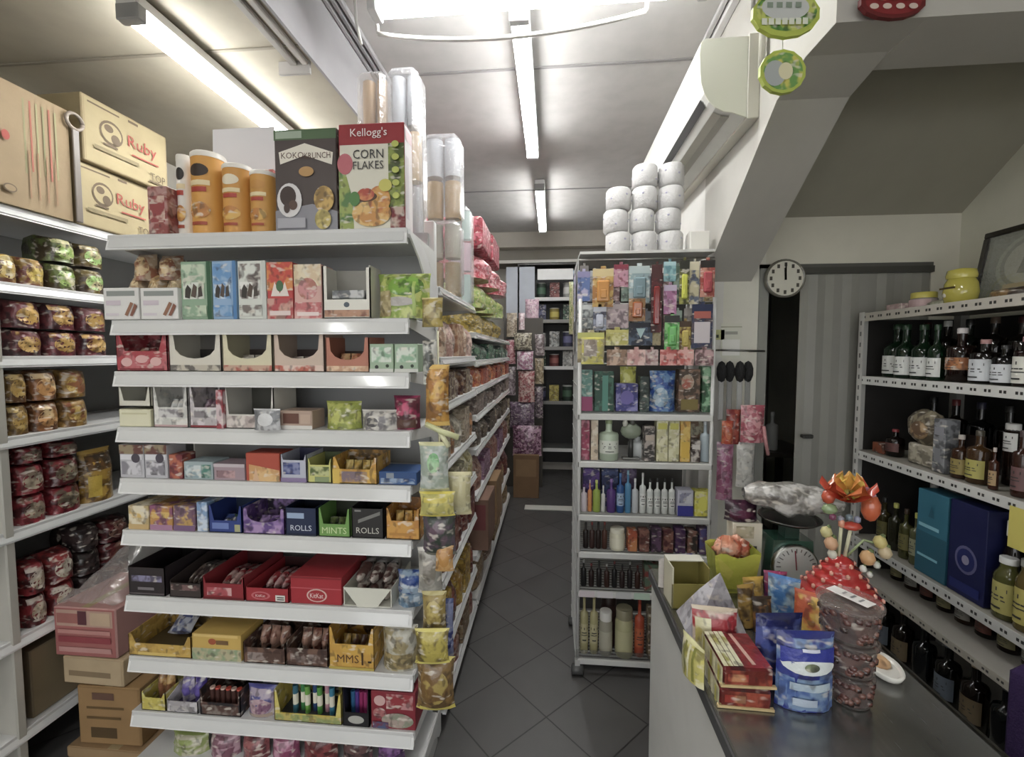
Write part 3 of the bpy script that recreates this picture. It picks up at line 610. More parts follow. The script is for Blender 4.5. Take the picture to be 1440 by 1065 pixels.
fill(4, .14, .075, .05, '8a3a3a', 'b98a5a', 'red and tan sweet packet inside the red dotted display carton', o)
def cutout(col, inner, edge, strip): return lambda w, d, h: tray(w, d, h, h * .34, col, inner, (h * .98, w * .09), None, [('r', .02, .05, .98, .5, edge, strip)], .003, True, h * .6)
o = E(3, 237, 312, 470, cutout('d8d2c4', '3f3a38', '6a645e', 'c9c0ae'), 'display_carton', 'white scalloped display carton, nearly empty, beside the red dotted one', 'carton', d=.13)
fill(3, .15, .04, .06, '4a4644', 'd6d2c8', 'dark packet lying low in the white scalloped display carton', o)
o = E(3, 312, 384, 470, cutout('d8d0ae', '4a3f3a', 'c9a48c', 'b04a3c'), 'display_carton', 'cream and yellow scalloped display carton on the third candy shelf', 'carton', d=.13)
fill(3, .14, .05, .06, 'b9b0a0', 'd8d2c4', 'pale packet lying in the cream scalloped display carton', o)
o = E(3, 384, 457, 470, cutout('cdb6a4', '4c3c38', 'c0604c', 'e0cabc'), 'display_carton', 'orange and white scalloped display carton on the third candy shelf', 'carton', d=.13)
fill(3, .14, .045, .06, '7a6a62', 'd8c8b8', 'grey brown packet lying in the orange scalloped display carton', o)
o = E(3, 457, 520, 474, cutout('b8735a', '4a3a34', 'c99a78', 'e6c8a4'), 'display_carton', 'terracotta scalloped display carton before the mint boxes', 'carton', d=.13)
fill(3, .12, .055, .06, 'a8603f', 'd9b07a', 'orange brown packet lying in the terracotta display carton', o)
for k, (a, b) in enumerate(((519, 554), (554, 589))):
    E(3, a, b, 484, lambda w, d, h: pack(w, d, h, '9fb89a', None, [('r', .08, .35, .92, .88, '8fb896', 'dfe6da'), ('e', .3, .18, .08, .07, '2f3430'), ('e', .75, .22, .07, .06, '33402f'), ('r', 0, 0, 1, .12, 'cfd0c8')]), 'mint_box', ('pale green mint box beside the terracotta display carton', 'pale green mint box beside the black and white packet')[k], 'box', d=.07)
E(3, 590, 612, 478, lambda w, d, h: pouch(w, d, h, 'd9d9d2', '2a2c2a', [('r', .2, .3, .8, .7, 'b9bdb4', '3a3c3a')], None, 'foil', .7, 5), 'sweet_packet', 'black and white sweet packet at the aisle end of the third shelf', 'packet', d=.05, dy=-.03, z=1.455)
# ---- fourth shelf
E(4, 167, 213, 576, lambda w, d, h: pack(w, d, h, 'dcd8b4', None, [('r', .04, .06, .96, .9, 'e0dcbc'), ('r', .1, .7, .9, .8, 'cdc79c')]), 'sweet_box', 'cream sweet box lying flat at the carton end of the fourth shelf', 'box', d=.09)
o = E(4, 167, 213, 545, lambda w, d, h: tray(w, d, h, h * .3, 'd3d0c0', '5a5648', (h, .012), None), 'display_carton', 'pale open display carton standing on the cream sweet box', 'carton', d=.1, z_off=.068)
for k, (a, b, c, c2, lab, e) in enumerate(((215, 265, 'c4c4be', 'e4e2dc', 'silver white display carton beside the cream sweet box', 'c2a0a0'), (266, 312, 'b9b2b4', 'd8d0d4', 'grey purple display carton with a red stripe', '8a2a34'))):
    o = E(4, a, b, 545, lambda w, d, h: tray(w, d, h, h * .5, c, '5a5250', (h, .012), c2, [('r', .02, .02, .98, .12, e), ('r', .15, .5, .85, .9, '8a8488', 'd8d6d4')]), 'display_carton', lab + ' on the fourth shelf', 'carton', d=.12)
    fill(4, .1, .085, .05, ('a9a9a4', '7a5a68')[k], ('e0e0dc', 'c9b8c4')[k], ('silver packet in the silver white display carton', 'mauve packet in the grey purple display carton')[k], o)
E(4, 303, 314, 549, lambda w, d, h: pack(w, d, h, 'a83c48', 'd6c4c8', ch=.001), 'sweet_box', 'slim red sweet box standing beside the grey purple display carton', 'box', d=.05, dy=-.002)
o = E(4, 316, 386, 545, lambda w, d, h: tray(w, d, h, h * .34, 'd6d2ca', '4b4a42', (h, .008), None, [('r', .02, .05, .98, .9, 'd9cfc8', 'b9a8a4')], .003, False), 'display_carton', 'wide white display carton, nearly empty, on the fourth shelf', 'carton', d=.13)
E(4, 352, 392, 576, lambda w, d, h: pouch(w, d, h, 'b9b9bc', '6d6f74', [('e', .5, .5, .3, .3, 'd6d6d8')], 'd0d0d2', 'foil', .8, 4), 'sweet_packet', 'crumpled silver sweet packet before the white display carton', 'packet', d=.03, dy=-.022)
E(4, 392, 440, 578, lambda w, d, h: pack(w, d, h, 'b59a88', None, [('r', .12, .3, .6, .85, '6a4234'), ('r', 0, 0, 1, .2, 'd6d2cc'), ('r', .65, .3, .95, .8, 'c4a894')]), 'sweet_box', 'brown and beige sweet box on the fourth shelf', 'box', d=.08)
E(4, 450, 503, 566, lambda w, d, h: pouch(w, d, h, '8f9a34', 'c4c860', [('p', [(.1, .6), (.9, .2), (.9, .4), (.1, .8)], 'c9cc5a')], 'a0a848', 'foil', .8, 6), 'sweet_bag', 'olive yellow sweet bag on the fourth shelf', 'bag', d=.08)
E(4, 503, 556, 578, lambda w, d, h: pouch(w, d, h, 'd3cfc8', '6e6a70', [('e', .35, .4, .2, .25, '5a585c', 'cfccc6')], 'dedad4', 'foil', .8, 7), 'sweet_bag', 'white sweet bag with grey print beside the olive one', 'bag', d=.06)
E(4, 548, 588, 558, lambda w, d, h: pouch(w, d, h, 'a0305a', '5a2a34', [('e', .5, .55, .32, .25, 'c0406a', '3a2024'), ('r', .1, .05, .9, .3, '5a3a30')], '8a2a50', 'foil', .7, 9), 'sweet_bag', 'magenta sweet bag at the aisle end of the fourth shelf', 'bag', d=.07, dy=.03)
# ---- fifth shelf
for k, (a, b) in enumerate(((168, 203), (203, 236))):
    E(5, a, b, 626, lambda w, d, h: pack(w, d, h, 'bdbcc2', None, [('r', 0, .72, 1, 1, '6a4038', '9a8a6a'), ('r', .05, .55, .95, .7, 'dcdbe0'), ('r', .1, .1, .9, .5, '8a8790', 'd6d4da'), ('e', .7, .6, .18, .14, '4a4450')]), 'gum_box', ('silver gum box at the carton end of the fifth shelf', 'silver gum box beside the maroon packet')[k], 'box', d=.08)
E(5, 237, 257, 640, lambda w, d, h: pack(w, d, h, '7f333a', 'c06a4a'), 'sweet_packet', 'maroon upright sweet packet beside the silver gum boxes', 'packet', d=.06)
E(5, 258, 300, 650, lambda w, d, h: pack(w, d, h, '9fb0b4', None, [('r', .05, .1, .6, .8, '8fa4ac', 'cfd8d8'), ('r', .62, .1, .95, .85, '4f8a7c', '9fb0a8')]), 'gum_box', 'blue grey gum box with a teal corner', 'box', d=.08)
E(5, 300, 345, 653, lambda w, d, h: pack(w, d, h, 'a58f98', None, [('r', 0, .8, 1, 1, 'c4b8be'), ('r', .1, .15, .7, .6, 'c09a9c', '8a6a72')]), 'gum_box', 'mauve gum box beside the blue grey one', 'box', d=.08)
E(5, 345, 394, 638, lambda w, d, h: pack(w, d, h, 'b5472f', None, [('p', [(.1, 0), (1, 0), (1, .4), (.1, .6)], 'cf9a5c', 'e0b878'), ('p', [(.2, 0), (.4, 0), (.3, .5)], 'd9b088')]), 'sweet_box', 'red and orange sweet box on the fifth shelf', 'box', d=.08)
o = E(5, 394, 432, 640, lambda w, d, h: tray(w, d, h, h * .8, 'b9bccb', '3a3a5a', (h, .006), None, [('r', .1, .35, .75, .9, '34427f', '8a90b8'), ('r', 0, 0, 1, .2, '8a78a0')]), 'display_carton', 'blue and lilac display carton on the fifth shelf', 'carton', d=.11)
o = E(5, 432, 467, 646, lambda w, d, h: tray(w, d, h, h * .75, 'c9c86a', '55603a', (h, .006), None, [('r', .1, .4, .9, .9, '55662f', 'c9cc8a'), ('r', .3, .05, .9, .35, '8a9a6a')]), 'display_carton', 'yellow green display carton beside the blue and lilac one', 'carton', d=.11)
o = E(5, 467, 531, 644, lambda w, d, h: tray(w, d, h, h * .55, 'd6a52a', '6a5020', (h, .016), 'c08a20', [('r', .2, .1, .78, .85, 'b08a5a', '7a6a7a'), ('r', 0, 0, .16, 1, 'd9b53a')]), 'display_carton', 'golden yellow display carton on the fifth shelf', 'carton', d=.12)
fill(4, .13, .06, .05, 'b08a2a', 'd8c070', 'yellow packet in the golden display carton', o)
E(5, 532, 587, 664, lambda w, d, h: pack(w, d, h, '2a4f86', None, [('r', .05, .1, .95, .5, '2f5a94', '9ab0cc'), ('r', .2, .5, .4, .9, '8a94a0')]), 'gum_box', 'low blue gum box at the aisle end of the fifth shelf', 'box', d=.1)
# ---- sixth shelf
for k, (a, b, c, c2) in enumerate(((180, 210, 'b9a06a', 'e6dcc0'), (210, 243, 'c08a3a', '8a4a7a'), (243, 275, 'c0984a', '6a4a70'))):
    E(6, a, b, 712, lambda w, d, h: pack(w, d, h, c, c2, [('r', 0, 0, 1, .22, ('c9a86a', 'a87a9a', '7a5a80')[k]), ('r', .1, .5, .9, .75, 'd9b45a', c2)]), 'sweet_packet', ('beige sweet box at the carton end of the sixth shelf', 'orange and purple sweet box on the sixth shelf', 'yellow and purple sweet box beside the pale blue one')[k], 'box', d=.16)
E(6, 276, 292, 707, lambda w, d, h: pack(w, d, h, '7fa0c8', 'd0dcea'), 'sweet_box', 'slim pale blue sweet box on the sixth shelf', 'box', d=.09)
o = E(6, 293, 341, 712, lambda w, d, h: tray(w, d, h, h * .45, '2a3f86', '22304a', (h, .012), None, [('r', .1, .3, .6, .8, '6a80c0'), ('r', .78, .1, .95, .7, 'a8a878')]), 'display_carton', 'dark blue display carton on the sixth shelf', 'carton', d=.13)
fill(3, .1, .035, .06, '2f5a3a', '3a4a8a', 'green packet in the dark blue display carton', o)
o = E(6, 341, 401, 716, lambda w, d, h: tray(w, d, h, h * .45, '5c3f82', '2a2434', (h, .012), '9a7ab4', [('r', .05, .1, .95, .8, '64478a', 'b090c0')], .0025, True), 'display_carton', 'purple display carton on the sixth shelf', 'carton', d=.13)
fill(3, .12, .035, .06, '5a3a7a', 'a888c0', 'purple packet in the purple display carton', o)
o = E(6, 401, 446, 714, lambda w, d, h: tray(w, d, h, h * .97, '1f2c4e', '141c30', (h, .004), None, [('r', .05, .62, .6, .82, '9ab0d0'), ('t', 'ROLLS', .5, .28, .2, 'd3dae6', .8), ('r', 0, 0, 1, .08, '16203a')]), 'display_carton', 'navy display carton lettered in white on the sixth shelf', 'carton', d=.11)
o = E(6, 447, 493, 716, lambda w, d, h: tray(w, d, h, h * .45, '6a9a44', '2a3020', (h, .011), None, [('t', 'MINTS', .5, .5, .5, 'c9dca0', .85)]), 'display_carton', 'green display carton with an open front on the sixth shelf', 'carton', d=.12)
fill(3, .1, .04, .06, '2f3a2a', '6a7a3a', 'dark green packet in the green display carton', o)
o = E(6, 494, 540, 714, lambda w, d, h: tray(w, d, h, h * .95, '2a2828', '161414', (h, .004), None, [('p', [(.2, .5), (.9, .8), (.9, .92), (.2, .62)], '7a7a76'), ('t', 'ROLLS', .5, .26, .2, 'c9c8bc', .85), ('r', .1, .9, .3, .96, '8a8a86')]), 'display_carton', 'black display carton lettered in grey on the sixth shelf', 'carton', d=.11)
o = E(6, 542, 591, 716, lambda w, d, h: tray(w, d, h, h * .6, 'cf962f', '8a5a1c', (h, .012), 'b87a20', [('r', .1, .2, .9, .35, 'b87f22')]), 'display_carton', 'golden orange display carton at the aisle end of the sixth shelf', 'carton', d=.12)
fill(3, .1, .07, .06, 'c08a2a', 'e0b85a', 'golden packet in the golden orange display carton', o)
# ---- seventh shelf: chocolate bars
o = E(7, 181, 233, 798, lambda w, d, h: tray(w, d, h, h * .97, '2c2427', '1a1416', (h, .003), None, [('r', .08, .5, .92, .72, '8a86a8', '4a4458'), ('r', .25, .2, .7, .3, '7a7478'), ('r', .02, .04, .98, .1, '5a5254')]), 'chocolate_box', 'black chocolate box with silver print at the carton end of the seventh shelf', 'box', d=.22)
o = E(7, 238, 284, 808, lambda w, d, h: tray(w, d, h, h * .6, '3a302e', '241c1b', (h * .7, .004), None, [('r', .05, .5, .95, .9, '7a5a58', '3a2c2a')]), 'chocolate_box', 'dark brown open chocolate tray beside the black chocolate box', 'box', d=.24)
fill(5, .1, .05, .15, '4a3a38', '7a6a60', 'dark chocolate bar in the dark brown open tray', o, name='chocolate_bar', cat='chocolate', y0=.01)
o = E(7, 285, 344, 812, lambda w, d, h: tray(w, d, h, h * .7, '8f1f2a', '4a1418', (h, .006), None, [('r', .1, .25, .7, .75, 'b04a52', 'd0a0a0'), ('r', 0, 0, 1, .15, '6a141c')]), 'chocolate_box', 'dark red open chocolate tray on the seventh shelf', 'box', d=.22)
fill(4, .12, .045, .15, '8a2028', 'c0a098', 'red chocolate bar in the dark red open tray', o, name='chocolate_bar', cat='chocolate', y0=.01)
o = E(7, 345, 407, 826, lambda w, d, h: tray(w, d, h, h * .9, 'a5202c', '3a1416', (h, .004), None, [('e', .35, .45, .22, .3, 'c86a70'), ('e', .35, .45, .17, .22, 'a5202c'), ('t', 'KitKat', .35, .45, .2, 'f0dcd8', .28), ('r', .7, .1, .92, .55, 'e0dcd4'), ('r', .74, .2, .9, .28, '4a4644'), ('r', .74, .36, .9, .44, '4a4644')]), 'chocolate_box', 'low red chocolate wafer tray with a white price tag', 'box', d=.22)
fill(4, .13, .035, .14, 'a01c28', 'd8b0ac', 'red chocolate wafer in the low tray with a price tag', o, name='chocolate_bar', cat='chocolate', y0=.02)
E(7, 408, 481, 812, lambda w, d, h: pack(w, d, h, 'a81e2b', None, [('r', 0, .56, 1, .6, 'c05058'), ('e', .52, .33, .2, .24, 'd8b8ae'), ('e', .52, .33, .17, .2, 'a81e2b'), ('t', 'KitKat', .52, .33, .17, 'f0dcd8', .26), ('r', 0, .94, 1, 1, '8a1822')]), 'chocolate_box', 'closed red chocolate wafer box with an oval emblem', 'box', d=.2)
o = E(7, 482, 551, 828, lambda w, d, h: MB().plate([(-w / 2, h), (-w / 2 + w * .3, 0), (w / 2 - w * .3, 0), (w / 2, h)], .003, 'd5d4c6', 'card', None, Matrix.Translation((0, -d / 2, 0))).box(-w / 2 + .002, w / 2 - .002, -d / 2 + .003, d / 2, 0, .003, 'c9c8ba').box(-w / 2, -w / 2 + .003, -d / 2 + .003, d / 2, 0, h, 'cfcec0').box(w / 2 - .003, w / 2, -d / 2 + .003, d / 2, 0, h, 'cfcec0'), 'chocolate_box', 'white wedge fronted chocolate tray beside the red wafer box', 'box', d=.2)
for k in range(3):
    for r in range(2):
        T('chocolate_bar', 'brown chocolate bar piled in the white wedge fronted tray', 'chocolate', fill_mesh(.042, .15, .045, '5a3a34', 'b0a49a', r), (o.location.x - .047 + .047 * k, o.location.y + .01 * r, o.location.z + .006 + r * .048), 0, 'bars in the white wedge tray')
for k, (yt, zo, c) in enumerate(((833, 0, '5a7a94'), (810, .045, '24468c'))):
    E(7, 553, 594, yt, lambda w, d, h: pouch(w, d, h, c, '9ab0c4', [('r', .1, .3, .9, .6, c, 'c8d4de')], None, 'foil', .9, k), 'chocolate_bag', ('grey blue chocolate bag under the deep blue one at the aisle end', 'deep blue chocolate bag on top at the aisle end of the seventh shelf')[k], 'bag', d=.08, dy=.02, z_off=zo)
# ---- eighth shelf
o = E(8, 181, 270, 893, lambda w, d, h: tray(w, d, h, h * .55, 'c9a23c', '5a4a2a', (h * .95, .018), 'b08a2c', [('r', .15, .05, .75, .3, 'd9ba58')]), 'display_carton', 'yellow display carton at the carton end of the eighth shelf', 'carton', d=.16)
T('sweet_bag', 'crumpled silver and blue foil bag lying in the yellow display carton', 'bag', pouch(.085, .03, .09, 'c9cbd2', '3f4a7a', [('e', .55, .5, .25, .3, '4a5590', 'c0c4d0')], 'd8dade', 'foil', .6, 12), (o.location.x - .0, o.location.y + .0, o.location.z + .034), .1, None, -1.05)
E(8, 270, 340, 893, lambda w, d, h: pack(w, d, h, 'cda845', None, [('r', 0, 0, 1, .45, 'b9b08a', '8aa07a'), ('e', .42, .72, .08, .12, 'a8502a'), ('r', .5, .62, .75, .78, '7a5a34'), ('r', .05, .9, .95, 1, 'dcbc66')]), 'sweet_box', 'yellow sweet box beside the foil bag on the eighth shelf', 'box', d=.12)
for k, (a, b) in enumerate(((342, 402), (402, 462))):
    o = E(8, a, b, 905, lambda w, d, h: tray(w, d, h, h * .75, '4a332c', '2a1c18', (h, .004), '7a5a4a', [('r', .1, .2, .9, .7, '5a4238', '9a8a84')]), 'display_carton', ('dark brown display carton beside the yellow sweet box', 'dark brown display carton beside the yellow eared carton')[k], 'carton', d=.14)
    fill(3, .12, .07, .06, '6a3a2c', 'a07a68', 'brown packet in a dark brown display carton of the eighth shelf', o, z=.02)
o = E(8, 462, 527, 884, lambda w, d, h: tray(w, d, h, h * .6, 'd1a32c', '4a3418', (h, .014), 'c89628', [('t', 'MMS', .42, .42, .32, '5a3a1c', .55), ('r', .72, .2, .76, .7, '4a3018'), ('r', .86, .3, .94, .38, '3a2c18'), ('r', 0, 0, 1, .1, 'b9a23a')]), 'display_carton', 'yellow display carton with pointed ears and brown lettering', 'carton', d=.13)
fill(4, .13, .075, .05, '4a2c20', 'c09a3a', 'brown packet in the yellow eared display carton', o)
E(8, 532, 585, 886, lambda w, d, h: pouch(w, d, h, 'b7b4a4', '9a8a5a', [('r', .1, .05, .9, .4, 'a89460', '6a6040')], 'c9c6b8', 'foil', .8, 14), 'snack_bag', 'grey and tan clear fronted snack bag at the aisle end of the eighth shelf', 'bag', d=.07)
# ---- ninth shelf
o = E(9, 199, 234, 975, lambda w, d, h: tray(w, d, h, h * .7, 'c4b440', '5a5020', (h, .01), 'd6cc6a'), 'display_carton', 'yellow display carton at the carton end of the ninth shelf', 'carton', d=.12)
fill(2, .07, .1, .04, 'c9a05a', '8a5a3a', 'tan packet in the yellow carton at the carton end', o)
o = E(9, 234, 279, 975, lambda w, d, h: tray(w, d, h, h * .55, 'aaa4a8', '3a3050', (h * .6, .004), 'd0ccd0', [('r', .1, .15, .9, .6, 'b4b0b0', '8a868c')]), 'display_carton', 'grey display carton of purple bags on the ninth shelf', 'carton', d=.12)
for k in range(2): T('sweet_packet', 'white and purple sweet packet standing in the grey display carton', 'packet', fill_mesh(.045, .05, .09, ('d0c8d4', '3f2c86')[k], '6a5aa8', k), (o.location.x - .024 + .048 * k, o.location.y, o.location.z + .004), 0, 'packets in the grey carton')
o = E(9, 281, 339, 972, lambda w, d, h: tray(w, d, h, h * .5, '2c2a2e', '141416', (h, .006), '6a4a40', [('r', .05, .1, .95, .8, '5a4038', '8a8078')]), 'display_carton', 'black display carton of little red tubes on the ninth shelf', 'carton', d=.12)
for k in range(6): T('sweet_tube', 'small red capped sweet tube in the black display carton', 'tube', can(.0085, .075, '4a2a24', 'c0402c' if k % 2 else 'd0b0a0'), (o.location.x - .05 + .02 * k, o.location.y - .03, o.location.z + .0035), 0, 'red capped tubes')
E(9, 340, 385, 973, lambda w, d, h: pouch(w, d, h, '4a4a90', 'b0a0b0', [('e', .5, .4, .38, .28, 'c0a0a8', '7a4a70'), ('r', .1, .02, .9, .15, 'a89484')], '5a5aa0', 'foil', .7, 15), 'sweet_bag', 'blue and pink sweet bag beside the pen stand', 'bag', d=.07)
o = E(9, 385, 481, 972, lambda w, d, h: tray(w, d, h, h * .25, 'c9b034', '3a3c40', (h * .95, .014), 'd6c860', [('r', .02, .1, .98, .9, 'bfae54', '8a9a5a')]), 'pen_stand', 'yellow open stand of bright tubes on the ninth shelf', 'carton', d=.12)
for k, c in enumerate(('2f6a80', '3a8a4a', '6aa83a', '2a4a7a', '4f9a3a', 'c08a9a', '2f80a0')):
    T('sweet_tube', ('teal', 'green', 'lime', 'navy', 'grass green', 'pink', 'sky blue')[k] + ' sweet tube standing in the yellow open stand', 'tube', can(.009, .095, c, c, 'e0dcc8'), (o.location.x - .066 + .022 * k, o.location.y - .02 + .012 * (k % 2), o.location.z + .0035), 0, 'tubes in the yellow stand')
o = E(9, 481, 520, 968, lambda w, d, h: tray(w, d, h, h * .35, '1e1c20', '141418', (h, .005), None, [('e', .5, .5, .3, .3, 'b0b0a8')]), 'display_carton', 'black display carton of blue and magenta tubes', 'carton', d=.11)
for k, c in enumerate(('2a6a9a', '5a3a90', '9a1f60', 'a02a6a', '22304a')):
    T('sweet_tube', ('blue', 'violet', 'magenta', 'rose', 'dark navy')[k] + ' sweet tube in the black display carton', 'tube', can(.0075, .085, c, c), (o.location.x - .03 + .015 * k, o.location.y - .01, o.location.z + .0035), 0, 'tubes in the black carton')
E(9, 521, 585, 974, lambda w, d, h: pack(w, d, h, '8a2432', None, [('e', .2, .75, .13, .14, 'd0a8a4'), ('r', .35, .55, .95, .95, '9a3038', 'c08a8a'), ('e', .2, .42, .15, .15, 'b06a6a', '5a2430'), ('e', .6, .25, .36, .2, '8a8f7a', 'b09a90'), ('r', .04, .02, .4, .2, '4a5a80', '7a3040')]), 'sweet_box', 'dark red sweet box with a busy picture at the aisle end of the ninth shelf', 'box', d=.11)
# ---- lowest shelf, tops of bags just in view
for k, (a, b, c, c2, w_) in enumerate(((232, 285, 'b9b49a', '8a9a4a', 'yellow and white'), (286, 330, '7a4a5c', 'c09aa8', 'dusty pink'), (332, 372, '6a2a34', 'a05a5a', 'maroon'), (374, 415, '8a3a60', 'c890a8', 'rose pink'), (418, 470, '5a1a20', '8a3a3c', 'dark red'), (474, 520, '3a2a2c', '6a4a4a', 'blackish'), (524, 566, '4a2a5a', '8a5a9a', 'violet'))):
    E(10, a, b, 1040, lambda w, d, h: pouch(w, d, h, c, c2, [('r', .1, .5, .9, .8, c2, c)], c2, 'foil', .8, k), 'sweet_bag', w_ + ' sweet bag on the lowest candy shelf', 'bag', d=.07, dy=.03)
# ================================================================== generic placing on a plane facing the camera
def put(zs, Y, xl, xr, yt, fn, name, label, cat, d=.1, rz=0.0, group=None, tilt=0.0, gap=.003, parts=False):
    a, b = aty(xl, yt, Y), aty(xr, yt, Y); w = b.x - a.x - gap; h = max(.015, aty((xl + xr) / 2, yt, Y).z - zs)
    return T(name, label, cat, fn(w, d, h), ((a.x + b.x) / 2, Y + d / 2, zs + .0008), rz, group, tilt)
def run_unit(name, label, x, y0, L, depth, shelves, top, rz, posts=(0, 1), lip=.04, divider=None, backcol='8f8f8d', bz0=.02):
    """straight shelving run in local space: front at y=0, width L along x"""
    parts = [('back_panel', MB().box(0, L, depth, depth + .012, bz0, top, backcol, 'paint'))]
    for p in posts: parts.append(('post', MB().box(L * p - .015 if p else 0, L * p + .015 if p < 1 else L, depth - .03, depth + .0, 0, top, 'd5d5d2', 'paint', None, .003)))
    for z in shelves:
        sub = [('price_rail', rail_mb(0, L, 0, z, lip))]
        for p in posts: sub.append(('bracket', bracket_mb(L * p + (.001 if p < 1 else -.004), .01, depth - .03, z)))
        parts.append(('shelf', shelf_mb(0, L, 0, depth - .001, z, lip), sub))
    if divider: parts.append(('end_panel', MB().box(divider[0] - .03, divider[0], 0.0, depth, 0, divider[1], 'b3b0a6', 'paint', None, .004)))
    return T(name, label, 'shelving', parts, (x, y0, 0), rz)
# ================================================================== WALL SHELVES ALONG THE CARTON AISLE
LX = -1.9; LY0 = .9
LZ = [2.07, 1.80, 1.54, 1.255, .92, .53, .18]
run_unit('wall_shelf_unit', 'long white wall shelf unit full of noodle packets', LX, LY0, 2.3, .43, LZ, 2.15, PI / 2, (0, .62, 1), .04, (.47, 1.75))
def Lp(i, pl, pr, fn, name, label, cat='noodles', h=None, yt=None, d=.16, z_off=0.0, group=None, dx=.012, tilt=0.0):
    zs = LZ[i - 1] + z_off; X = LX - dx
    ym = yt if yt is not None else 500
    a, b = atx(pl, ym, X), atx(pr, ym, X); w = abs(b.y - a.y) - .004
    if h is None: h = atx((pl + pr) / 2, yt, X).z - zs
    return T(name, label, cat, fn(w, d, h), (X - d / 2, (a.y + b.y) / 2, zs + .0008), PI / 2, group, tilt)
def noodle(col, c2, blob, c3, seed=0):
    return lambda w, d, h: pouch(w, d, h, col, c2, [('e', .52, .42, .36, .3, blob, c3), ('r', .08, .7, .7, .88, col, c3)], None, 'foil', .97, seed, 10, 10, .01, (.16, .16))
# cartons on top
def print_carton(seed, big=False):
    def f(w, d, h):
        red = 'a8483c'; dk = '6b5a44'; m = MB().box(-w / 2, w / 2, -d / 2, d / 2, 0, h, 'a08e66', 'carton', None, .004)
        ops = [('r', .03, .03, .97, .97, 'aa9a70'), ('r', .06, .9, .4, .925, dk), ('r', .5, .91, .62, .95, dk)]
        if big:
            ops = [('r', .0, .0, 1, 1, '9a8360')] + [('r', .62 + .05 * k, .3 + .03 * (k % 2), .635 + .05 * k, .92, ('8f8a60', 'a8604c', '9a9468')[k % 3]) for k in range(6)] + [('r', .64 + .07 * k, .1, .652 + .07 * k, .5, 'a07a58') for k in range(4)] + [('p', [(.2, .5), (.28, .6), (.31, .6), (.26, .5)], red), ('r', .31, .52, .36, .6, red), ('r', .38, .5, .42, .59, red), ('e', .47, .55, .03, .04, red), ('e', .48, .13, .05, .035, dk), ('e', .48, .13, .04, .025, '9a8360')]
        else:
            ops += [('e', .3, .58, .13, .19, dk), ('e', .3, .58, .11, .15, 'aa9a70'), ('e', .27, .64, .05, .06, dk), ('e', .34, .5, .05, .08, dk), ('r', .2, .36, .36, .39, dk), ('t', 'Ruby', .66, .57, .24, red, .42), ('r', .52, .38, .86, .405, red), ('r', .1, .24, .6, .3, '8a7c58'), ('t', 'TOP', .84, .17, .13, dk, .2), ('r', .72, .07, .93, .095, dk)]
        m.art(face_front(w, d, h), ops, 'carton', 1, w / h)
        m.art(face_side(w, d, h), [('r', .45, 0, .55, 1, '927d55')], 'carton', 1, d / h)
        m.box(-.0, w * .0 + .03, -d / 2 + .002, d / 2 - .002, h, h + .0008, 'a88f62', 'carton')
        return m
    return f
a = atx(0, 300, LX + .01)
T('carton', 'big brown carton at the frame edge on top of the wall shelves', 'box', print_carton(0, True)(.40, .34, .425), (LX + .01 - .17, 1.415, LZ[0] + .0008), PI / 2)
T('carton', 'brown printed carton under the tilted one on the wall shelves', 'box', print_carton(1)(.345, .32, .255), (LX + .005 - .16, 1.81, LZ[0] + .0008), PI / 2)
T('carton', 'brown printed carton stacked on top, close under the ceiling', 'box', print_carton(2)(.385, .34, .265), (LX + .03 - .17, 1.85, LZ[0] + .2575), PI / 2 - .02)
mb = MB().box(-.012, .012, -.004, .004, 0, .36, '6e655c', 'plastic', None, .002)
tor = [(.03 * C_(t * PI / 8), 0, .39 + .03 * S_(t * PI / 8)) for t in range(17)]; mb.tube(tor, .007, 8, '8a7d70', 'plastic')
T('strap_handle', 'dark strap with a ring on top standing between the brown cartons', 'strap', mb, (LX + .024, 1.628, LZ[0] + .0008), PI / 2)
# noodle packets, shelf by shelf (counted from the end panel)
def row(i, spans, hs, cols, word, place, d=.16, group=None):
    for r, hh in enumerate(hs):
        for k, (a, b) in enumerate(spans):
            c = cols[(k + r * len(spans)) % len(cols)]
            Lp(i, a, b, noodle(*c, seed=k + 3 * r + i), 'noodle_pack', '%s noodle pack, %s from the end panel, %s row, %s wall shelf' % (word if isinstance(word, str) else word[k], ORD[k], ('lower', 'upper', 'topmost')[r], ORD[i - 1]), 'noodles', hh, 500, d, sum(hs[:r]) + .002 * r)
yel = [('a8882c', '5a2a2a', 'c9a84a', 'e0cc8a'), ('9a7a30', '6a3038', 'c9b04a', 'a8843a')]
row(2, ((2, 38), (40, 76)), (.108,), yel, 'yellow', 0)
Lp(2, -18, 18, noodle(*yel[1], seed=4), 'noodle_pack', 'yellow noodle pack alone on the upper row of the second wall shelf', 'noodles', .1, 500, .15, .111)
grn = [('5a6a2c', '3a2a20', '8aa84a', 'd0c89a'), ('6a5a2a', '40302a', '9ac06a', 'c9b88a')]
row(2, ((82, 120), (122, 158)), (.105, .1), grn, ('green and brown', 'brown and green'), 0)
row(3, ((20, 68), (72, 116), (118, 158)), (.1, .105), [('6a3034', '3a1c24', 'a8803a', 'd0a85a'), ('74343a', '4a2028', 'b08a3c', 'c9a04a')], 'purple and gold', 0)
row(4, ((8, 42), (43, 85), (86, 126)), (.115, .115), [('8a6a2c', '5a3a20', 'b8923c', 'd8b86a'), ('8f5a2c', '5a3820', 'c08a4a', 'e0c08a'), ('a07a30', '6a4a20', 'c0a04a', '8a4a30')], 'tan and orange', 0)
row(5, ((14, 60), (62, 110)), (.11, .11), [('8f2430', '4a161c', 'b0a088', '7a6a58'), ('86202c', '4a141a', '9a8c70', '5a5040')], 'red', 0)
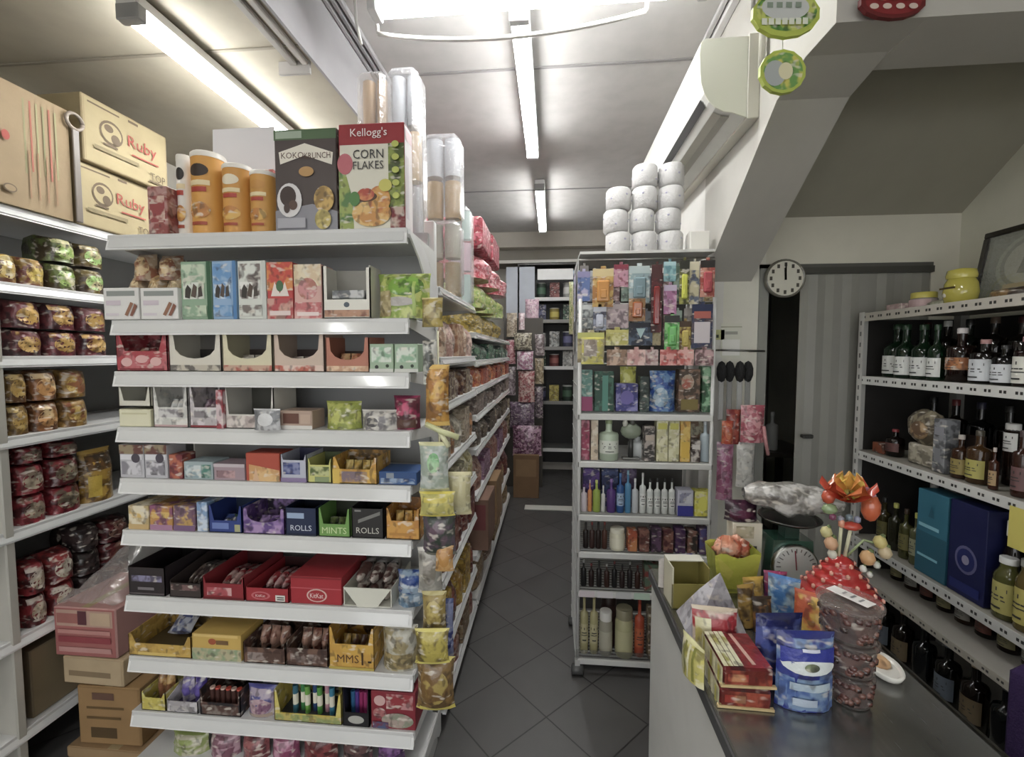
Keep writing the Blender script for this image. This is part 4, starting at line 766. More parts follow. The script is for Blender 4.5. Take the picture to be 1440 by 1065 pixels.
for k in range(2): Lp(5, (14, 62)[k], (60, 110)[k], noodle('7a1c26', '3a1014', '8a7a68', '5a4a40', k), 'noodle_pack', '%s noodle pack, %s from the end panel, topmost row, fifth wall shelf' % ('dark red', ORD[k]), 'noodles', .06, 500, .15, .226)
Lp(5, 114, 162, lambda w, d, h: pouch(w, d, h, 'b08a24', '6a4a18', [('r', .1, .6, .9, .9, '6a4a24', '3a3024'), ('r', .1, .1, .4, .5, 'c9a82a')], 'c09a30', 'foil', .9, 3), 'noodle_bag', 'tall golden noodle bag at the end of the red packs on the fifth wall shelf', 'noodles', .22, 500, .1)
row(6, ((18, 52), (54, 94)), (.12, .12), [('8a2028', '3a1014', 'b8a890', 'c9bcae'), ('8f2a2c', '5a1c20', 'b0a48c', 'd0c8b8')], 'red and silver', 0)
row(6, ((96, 132),), (.1, .1, .1), [('241c1e', '3a2c2c', '2e2626', '4a3c3a'), ('1e1818', '3a2a2a', '2a2222', '3a3030')], 'black', 0)
for r in range(3): Lp(6, 134, 176, noodle('5a1c22', '2a1012', '6a4038', '8a6a5a', r), 'noodle_pack', 'maroon noodle pack behind the black ones, %s row of the sixth wall shelf' % ('lower', 'middle', 'topmost')[r], 'noodles', .095, 500, .15, r * .097)
T('carton', 'plain brown carton standing on the lowest wall shelf', 'box', pack(.30, .3, .26, '7a6a50', None, [('r', .02, .02, .98, .98, '857455'), ('r', .4, .3, .45, .8, '6a5a40')], (), (), 'carton'), (LX - .18, 1.56, LZ[6] + .0008), PI / 2)
# ---- carton stack in the side aisle
CY = 1.47
def cart(pl, pr, z0, z1, d, col, ops, label, rz=0.0, dy=0.0):
    a, b = aty(pl, 900, CY + dy), aty(pr, 900, CY + dy); w = b.x - a.x; h = z1 - z0 - .001
    m = MB().box(-w / 2, w / 2, -d / 2, d / 2, 0, h, col, 'carton', None, .004); m.art(face_front(w, d, h), ops, 'carton', 1, w / h)
    m.box(-w * .06, w * .06, -d / 2 + .004, d / 2 - .004, h, h + .0008, 'a89468', 'carton')
    return T('carton', label, 'box', m, ((a.x + b.x) / 2, CY + dy + d / 2, z0 + .0005), rz)
zz = lambda py: aty(130, py, CY).z
cart(84, 214, 0.0, zz(1046), .3, '9a7a50', [('r', .02, .02, .98, .96, 'a28358')], 'brown carton on the floor under the carton stack', 0, -.02)
cart(104, 190, zz(1046), zz(965), .26, '93703e', [('r', .03, .03, .97, .97, '9c7846'), ('r', .2, .12, .62, .3, '55401f'), ('r', .15, .62, .75, .66, '6a5028'), ('r', .25, .78, .6, .9, '6a4a3a'), ('r', .15, .45, .7, .49, '6a5028')], 'brown carton with dark print, second from the floor in the stack', .02)
cart(86, 172, zz(964), zz(926), .26, 'b39a74', [('r', .03, .05, .97, .95, 'bba37d'), ('r', .1, .3, .8, .5, '8a7454')], 'low beige carton between the pink carton and the dark printed one', -.02)
pk = cart(77, 164, zz(925), zz(856), .27, 'b0807a', [('r', .02, .02, .98, .98, 'a8605c'), ('r', .05, .62, .95, .95, 'b89482'), ('r', .06, .68, .4, .88, 'a06058'), ('r', .4, .66, .54, .94, '5a2a34'), ('r', .6, .66, .92, .92, 'c0a486'), ('r', .08, .1, .92, .2, 'c08a84'), ('r', .08, .3, .92, .42, '983c44'), ('r', .08, .48, .92, .56, 'c0847c')], 'pink and red printed carton at the top of the carton stack')
wr = MB()
def wrapfn(u, v):
    q = Vector((u * 3, v * 3, 2)); k = noise.noise(q * 2.1) * .02
    return ((u - .5) * .245 * (1 - .35 * v), -.13 + .27 * v, .004 + (1 - abs(2 * u - 1) ** 3) * (.008 + .15 * S_(v * PI * .55) ** 1.2) + k * (v > .05) * (0 < u < 1) + abs(k))
wr.grid(wrapfn, 14, 12, 'e4e2df', 'clear', None)
T('plastic_wrap', 'crumpled clear plastic wrap heaped on the pink carton', 'wrap', wr, (pk.location.x, pk.location.y, zz(856) + .001))
# ================================================================== GONDOLA ALONG THE MAIN AISLE
GX = -.43
B1 = [1.81, 1.535, 1.345, 1.10, .87, .63, .32, .10]; B2 = [1.67, 1.51, 1.35, 1.19, .99, .72, .36, .10]
run_unit('aisle_shelf_unit', 'white shelf run facing the aisle, just behind the candy end', GX, 1.70, .78, .42, B1, 2.0, PI / 2, (0, 1), .035)
run_unit('aisle_shelf_unit', 'white shelf run facing the aisle, deeper in the shop', GX, 2.50, 2.0, .42, B2, 1.95, PI / 2, (0, .5, 1), .035)
# the mirrored half towards the carton aisle
run_unit('side_shelf_unit', 'white shelf run whose back is to the aisle gondola', -1.31, 4.50, 2.8, .42, [1.81, 1.45, 1.1, .7, .3], 2.0, -PI / 2, (0, .5, 1), .035)
def Gp(zs, y0, y1, fn, name, label, cat, h, d=.12, dx=.006, z_off=0.0, group=None):
    return T(name, label, cat, fn(y1 - y0 - .005, d, h), (GX - dx - d / 2, (y0 + y1) / 2, zs + .0008 + z_off), PI / 2, group)
rows1 = [(1, [('a9836a', 'd8c0a8', 'tan'), ('b08a80', 'e0c4b8', 'pinkish'), ('9a6a50', 'c9a888', 'brown')], 5, .17), (2, [('4a2428', '8a6a4a', 'dark maroon'), ('5a3a30', '9a8a70', 'brown'), ('6a4a44', 'b0a090', 'dusty brown')], 6, .13),
         (3, [('8a7a68', 'c0b09a', 'beige'), ('7a5a44', 'c08a5a', 'brown and orange'), ('a09a88', 'd8d0c0', 'grey')], 5, .17), (4, [('b0a884', 'd8d0a8', 'cream'), ('c4bc8a', 'a89a5a', 'pale yellow'), ('8f8a6a', 'c9c0a0', 'khaki')], 5, .16),
         (5, [('5a1c20', '8a4a3a', 'dark red'), ('6a2428', 'a06a5a', 'crimson')], 5, .17), (6, [('c9a42a', '8a6a1c', 'golden'), ('5a1c20', '9a5a4a', 'wine red'), ('d0b040', 'a87a24', 'yellow')], 5, .2), (7, [('7a5a40', 'a8906a', 'brown'), ('8a3a34', 'b08a7a', 'brick red')], 4, .15)]
for si, pal, n, h in rows1:
    for k in range(n):
        c, c2, wd_ = pal[k % len(pal)]; w = .74 / n; y0 = 1.72 + w * k; hh = h * (1 - .06 * ((k * 7) % 3))
        Gp(B1[si], y0, y0 + w, (lambda w, d, h: pouch(w, d, h, c, c2, [('e', .5, .55, .34, .22, c2, c)], None, 'foil', .8, k + si)) if (si + k) % 3 else (lambda w, d, h: pack(w, d, h, c, c2, [('r', .1, .5, .9, .8, c2, c)])), 'snack_pack', '%s snack pack, %s from the candy end, %s shelf, first aisle run' % (wd_, ORD[k], ORD[si]), 'snack', hh)
rows2 = [(1, [('1f4038', '4a7a5a', 'dark green'), ('2a3a34', '6a8a7a', 'blackish green')], 8, .11), (2, [('b0482c', 'd88a4a', 'orange red'), ('8a2a24', 'c06a4a', 'red'), ('c06a34', '5a2a1c', 'orange')], 8, .12), (3, [('6a5a54', '9a8a80', 'grey brown'), ('4a3a38', '8a7a74', 'dull brown')], 7, .11),
         (4, [('3a302c', '6a5a4c', 'dark'), ('4a3c30', '7a6a54', 'dark brown')], 7, .14), (5, [('8a4a3c', 'b08a7a', 'rust'), ('6a3a5a', '9a7a94', 'purple'), ('7a3430', 'a8685c', 'red brown')], 7, .18), (6, [('7a5a38', 'a08458', 'brown'), ('5a2024', '8a4a40', 'maroon')], 6, .24), (7, [('8a6a40', 'a88a5c', 'tan'), ('6a4a30', '8f7048', 'brown')], 5, .2)]
for si, pal, n, h in rows2:
    for k in range(n):
        if si == 6 and k < 3: continue
        c, c2, wd_ = pal[k % len(pal)]; w = 1.92 / n; y0 = 2.54 + w * k; hh = h * (1 - .07 * ((k * 5) % 3))
        Gp(B2[si], y0, y0 + w, (lambda w, d, h: pouch(w, d, h, c, c2, [('e', .5, .5, .36, .3, c2, c)], None, 'foil', .8, k + si, 6, 6)) if (si + k) % 3 else (lambda w, d, h: pack(w, d, h, c, c2, [('r', .1, .4, .9, .85, c2, c)])), 'snack_pack', '%s snack pack, %s along the %s shelf, deeper aisle run' % (wd_, ORD[k], ORD[si]), 'snack', hh)
# bundles in clear wrap on the top shelves
def bundle(w, d, h, n=3, tan='c2a074', sil='b9bdbd'):
    inner = MB()
    for k in range(n):
        z0 = h * (k + .06) / n; z1 = h * (k + .94) / n; c = tan if k % 2 == 0 else sil
        for sx in (-1, 1): inner.lathe([(w * .22, z0), (w * .235, (z0 + z1) / 2), (w * .22, z1)], 14, c, 'card', None, Matrix.Translation((sx * w * .25, 0, 0)))
    film_ = MB().box(-w / 2, w / 2, -d / 2, d / 2, 0, h, 'e6e6ea', 'clear', None, min(w, d) * .16)
    return [('roll', inner), ('film', film_)]
def Bp(Y, pl, pr, yt, zb, lab, n=2, hh=0, **k):
    a, b = aty(pl, yt, Y), aty(pr, yt, Y)
    return T('wrapped_bundle', lab, 'bundle', bundle(b.x - a.x - .004, .15, hh or aty(pl, yt, Y).z - zb, n, **k), ((a.x + b.x) / 2, Y + .076, zb + .001))
zt = B1[0]
Bp(1.80, 498, 540, 98, zt, 'tall clear wrapped bundle of tan topped rolls behind the chocolate cereal', 4, 0, tan='b4b6b8', sil='a8865c')
Bp(1.80, 541, 586, 92, zt, 'tall clear wrapped bundle of pale topped rolls behind the corn flakes', 4, 0, tan='b0905f', sil='b9bcc2')
Bp(2.02, 592, 645, 186, zt + .36, 'clear wrapped bundle standing above the aisle beside the corn flakes', 2, 0, tan='a88a5e', sil='b4b6bc')
Bp(2.02, 592, 645, 285, zt, 'clear wrapped bundle on the top aisle shelf below another bundle', 2, .355, tan='a08a60', sil='b0ac9c')
Bp(2.28, 628, 660, 290, zt, 'slim clear wrapped bundle of pastel rolls at the end of the first aisle run', 3, tan='b8cfcb', sil='d8b9c8')
# stacked packs on the deeper run
z = B2[0] + .0
for k, (y0, y1) in enumerate(((2.54, 2.90), (2.92, 3.28), (3.30, 3.66))):
    lev = 0
    for r, (h, c, c2, wd_) in enumerate(((.15, 'b0942a', '6a5a24', 'mustard'), (.17, 'b4b86a', '8aa84a', 'yellow green'), (.16, 'b03a48', 'e0a0a8', 'pink red'), (.18, '8f2434', 'c06070', 'red'))[: (4, 4, 3)[k]]):
        over = (.0, .02, .05, .03)[r] + .01 * k
        Gp(z, y0, y1, (lambda w, d, h: pack(w, d, h, c, c2, [('r', .05, .1, .95, .85, c, c2)], [('r', .05, .1, .95, .85, c, c2)], (), 'card', .012)) if r == 3 else (lambda w, d, h: pouch(w, d, h, c, c2, [('e', .5, .5, .4, .36, c2, c)], None, 'foil', .9, k + r)), 'tissue_pack', '%s pack, %s level of the %s pile on top of the deeper aisle run' % (wd_, ORD[r], ORD[k]), 'pack', h, .34, -over, lev)
        lev += h + .002
# ---- snack bags hanging down the corner post
def bagp(Y, pl, pr, yt, yb, d, col, c2, front, crimp, lab, seed=0, mt='foil', rz=0.1, tilt=0.0, name='hanging_bag'):
    a, b = aty(pl, yb, Y), aty(pr, yt, Y)
    return T(name, lab, 'bag', pouch(b.x - a.x, d, b.z - a.z, col, c2, front, crimp, mt, .15, seed, 8, 10, .12), ((a.x + b.x) / 2, Y, a.z), rz, None, tilt)
hb = [(1.32, 598, 632, 513, 598, .05, 'c9922c', '8a5a24', [('r', .15, .45, .85, .75, 'd8a840', 'b0702a')], 'd8b050', 'tall orange yellow packet hanging on the corner post above the other bags', 'foil'),
      (1.31, 590, 632, 622, 690, .05, 'c4ccc8', '9aa89a', [('e', .5, .6, .22, .2, '6ab06a', 'a8d0a0')], 'd6d4a0', 'clear grey bag with a green mark hanging below the orange packet', 'foil'),
      (1.28, 590, 640, 692, 724, .05, 'b8b05a', 'd8cc6a', [('r', .1, .6, .9, .8, 'd0c040', 'e6dc8a')], 'd8c83a', 'bag with a bright yellow tie hanging beside the fifth candy shelf', 'foil'),
      (1.36, 630, 663, 664, 722, .05, 'c0b88a', 'd6d0a8', [('r', .2, .2, .8, .8, 'cac294')], 'd0c89a', 'plain cream bag hanging on the aisle side of the corner post', 'foil'),
      (1.30, 594, 642, 720, 778, .05, '3a443c', '5a4a5a', [('e', .5, .5, .3, .3, '2c3c30', '6a5060')], '6a6a60', 'dark green and black bag hanging beside the sixth candy shelf', 'foil'),
      (1.29, 612, 638, 768, 802, .03, 'b07a3a', 'd0a05a', [('e', .5, .5, .3, .3, 'c08a3c')], 'c49a5a', 'small orange brown packet hanging under the dark green bag', 'foil'),
      (1.30, 588, 622, 770, 832, .04, 'a8a49c', '8a8880', [('e', .5, .5, .3, .3, '9a948c', '7a7468')], 'c9c6be', 'grey clear bag hanging beside the seventh candy shelf', 'foil'),
      (1.29, 594, 628, 832, 888, .05, 'a08a40', '6a5a34', [('e', .5, .5, .36, .34, '8a7434', 'c0ac5a')], 'bcb070', 'yellow brown bag hanging between the grey bag and the lowest cluster', 'foil'),
      (1.36, 619, 638, 842, 928, .03, '22307a', '8a94c0', [('r', .2, .35, .8, .6, '2a3a8a', 'a0a8d0')], '3a4a8a', 'narrow deep blue packet hanging low on the corner post', 'foil'),
      (1.29, 586, 640, 925, 992, .07, '8a6a34', '5a4424', [('e', .5, .5, .38, .34, '7a5a2c', 'b09a4a')], 'd0c04a', 'bulging brown and yellow bag hanging lowest on the corner post', 'foil'),
      (1.245, 584, 632, 885, 930, .04, 'b8a83c', '6a5a2c', [('p', [(.05, .9), (.2, 1.0), (.95, .3), (.85, .15)], 'd8cc7a')], 'd6ca5a', 'bag with a pale yellow strip hanging just above the lowest brown bag', 'foil')]
for k, q in enumerate(hb): bagp(*q[:10], q[10], k + 20, q[11])
st = MB().tube([(0, 0, 0), (.004, 0, -.6), (0, 0, -1.2)], .003, 6, 'd9d4b0', 'plastic')
pz = aty(616, 512, 1.35)
T('hanging_strip', 'thin pale strip on the corner post that holds the snack bags', 'strip', st, (pz.x, 1.35, 1.62))
tie = MB().tube([(-.05, 0, .02), (0, -.01, 0), (.05, 0, -.02)], .009, 6, 'd6d8a0', 'foil').tube([(-.01, 0, 0), (.02, 0, -.05)], .008, 6, 'dedcb0', 'foil')
pz = aty(622, 606, 1.31); T('bag_tie', 'pale yellow knotted tie between the orange packet and the clear bag', 'tie', tie, pz)
# ---- cartons low on the aisle floor
for k, (Y, pl, pr, yt, yb, c) in enumerate(((2.62, 664, 702, 705, 792, '7a5a48'), (3.2, 672, 706, 684, 742, '8a6a44'))):
    a, b = aty(pl, yb, Y), aty(pr, yt, Y); 
    T('carton', ('brown carton jutting from a low shelf of the deeper aisle run', 'tan carton behind the brown one on a low shelf of the deeper aisle run')[k], 'box', pack(.16, .3, .31, c, None, [('r', .1, .4, .9, .9, ('7a3a3c', '9a7a50')[k])], [('r', .1, .1, .9, .9, c)], (), 'carton'), (-.455, 2.72 + .4 * k, B2[6] + .001))
# ================================================================== BACK OF THE SHOP
bu = [('back_panel', MB().box(-.40, .50, 5.84, 5.848, .1, 2.62, '22211f', 'paint')), ('side_panel', MB().box(-.42, -.40, 5.42, 5.84, 0, 2.62, '3a3936', 'paint')), ('side_panel', MB().box(.50, .52, 5.42, 5.84, 0, 2.62, '3a3936', 'paint')), ('top_panel', MB().box(-.42, .52, 5.42, 5.84, 2.62, 2.64, '3a3936', 'paint'))]
BZ = [.36, .95, 1.38, 1.62, 1.95, 2.22]
for z in BZ: bu.append(('shelf', MB().box(-.40, .50, 5.45, 5.84, z - .02, z, '4a4946', 'paint'), [('price_rail', MB().box(-.40, .50, 5.438, 5.45, z - .03, z + .012, 'd9d8d6' if z in (.36, 2.22, 1.38) else '8a8884', 'paint'))]))
T('dark_shelf_unit', 'dark shelf unit with pale price rails against the back wall', 'shelving', bu)
T('light_panel', 'bright white header panel on the dark shelf unit at the back', 'panel', MB().box(aty(756, 380, 5.43).x, aty(806, 380, 5.43).x, 5.40, 5.43, aty(756, 394, 5.42).z, aty(756, 379, 5.42).z, 'f0f0f0', 'paint'))
T('wall_board', 'pale blue panel beside the dark shelf unit at the back', 'panel', MB().box(aty(712, 400, 5.44).x, aty(752, 400, 5.44).x, 5.42, 5.44, 1.9, 2.60, 'b9c0cc', 'paint').box(aty(712, 400, 5.44).x, aty(752, 400, 5.44).x, 5.42, 5.44, 0, 1.9, '5a5652', 'paint'))
bk = [('6a6a68', 'b0b0ae', 'grey'), ('3a3a52', '6a6a90', 'dark blue'), ('8a7a2a', 'c0b04a', 'mustard'), ('2a3a30', '4a6a54', 'dark green'), ('6a3030', '9a5a54', 'maroon'), ('9a9a96', 'd0d0cc', 'pale grey')]
for si, z in enumerate(BZ[1:]):
    for k in range(5):
        c, c2, wd_ = bk[(k + si * 2) % 6]
        T('tin', '%s tin, %s from the pale blue panel on the %s dark shelf' % (wd_, ORD[k], ORD[si]), 'tin', can(.06, .2 * (1 - .1 * (k % 3)) if si < 4 else .2, c, 'a8a8a4', c2) if (k + si) % 2 else pack(.12, .1, .2, c, c2), (-.3 + .165 * k, 5.56, z + .0008))
for k, (pl, pr, yt, yb, Y, c, c2, lab) in enumerate(((738, 758, 420, 462, 5.2, 'c9a0b4', 'e0c4d0', 'pink packet hanging before the pale blue panel'), (722, 748, 468, 492, 4.9, 'b0a890', '5a5040', 'beige packet high on the left pile at the back'), (726, 750, 494, 520, 4.9, 'a86a8a', 'e0d0d8', 'pink and white packet at the back of the aisle'), (728, 752, 522, 566, 4.9, '9a4a50', 'd0b0a8', 'red and white packet at the back of the aisle'), (716, 752, 566, 602, 4.9, '5a4458', '8a7488', 'dull purple bag at the back of the aisle'), (720, 762, 600, 642, 4.75, '5a2a48', 'b088a0', 'wine purple bag on top of the brown carton at the back'), (800, 815, 395, 470, 4.6, 'b0a87a', '7a8a4a', 'yellow green packet hanging by the toilet rolls'), (806, 826, 378, 430, 3.4, '4a6a9a', 'a0b0c8', 'blue and lilac card hanging on the deep end of the wire rack'))):
    lab = lab.replace('on the left pile ', '')
    a, b = aty(pl, yb, Y), aty(pr, yt, Y)
    T('hanging_bag', lab, 'bag', pouch(b.x - a.x, .1, b.z - a.z, c, c2, [('e', .5, .5, .34, .3, c2, c)], None, 'foil', .6, k + 50), ((a.x + b.x) / 2, Y + .05, a.z))
xs = [(712, 727, 440, 474, 'b8a890', '8a7a68', 'oatmeal'), (752, 766, 470, 500, 'a89a9c', '6a5a5c', 'ashen'), (711, 725, 478, 512, '8a3a48', 'c08a90', 'crimson'), (752, 765, 504, 540, '7a6a50', 'b0a080', 'khaki'), (711, 725, 516, 556, '6a5a60', 'a89aa0', 'mauve grey'), (752, 764, 544, 588, '4a3a44', '8a7a84', 'plum grey'), (710, 717, 560, 612, '5a4a3a', '9a8a70', 'brown'), (729, 738, 440, 464, 'c0a0a8', 'e0d0d4', 'rosy')]
for k, (pl, pr, yt, yb, c, c2, w_) in enumerate(xs):
    a, b = aty(pl, yb, 4.96), aty(pr, yt, 4.96)
    T('hanging_bag', w_ + ' packet hanging on the narrow dark panel at the back', 'bag', pouch(b.x - a.x, .06, b.z - a.z, c, c2, [('e', .5, .5, .34, .3, c2, c)], None, 'foil', .6, k + 90), ((a.x + b.x) / 2, 4.98, a.z))
st_ = MB().box(-.55, -.10, 5.04, 5.06, 0, 1.95, '4a443c', 'paint').box(-.55, -.10, 5.06, 5.3, 0, .04, '4a443c', 'paint')
T('peg_panel', 'narrow dark panel behind the purple bags at the back', 'panel', st_)
a, b = aty(722, 690, 4.66), aty(758, 640, 4.66)
T('carton', 'brown carton below the wine purple bag at the back', 'box', pack(b.x - a.x, .06, b.z - .002, '7a5a38', None, [('r', .1, .5, .9, .9, '8a6a44')], (), (), 'carton'), ((a.x + b.x) / 2, 4.67, .0006))
# ================================================================== WIRE RACK
RY, RX0, RX1, RD = 2.06, .122, .735, .40
RZ = [1.27, 1.045, .79, .61, .42, .085]
rp = []
for x in (RX0 + .008, RX1 - .008):
    for y in (RY + .008, RY + RD):
        rp.append(('post', MB().tube([(x, y, .06), (x, y, 1.80 if y < RY + .1 else 2.0)], .0085, 8, 'c9c9c6', 'paint')))
        w = MB().lathe([(.012, -.03), (.026, -.026), (.026, .026), (.012, .03)], 12, '4a4a4a', 'plastic', None, Matrix.Translation((x, y, .0265)) @ Matrix.Rotation(PI / 2, 4, 'Y')).box(x - .012, x + .012, y - .012, y + .012, .05, .075, 'b9b9b6', 'paint')
        rp.append(('caster', w))
for z in RZ:
    m = MB()
    for y in (RY, RY + RD): m.box(RX0, RX1, y, y + .01, z - .03, z - .002, 'cfcfcb', 'paint', None, .003)
    for x in (RX0, RX1 - .01): m.box(x, x + .01, RY, RY + RD, z - .03, z - .002, 'cfcfcb', 'paint', None, .003)
    for k in range(16): yy = RY + .012 + (RD - .02) * k / 15; m.box(RX0, RX1, yy - .002, yy + .002, z - .008, z - .001, 'b9b9b5', 'paint')
    rp.append(('shelf', m))
m = MB()
for k in range(9): yy = RY + .02 + (RD - .04) * k / 8; m.box(RX0 - .004, RX0, yy - .0015, yy + .0015, .1, 2.0, 'b5b5b2', 'paint')
for k in range(24): zz_ = .12 + k * .08; m.box(RX0 - .006, RX0 - .004, RY + .01, RY + RD, zz_ - .0015, zz_ + .0015, 'b5b5b2', 'paint')
rp.append(('side_grid', m))
m = MB().box(RX0 + .02, RX1 - .02, RY + RD - .002, RY + RD, .1, 1.98, '5a5855', 'paint')
rp.append(('back_panel', m))
for z in (1.985, 1.78, 1.555, 1.50): rp.append(('hook_bar', MB().tube([(RX0, RY + .05, z), (RX1, RY + .05, z)], .005, 8, 'bdbdba', 'metal')))
rp.append(('glass_shelf', MB().box(RX0 + .01, RX1 - .01, RY + .0, RY + RD - .01, 1.272, 1.278, 'c0d0cc', 'pane')))
T('wire_rack', 'white wire rack on casters crammed with household goods', 'rack', rp)
RZ[0] = 1.279
# cards on hooks
def hang(pl, pr, yt, yb, col, c2, bub, head, lab, dy=0.0, front=()):
    Y = RY - .012 + dy; a, b = aty(pl, yb, Y), aty(pr, yt, Y); w, h = b.x - a.x, b.z - a.z
    T('hanging_card', lab, 'card pack', hang_card(w, h - .012, col, c2, bub, head, front), ((a.x + b.x) / 2, Y, a.z))
for k in range(13):
    c, c2 = [('b0a8a0', '7a7470'), ('8a8f98', 'c0c4c8'), ('a8905c', 'd0c090'), ('7a5a5a', 'b89a98'), ('9ab0a0', '6a8070')][k % 5]
    hang(815 + 14.6 * k, 828 + 14.6 * k, 370 + (k * 7) % 9, 424, c, c2, None, c2, '%s small card, %s from the aisle, deeper on the top hooks of the rack' % (('grey', 'blue grey', 'tan', 'dusty rose', 'sage')[k % 5], ORD[k]), .06)
    hang(815 + 14.6 * k, 828 + 14.6 * k, 428 + (k * 5) % 8, 486, c2, c, None, c, '%s small card, %s from the aisle, deeper on the second hooks of the rack' % (('dark grey', 'pale blue', 'cream', 'rose', 'moss')[k % 5], ORD[k]), .06)
for k, (yt, yb, Y, c, c2, lab) in enumerate(((384, 452, 2.2, '8a90b0', 'c0b8cc', 'lilac card on the aisle side of the rack'), (452, 500, 2.3, 'b8b4b0', '6a6660', 'grey white card on the aisle side of the rack, below the lilac one'), (400, 470, 2.42, 'a8a06a', 'c8c49a', 'olive card deeper on the aisle side of the rack'))):
    z1, z0 = aty(806, yt, Y).z, aty(806, yb, Y).z
    T('hanging_card', lab, 'card pack', hang_card(.11, z1 - z0 - .012, c, c2, None, c2), (RX0 - .012, Y, z0), -PI / 2)
hc = [(812, 830, 378, 424, '5a72a8', 'b8b0cc', None, '8a86b0', 'blue and lilac card at the aisle edge of the top hook row', .03), (833, 863, 374, 432, 'c4a04a', 'a8702c', 'c98a34', 'd0bc84', 'yellow and orange card on the top hook row', 0), (863, 884, 368, 404, 'c08a9c', '7a2a3a', None, '8a2a40', 'pink card with a dark red heading on the top hook row', .02), (884, 914, 370, 426, '8aa0a4', 'c4d0d0', '7a949c', 'b0c0c0', 'grey blue card on the top hook row', 0),
      (915, 932, 368, 468, '5a1c20', '3a1416', '8a2a28', '4a2020', 'long dark red brush pack hanging down two rows', -.01), (933, 951, 364, 396, '8ab8bc', '5a8a94', None, 'a8ccd0', 'short teal card on the top hook row', .01), (933, 952, 397, 442, 'a86a94', 'c8a0bc', None, 'c0b0c8', 'mauve card under the short teal one', .0), (955, 970, 362, 428, '8a8a34', '3a3a1c', 'c8cc3a', '2c2c20', 'black and lime card on the top hook row', 0), (969, 984, 364, 428, 'c9c09a', '4a5a7a', None, 'd8d0b0', 'slanting cream and blue card on the top hook row', .012), (984, 1006, 362, 418, 'a8483c', 'c9907a', 'b84a54', '2a2422', 'red card with a black hanger at the wall end of the top hook row', 0),
      (812, 834, 425, 462, 'a8aeac', '5a5e60', None, 'c4c8c6', 'grey white card at the aisle edge of the second hook row', .02), (834, 853, 428, 465, '9aa0b4', '3a3e50', 'b0b4c4', 'c0c4d0', 'grey card with a pale oval on the second hook row', 0), (853, 884, 424, 462, 'b8a4a8', '6a5a60', None, 'a89a9a', 'dusty pink card on the second hook row', .01), (884, 908, 408, 452, '8a5a34', 'b08450', 'a85a24', '9aa4a4', 'card with a brown cone on the second hook row', -.005), (884, 918, 450, 486, '20283a', '4a5a70', None, '1a1c2c', 'navy card with a pale triangle on the second hook row', 0),
      (934, 956, 440, 492, '4a9a4a', '8acc7a', '5ab04e', '2c2c2a', 'bright green card on the second hook row', 0), (955, 972, 448, 492, '6a4a24', 'c0a84a', 'c4b050', '4a3420', 'brown card with a yellow curve on the second hook row', .01), (972, 1003, 424, 490, '2c3454', '5a4a50', None, '232c50', 'navy and white card at the wall end of the second hook row', 0), (852, 884, 460, 486, 'b0a84a', 'd0cc8a', None, 'c0b85a', 'small yellow card under the dusty pink one', 0), (812, 850, 464, 510, 'b8ac7a', '8a7a5a', 'c0b0a0', 'b8b85a', 'clear card edged in yellow at the aisle edge of the rack', -.012)]
for q in hc: hang(*q[:9], q[9], [('p', [(.3, .75), (.7, .75), (.5, .3)], 'a8c4c8')] if 'triangle' in q[8] else [('r', .12, .12, .88, .6, 'c9c0c4'), ('r', .1, .68, .9, .84, 'b0584c')] if 'navy and white' in q[8] else ())
for k, (a, b, c, c2) in enumerate(((853, 882, 'c4a48c', '8a6a50'), (882, 908, 'c4908a', 'e0c0b8'), (908, 926, 'c0a8a4', '9a6a6a'), (928, 952, 'b8504c', 'd89a94'), (952, 976, 'c45a50', 'e0aca4'), (977, 1004, 'c09a9c', '5a3a3c'))):
    hang(a, b, 488, 514, c, c2, None, None, ('peach', 'salmon', 'greyish', 'red', 'coral', 'pale pink')[k] + ' little packet in the low row of hooks above the first rack shelf', -.004)
T('hanging_bag', 'yellow edged packet hanging at the aisle corner of the rack', 'packet', pouch(.10, .02, .12, 'c4ba4a', 'a8a07a', [('r', .1, .3, .7, .9, 'a89a88', '7a6a5a')], 'd0c84a', 'foil', .2, 9), (aty(833, 500, RY - .06).x, RY - .06, aty(833, 512, RY - .03).z))
def Rk(i, pl, pr, yt, fn, name, label, cat='bottle', d=.06, dy=.022, group=None): return put(RZ[i - 1], RY + dy, pl, pr, yt, (lambda w, d_, h: fn(w, d_, min(h, (1.49, 1.235, 1.01, .755, .575, .385)[i - 1] - RZ[i - 1]))), name, label, cat, d, 0, group)
bx = lambda c, c2, ops=(): (lambda w, d, h: pack(w, d, h, c, c2, list(ops)))
bg = lambda c, c2, ops=(), s=0: (lambda w, d, h: pouch(w, d, h, c, c2, list(ops), None, 'foil', .7, s))
bt = lambda g, cp, lb=None, **k: (lambda w, d, h: bottle(w / 2, h, g, cp, label=lb, mt=k.pop('mt', 'plastic') if 'mt' in k else 'plastic', **k))
jr = lambda c, l, lb=None: (lambda w, d, h: jar(w / 2, h, c, l, lb, 'plastic'))
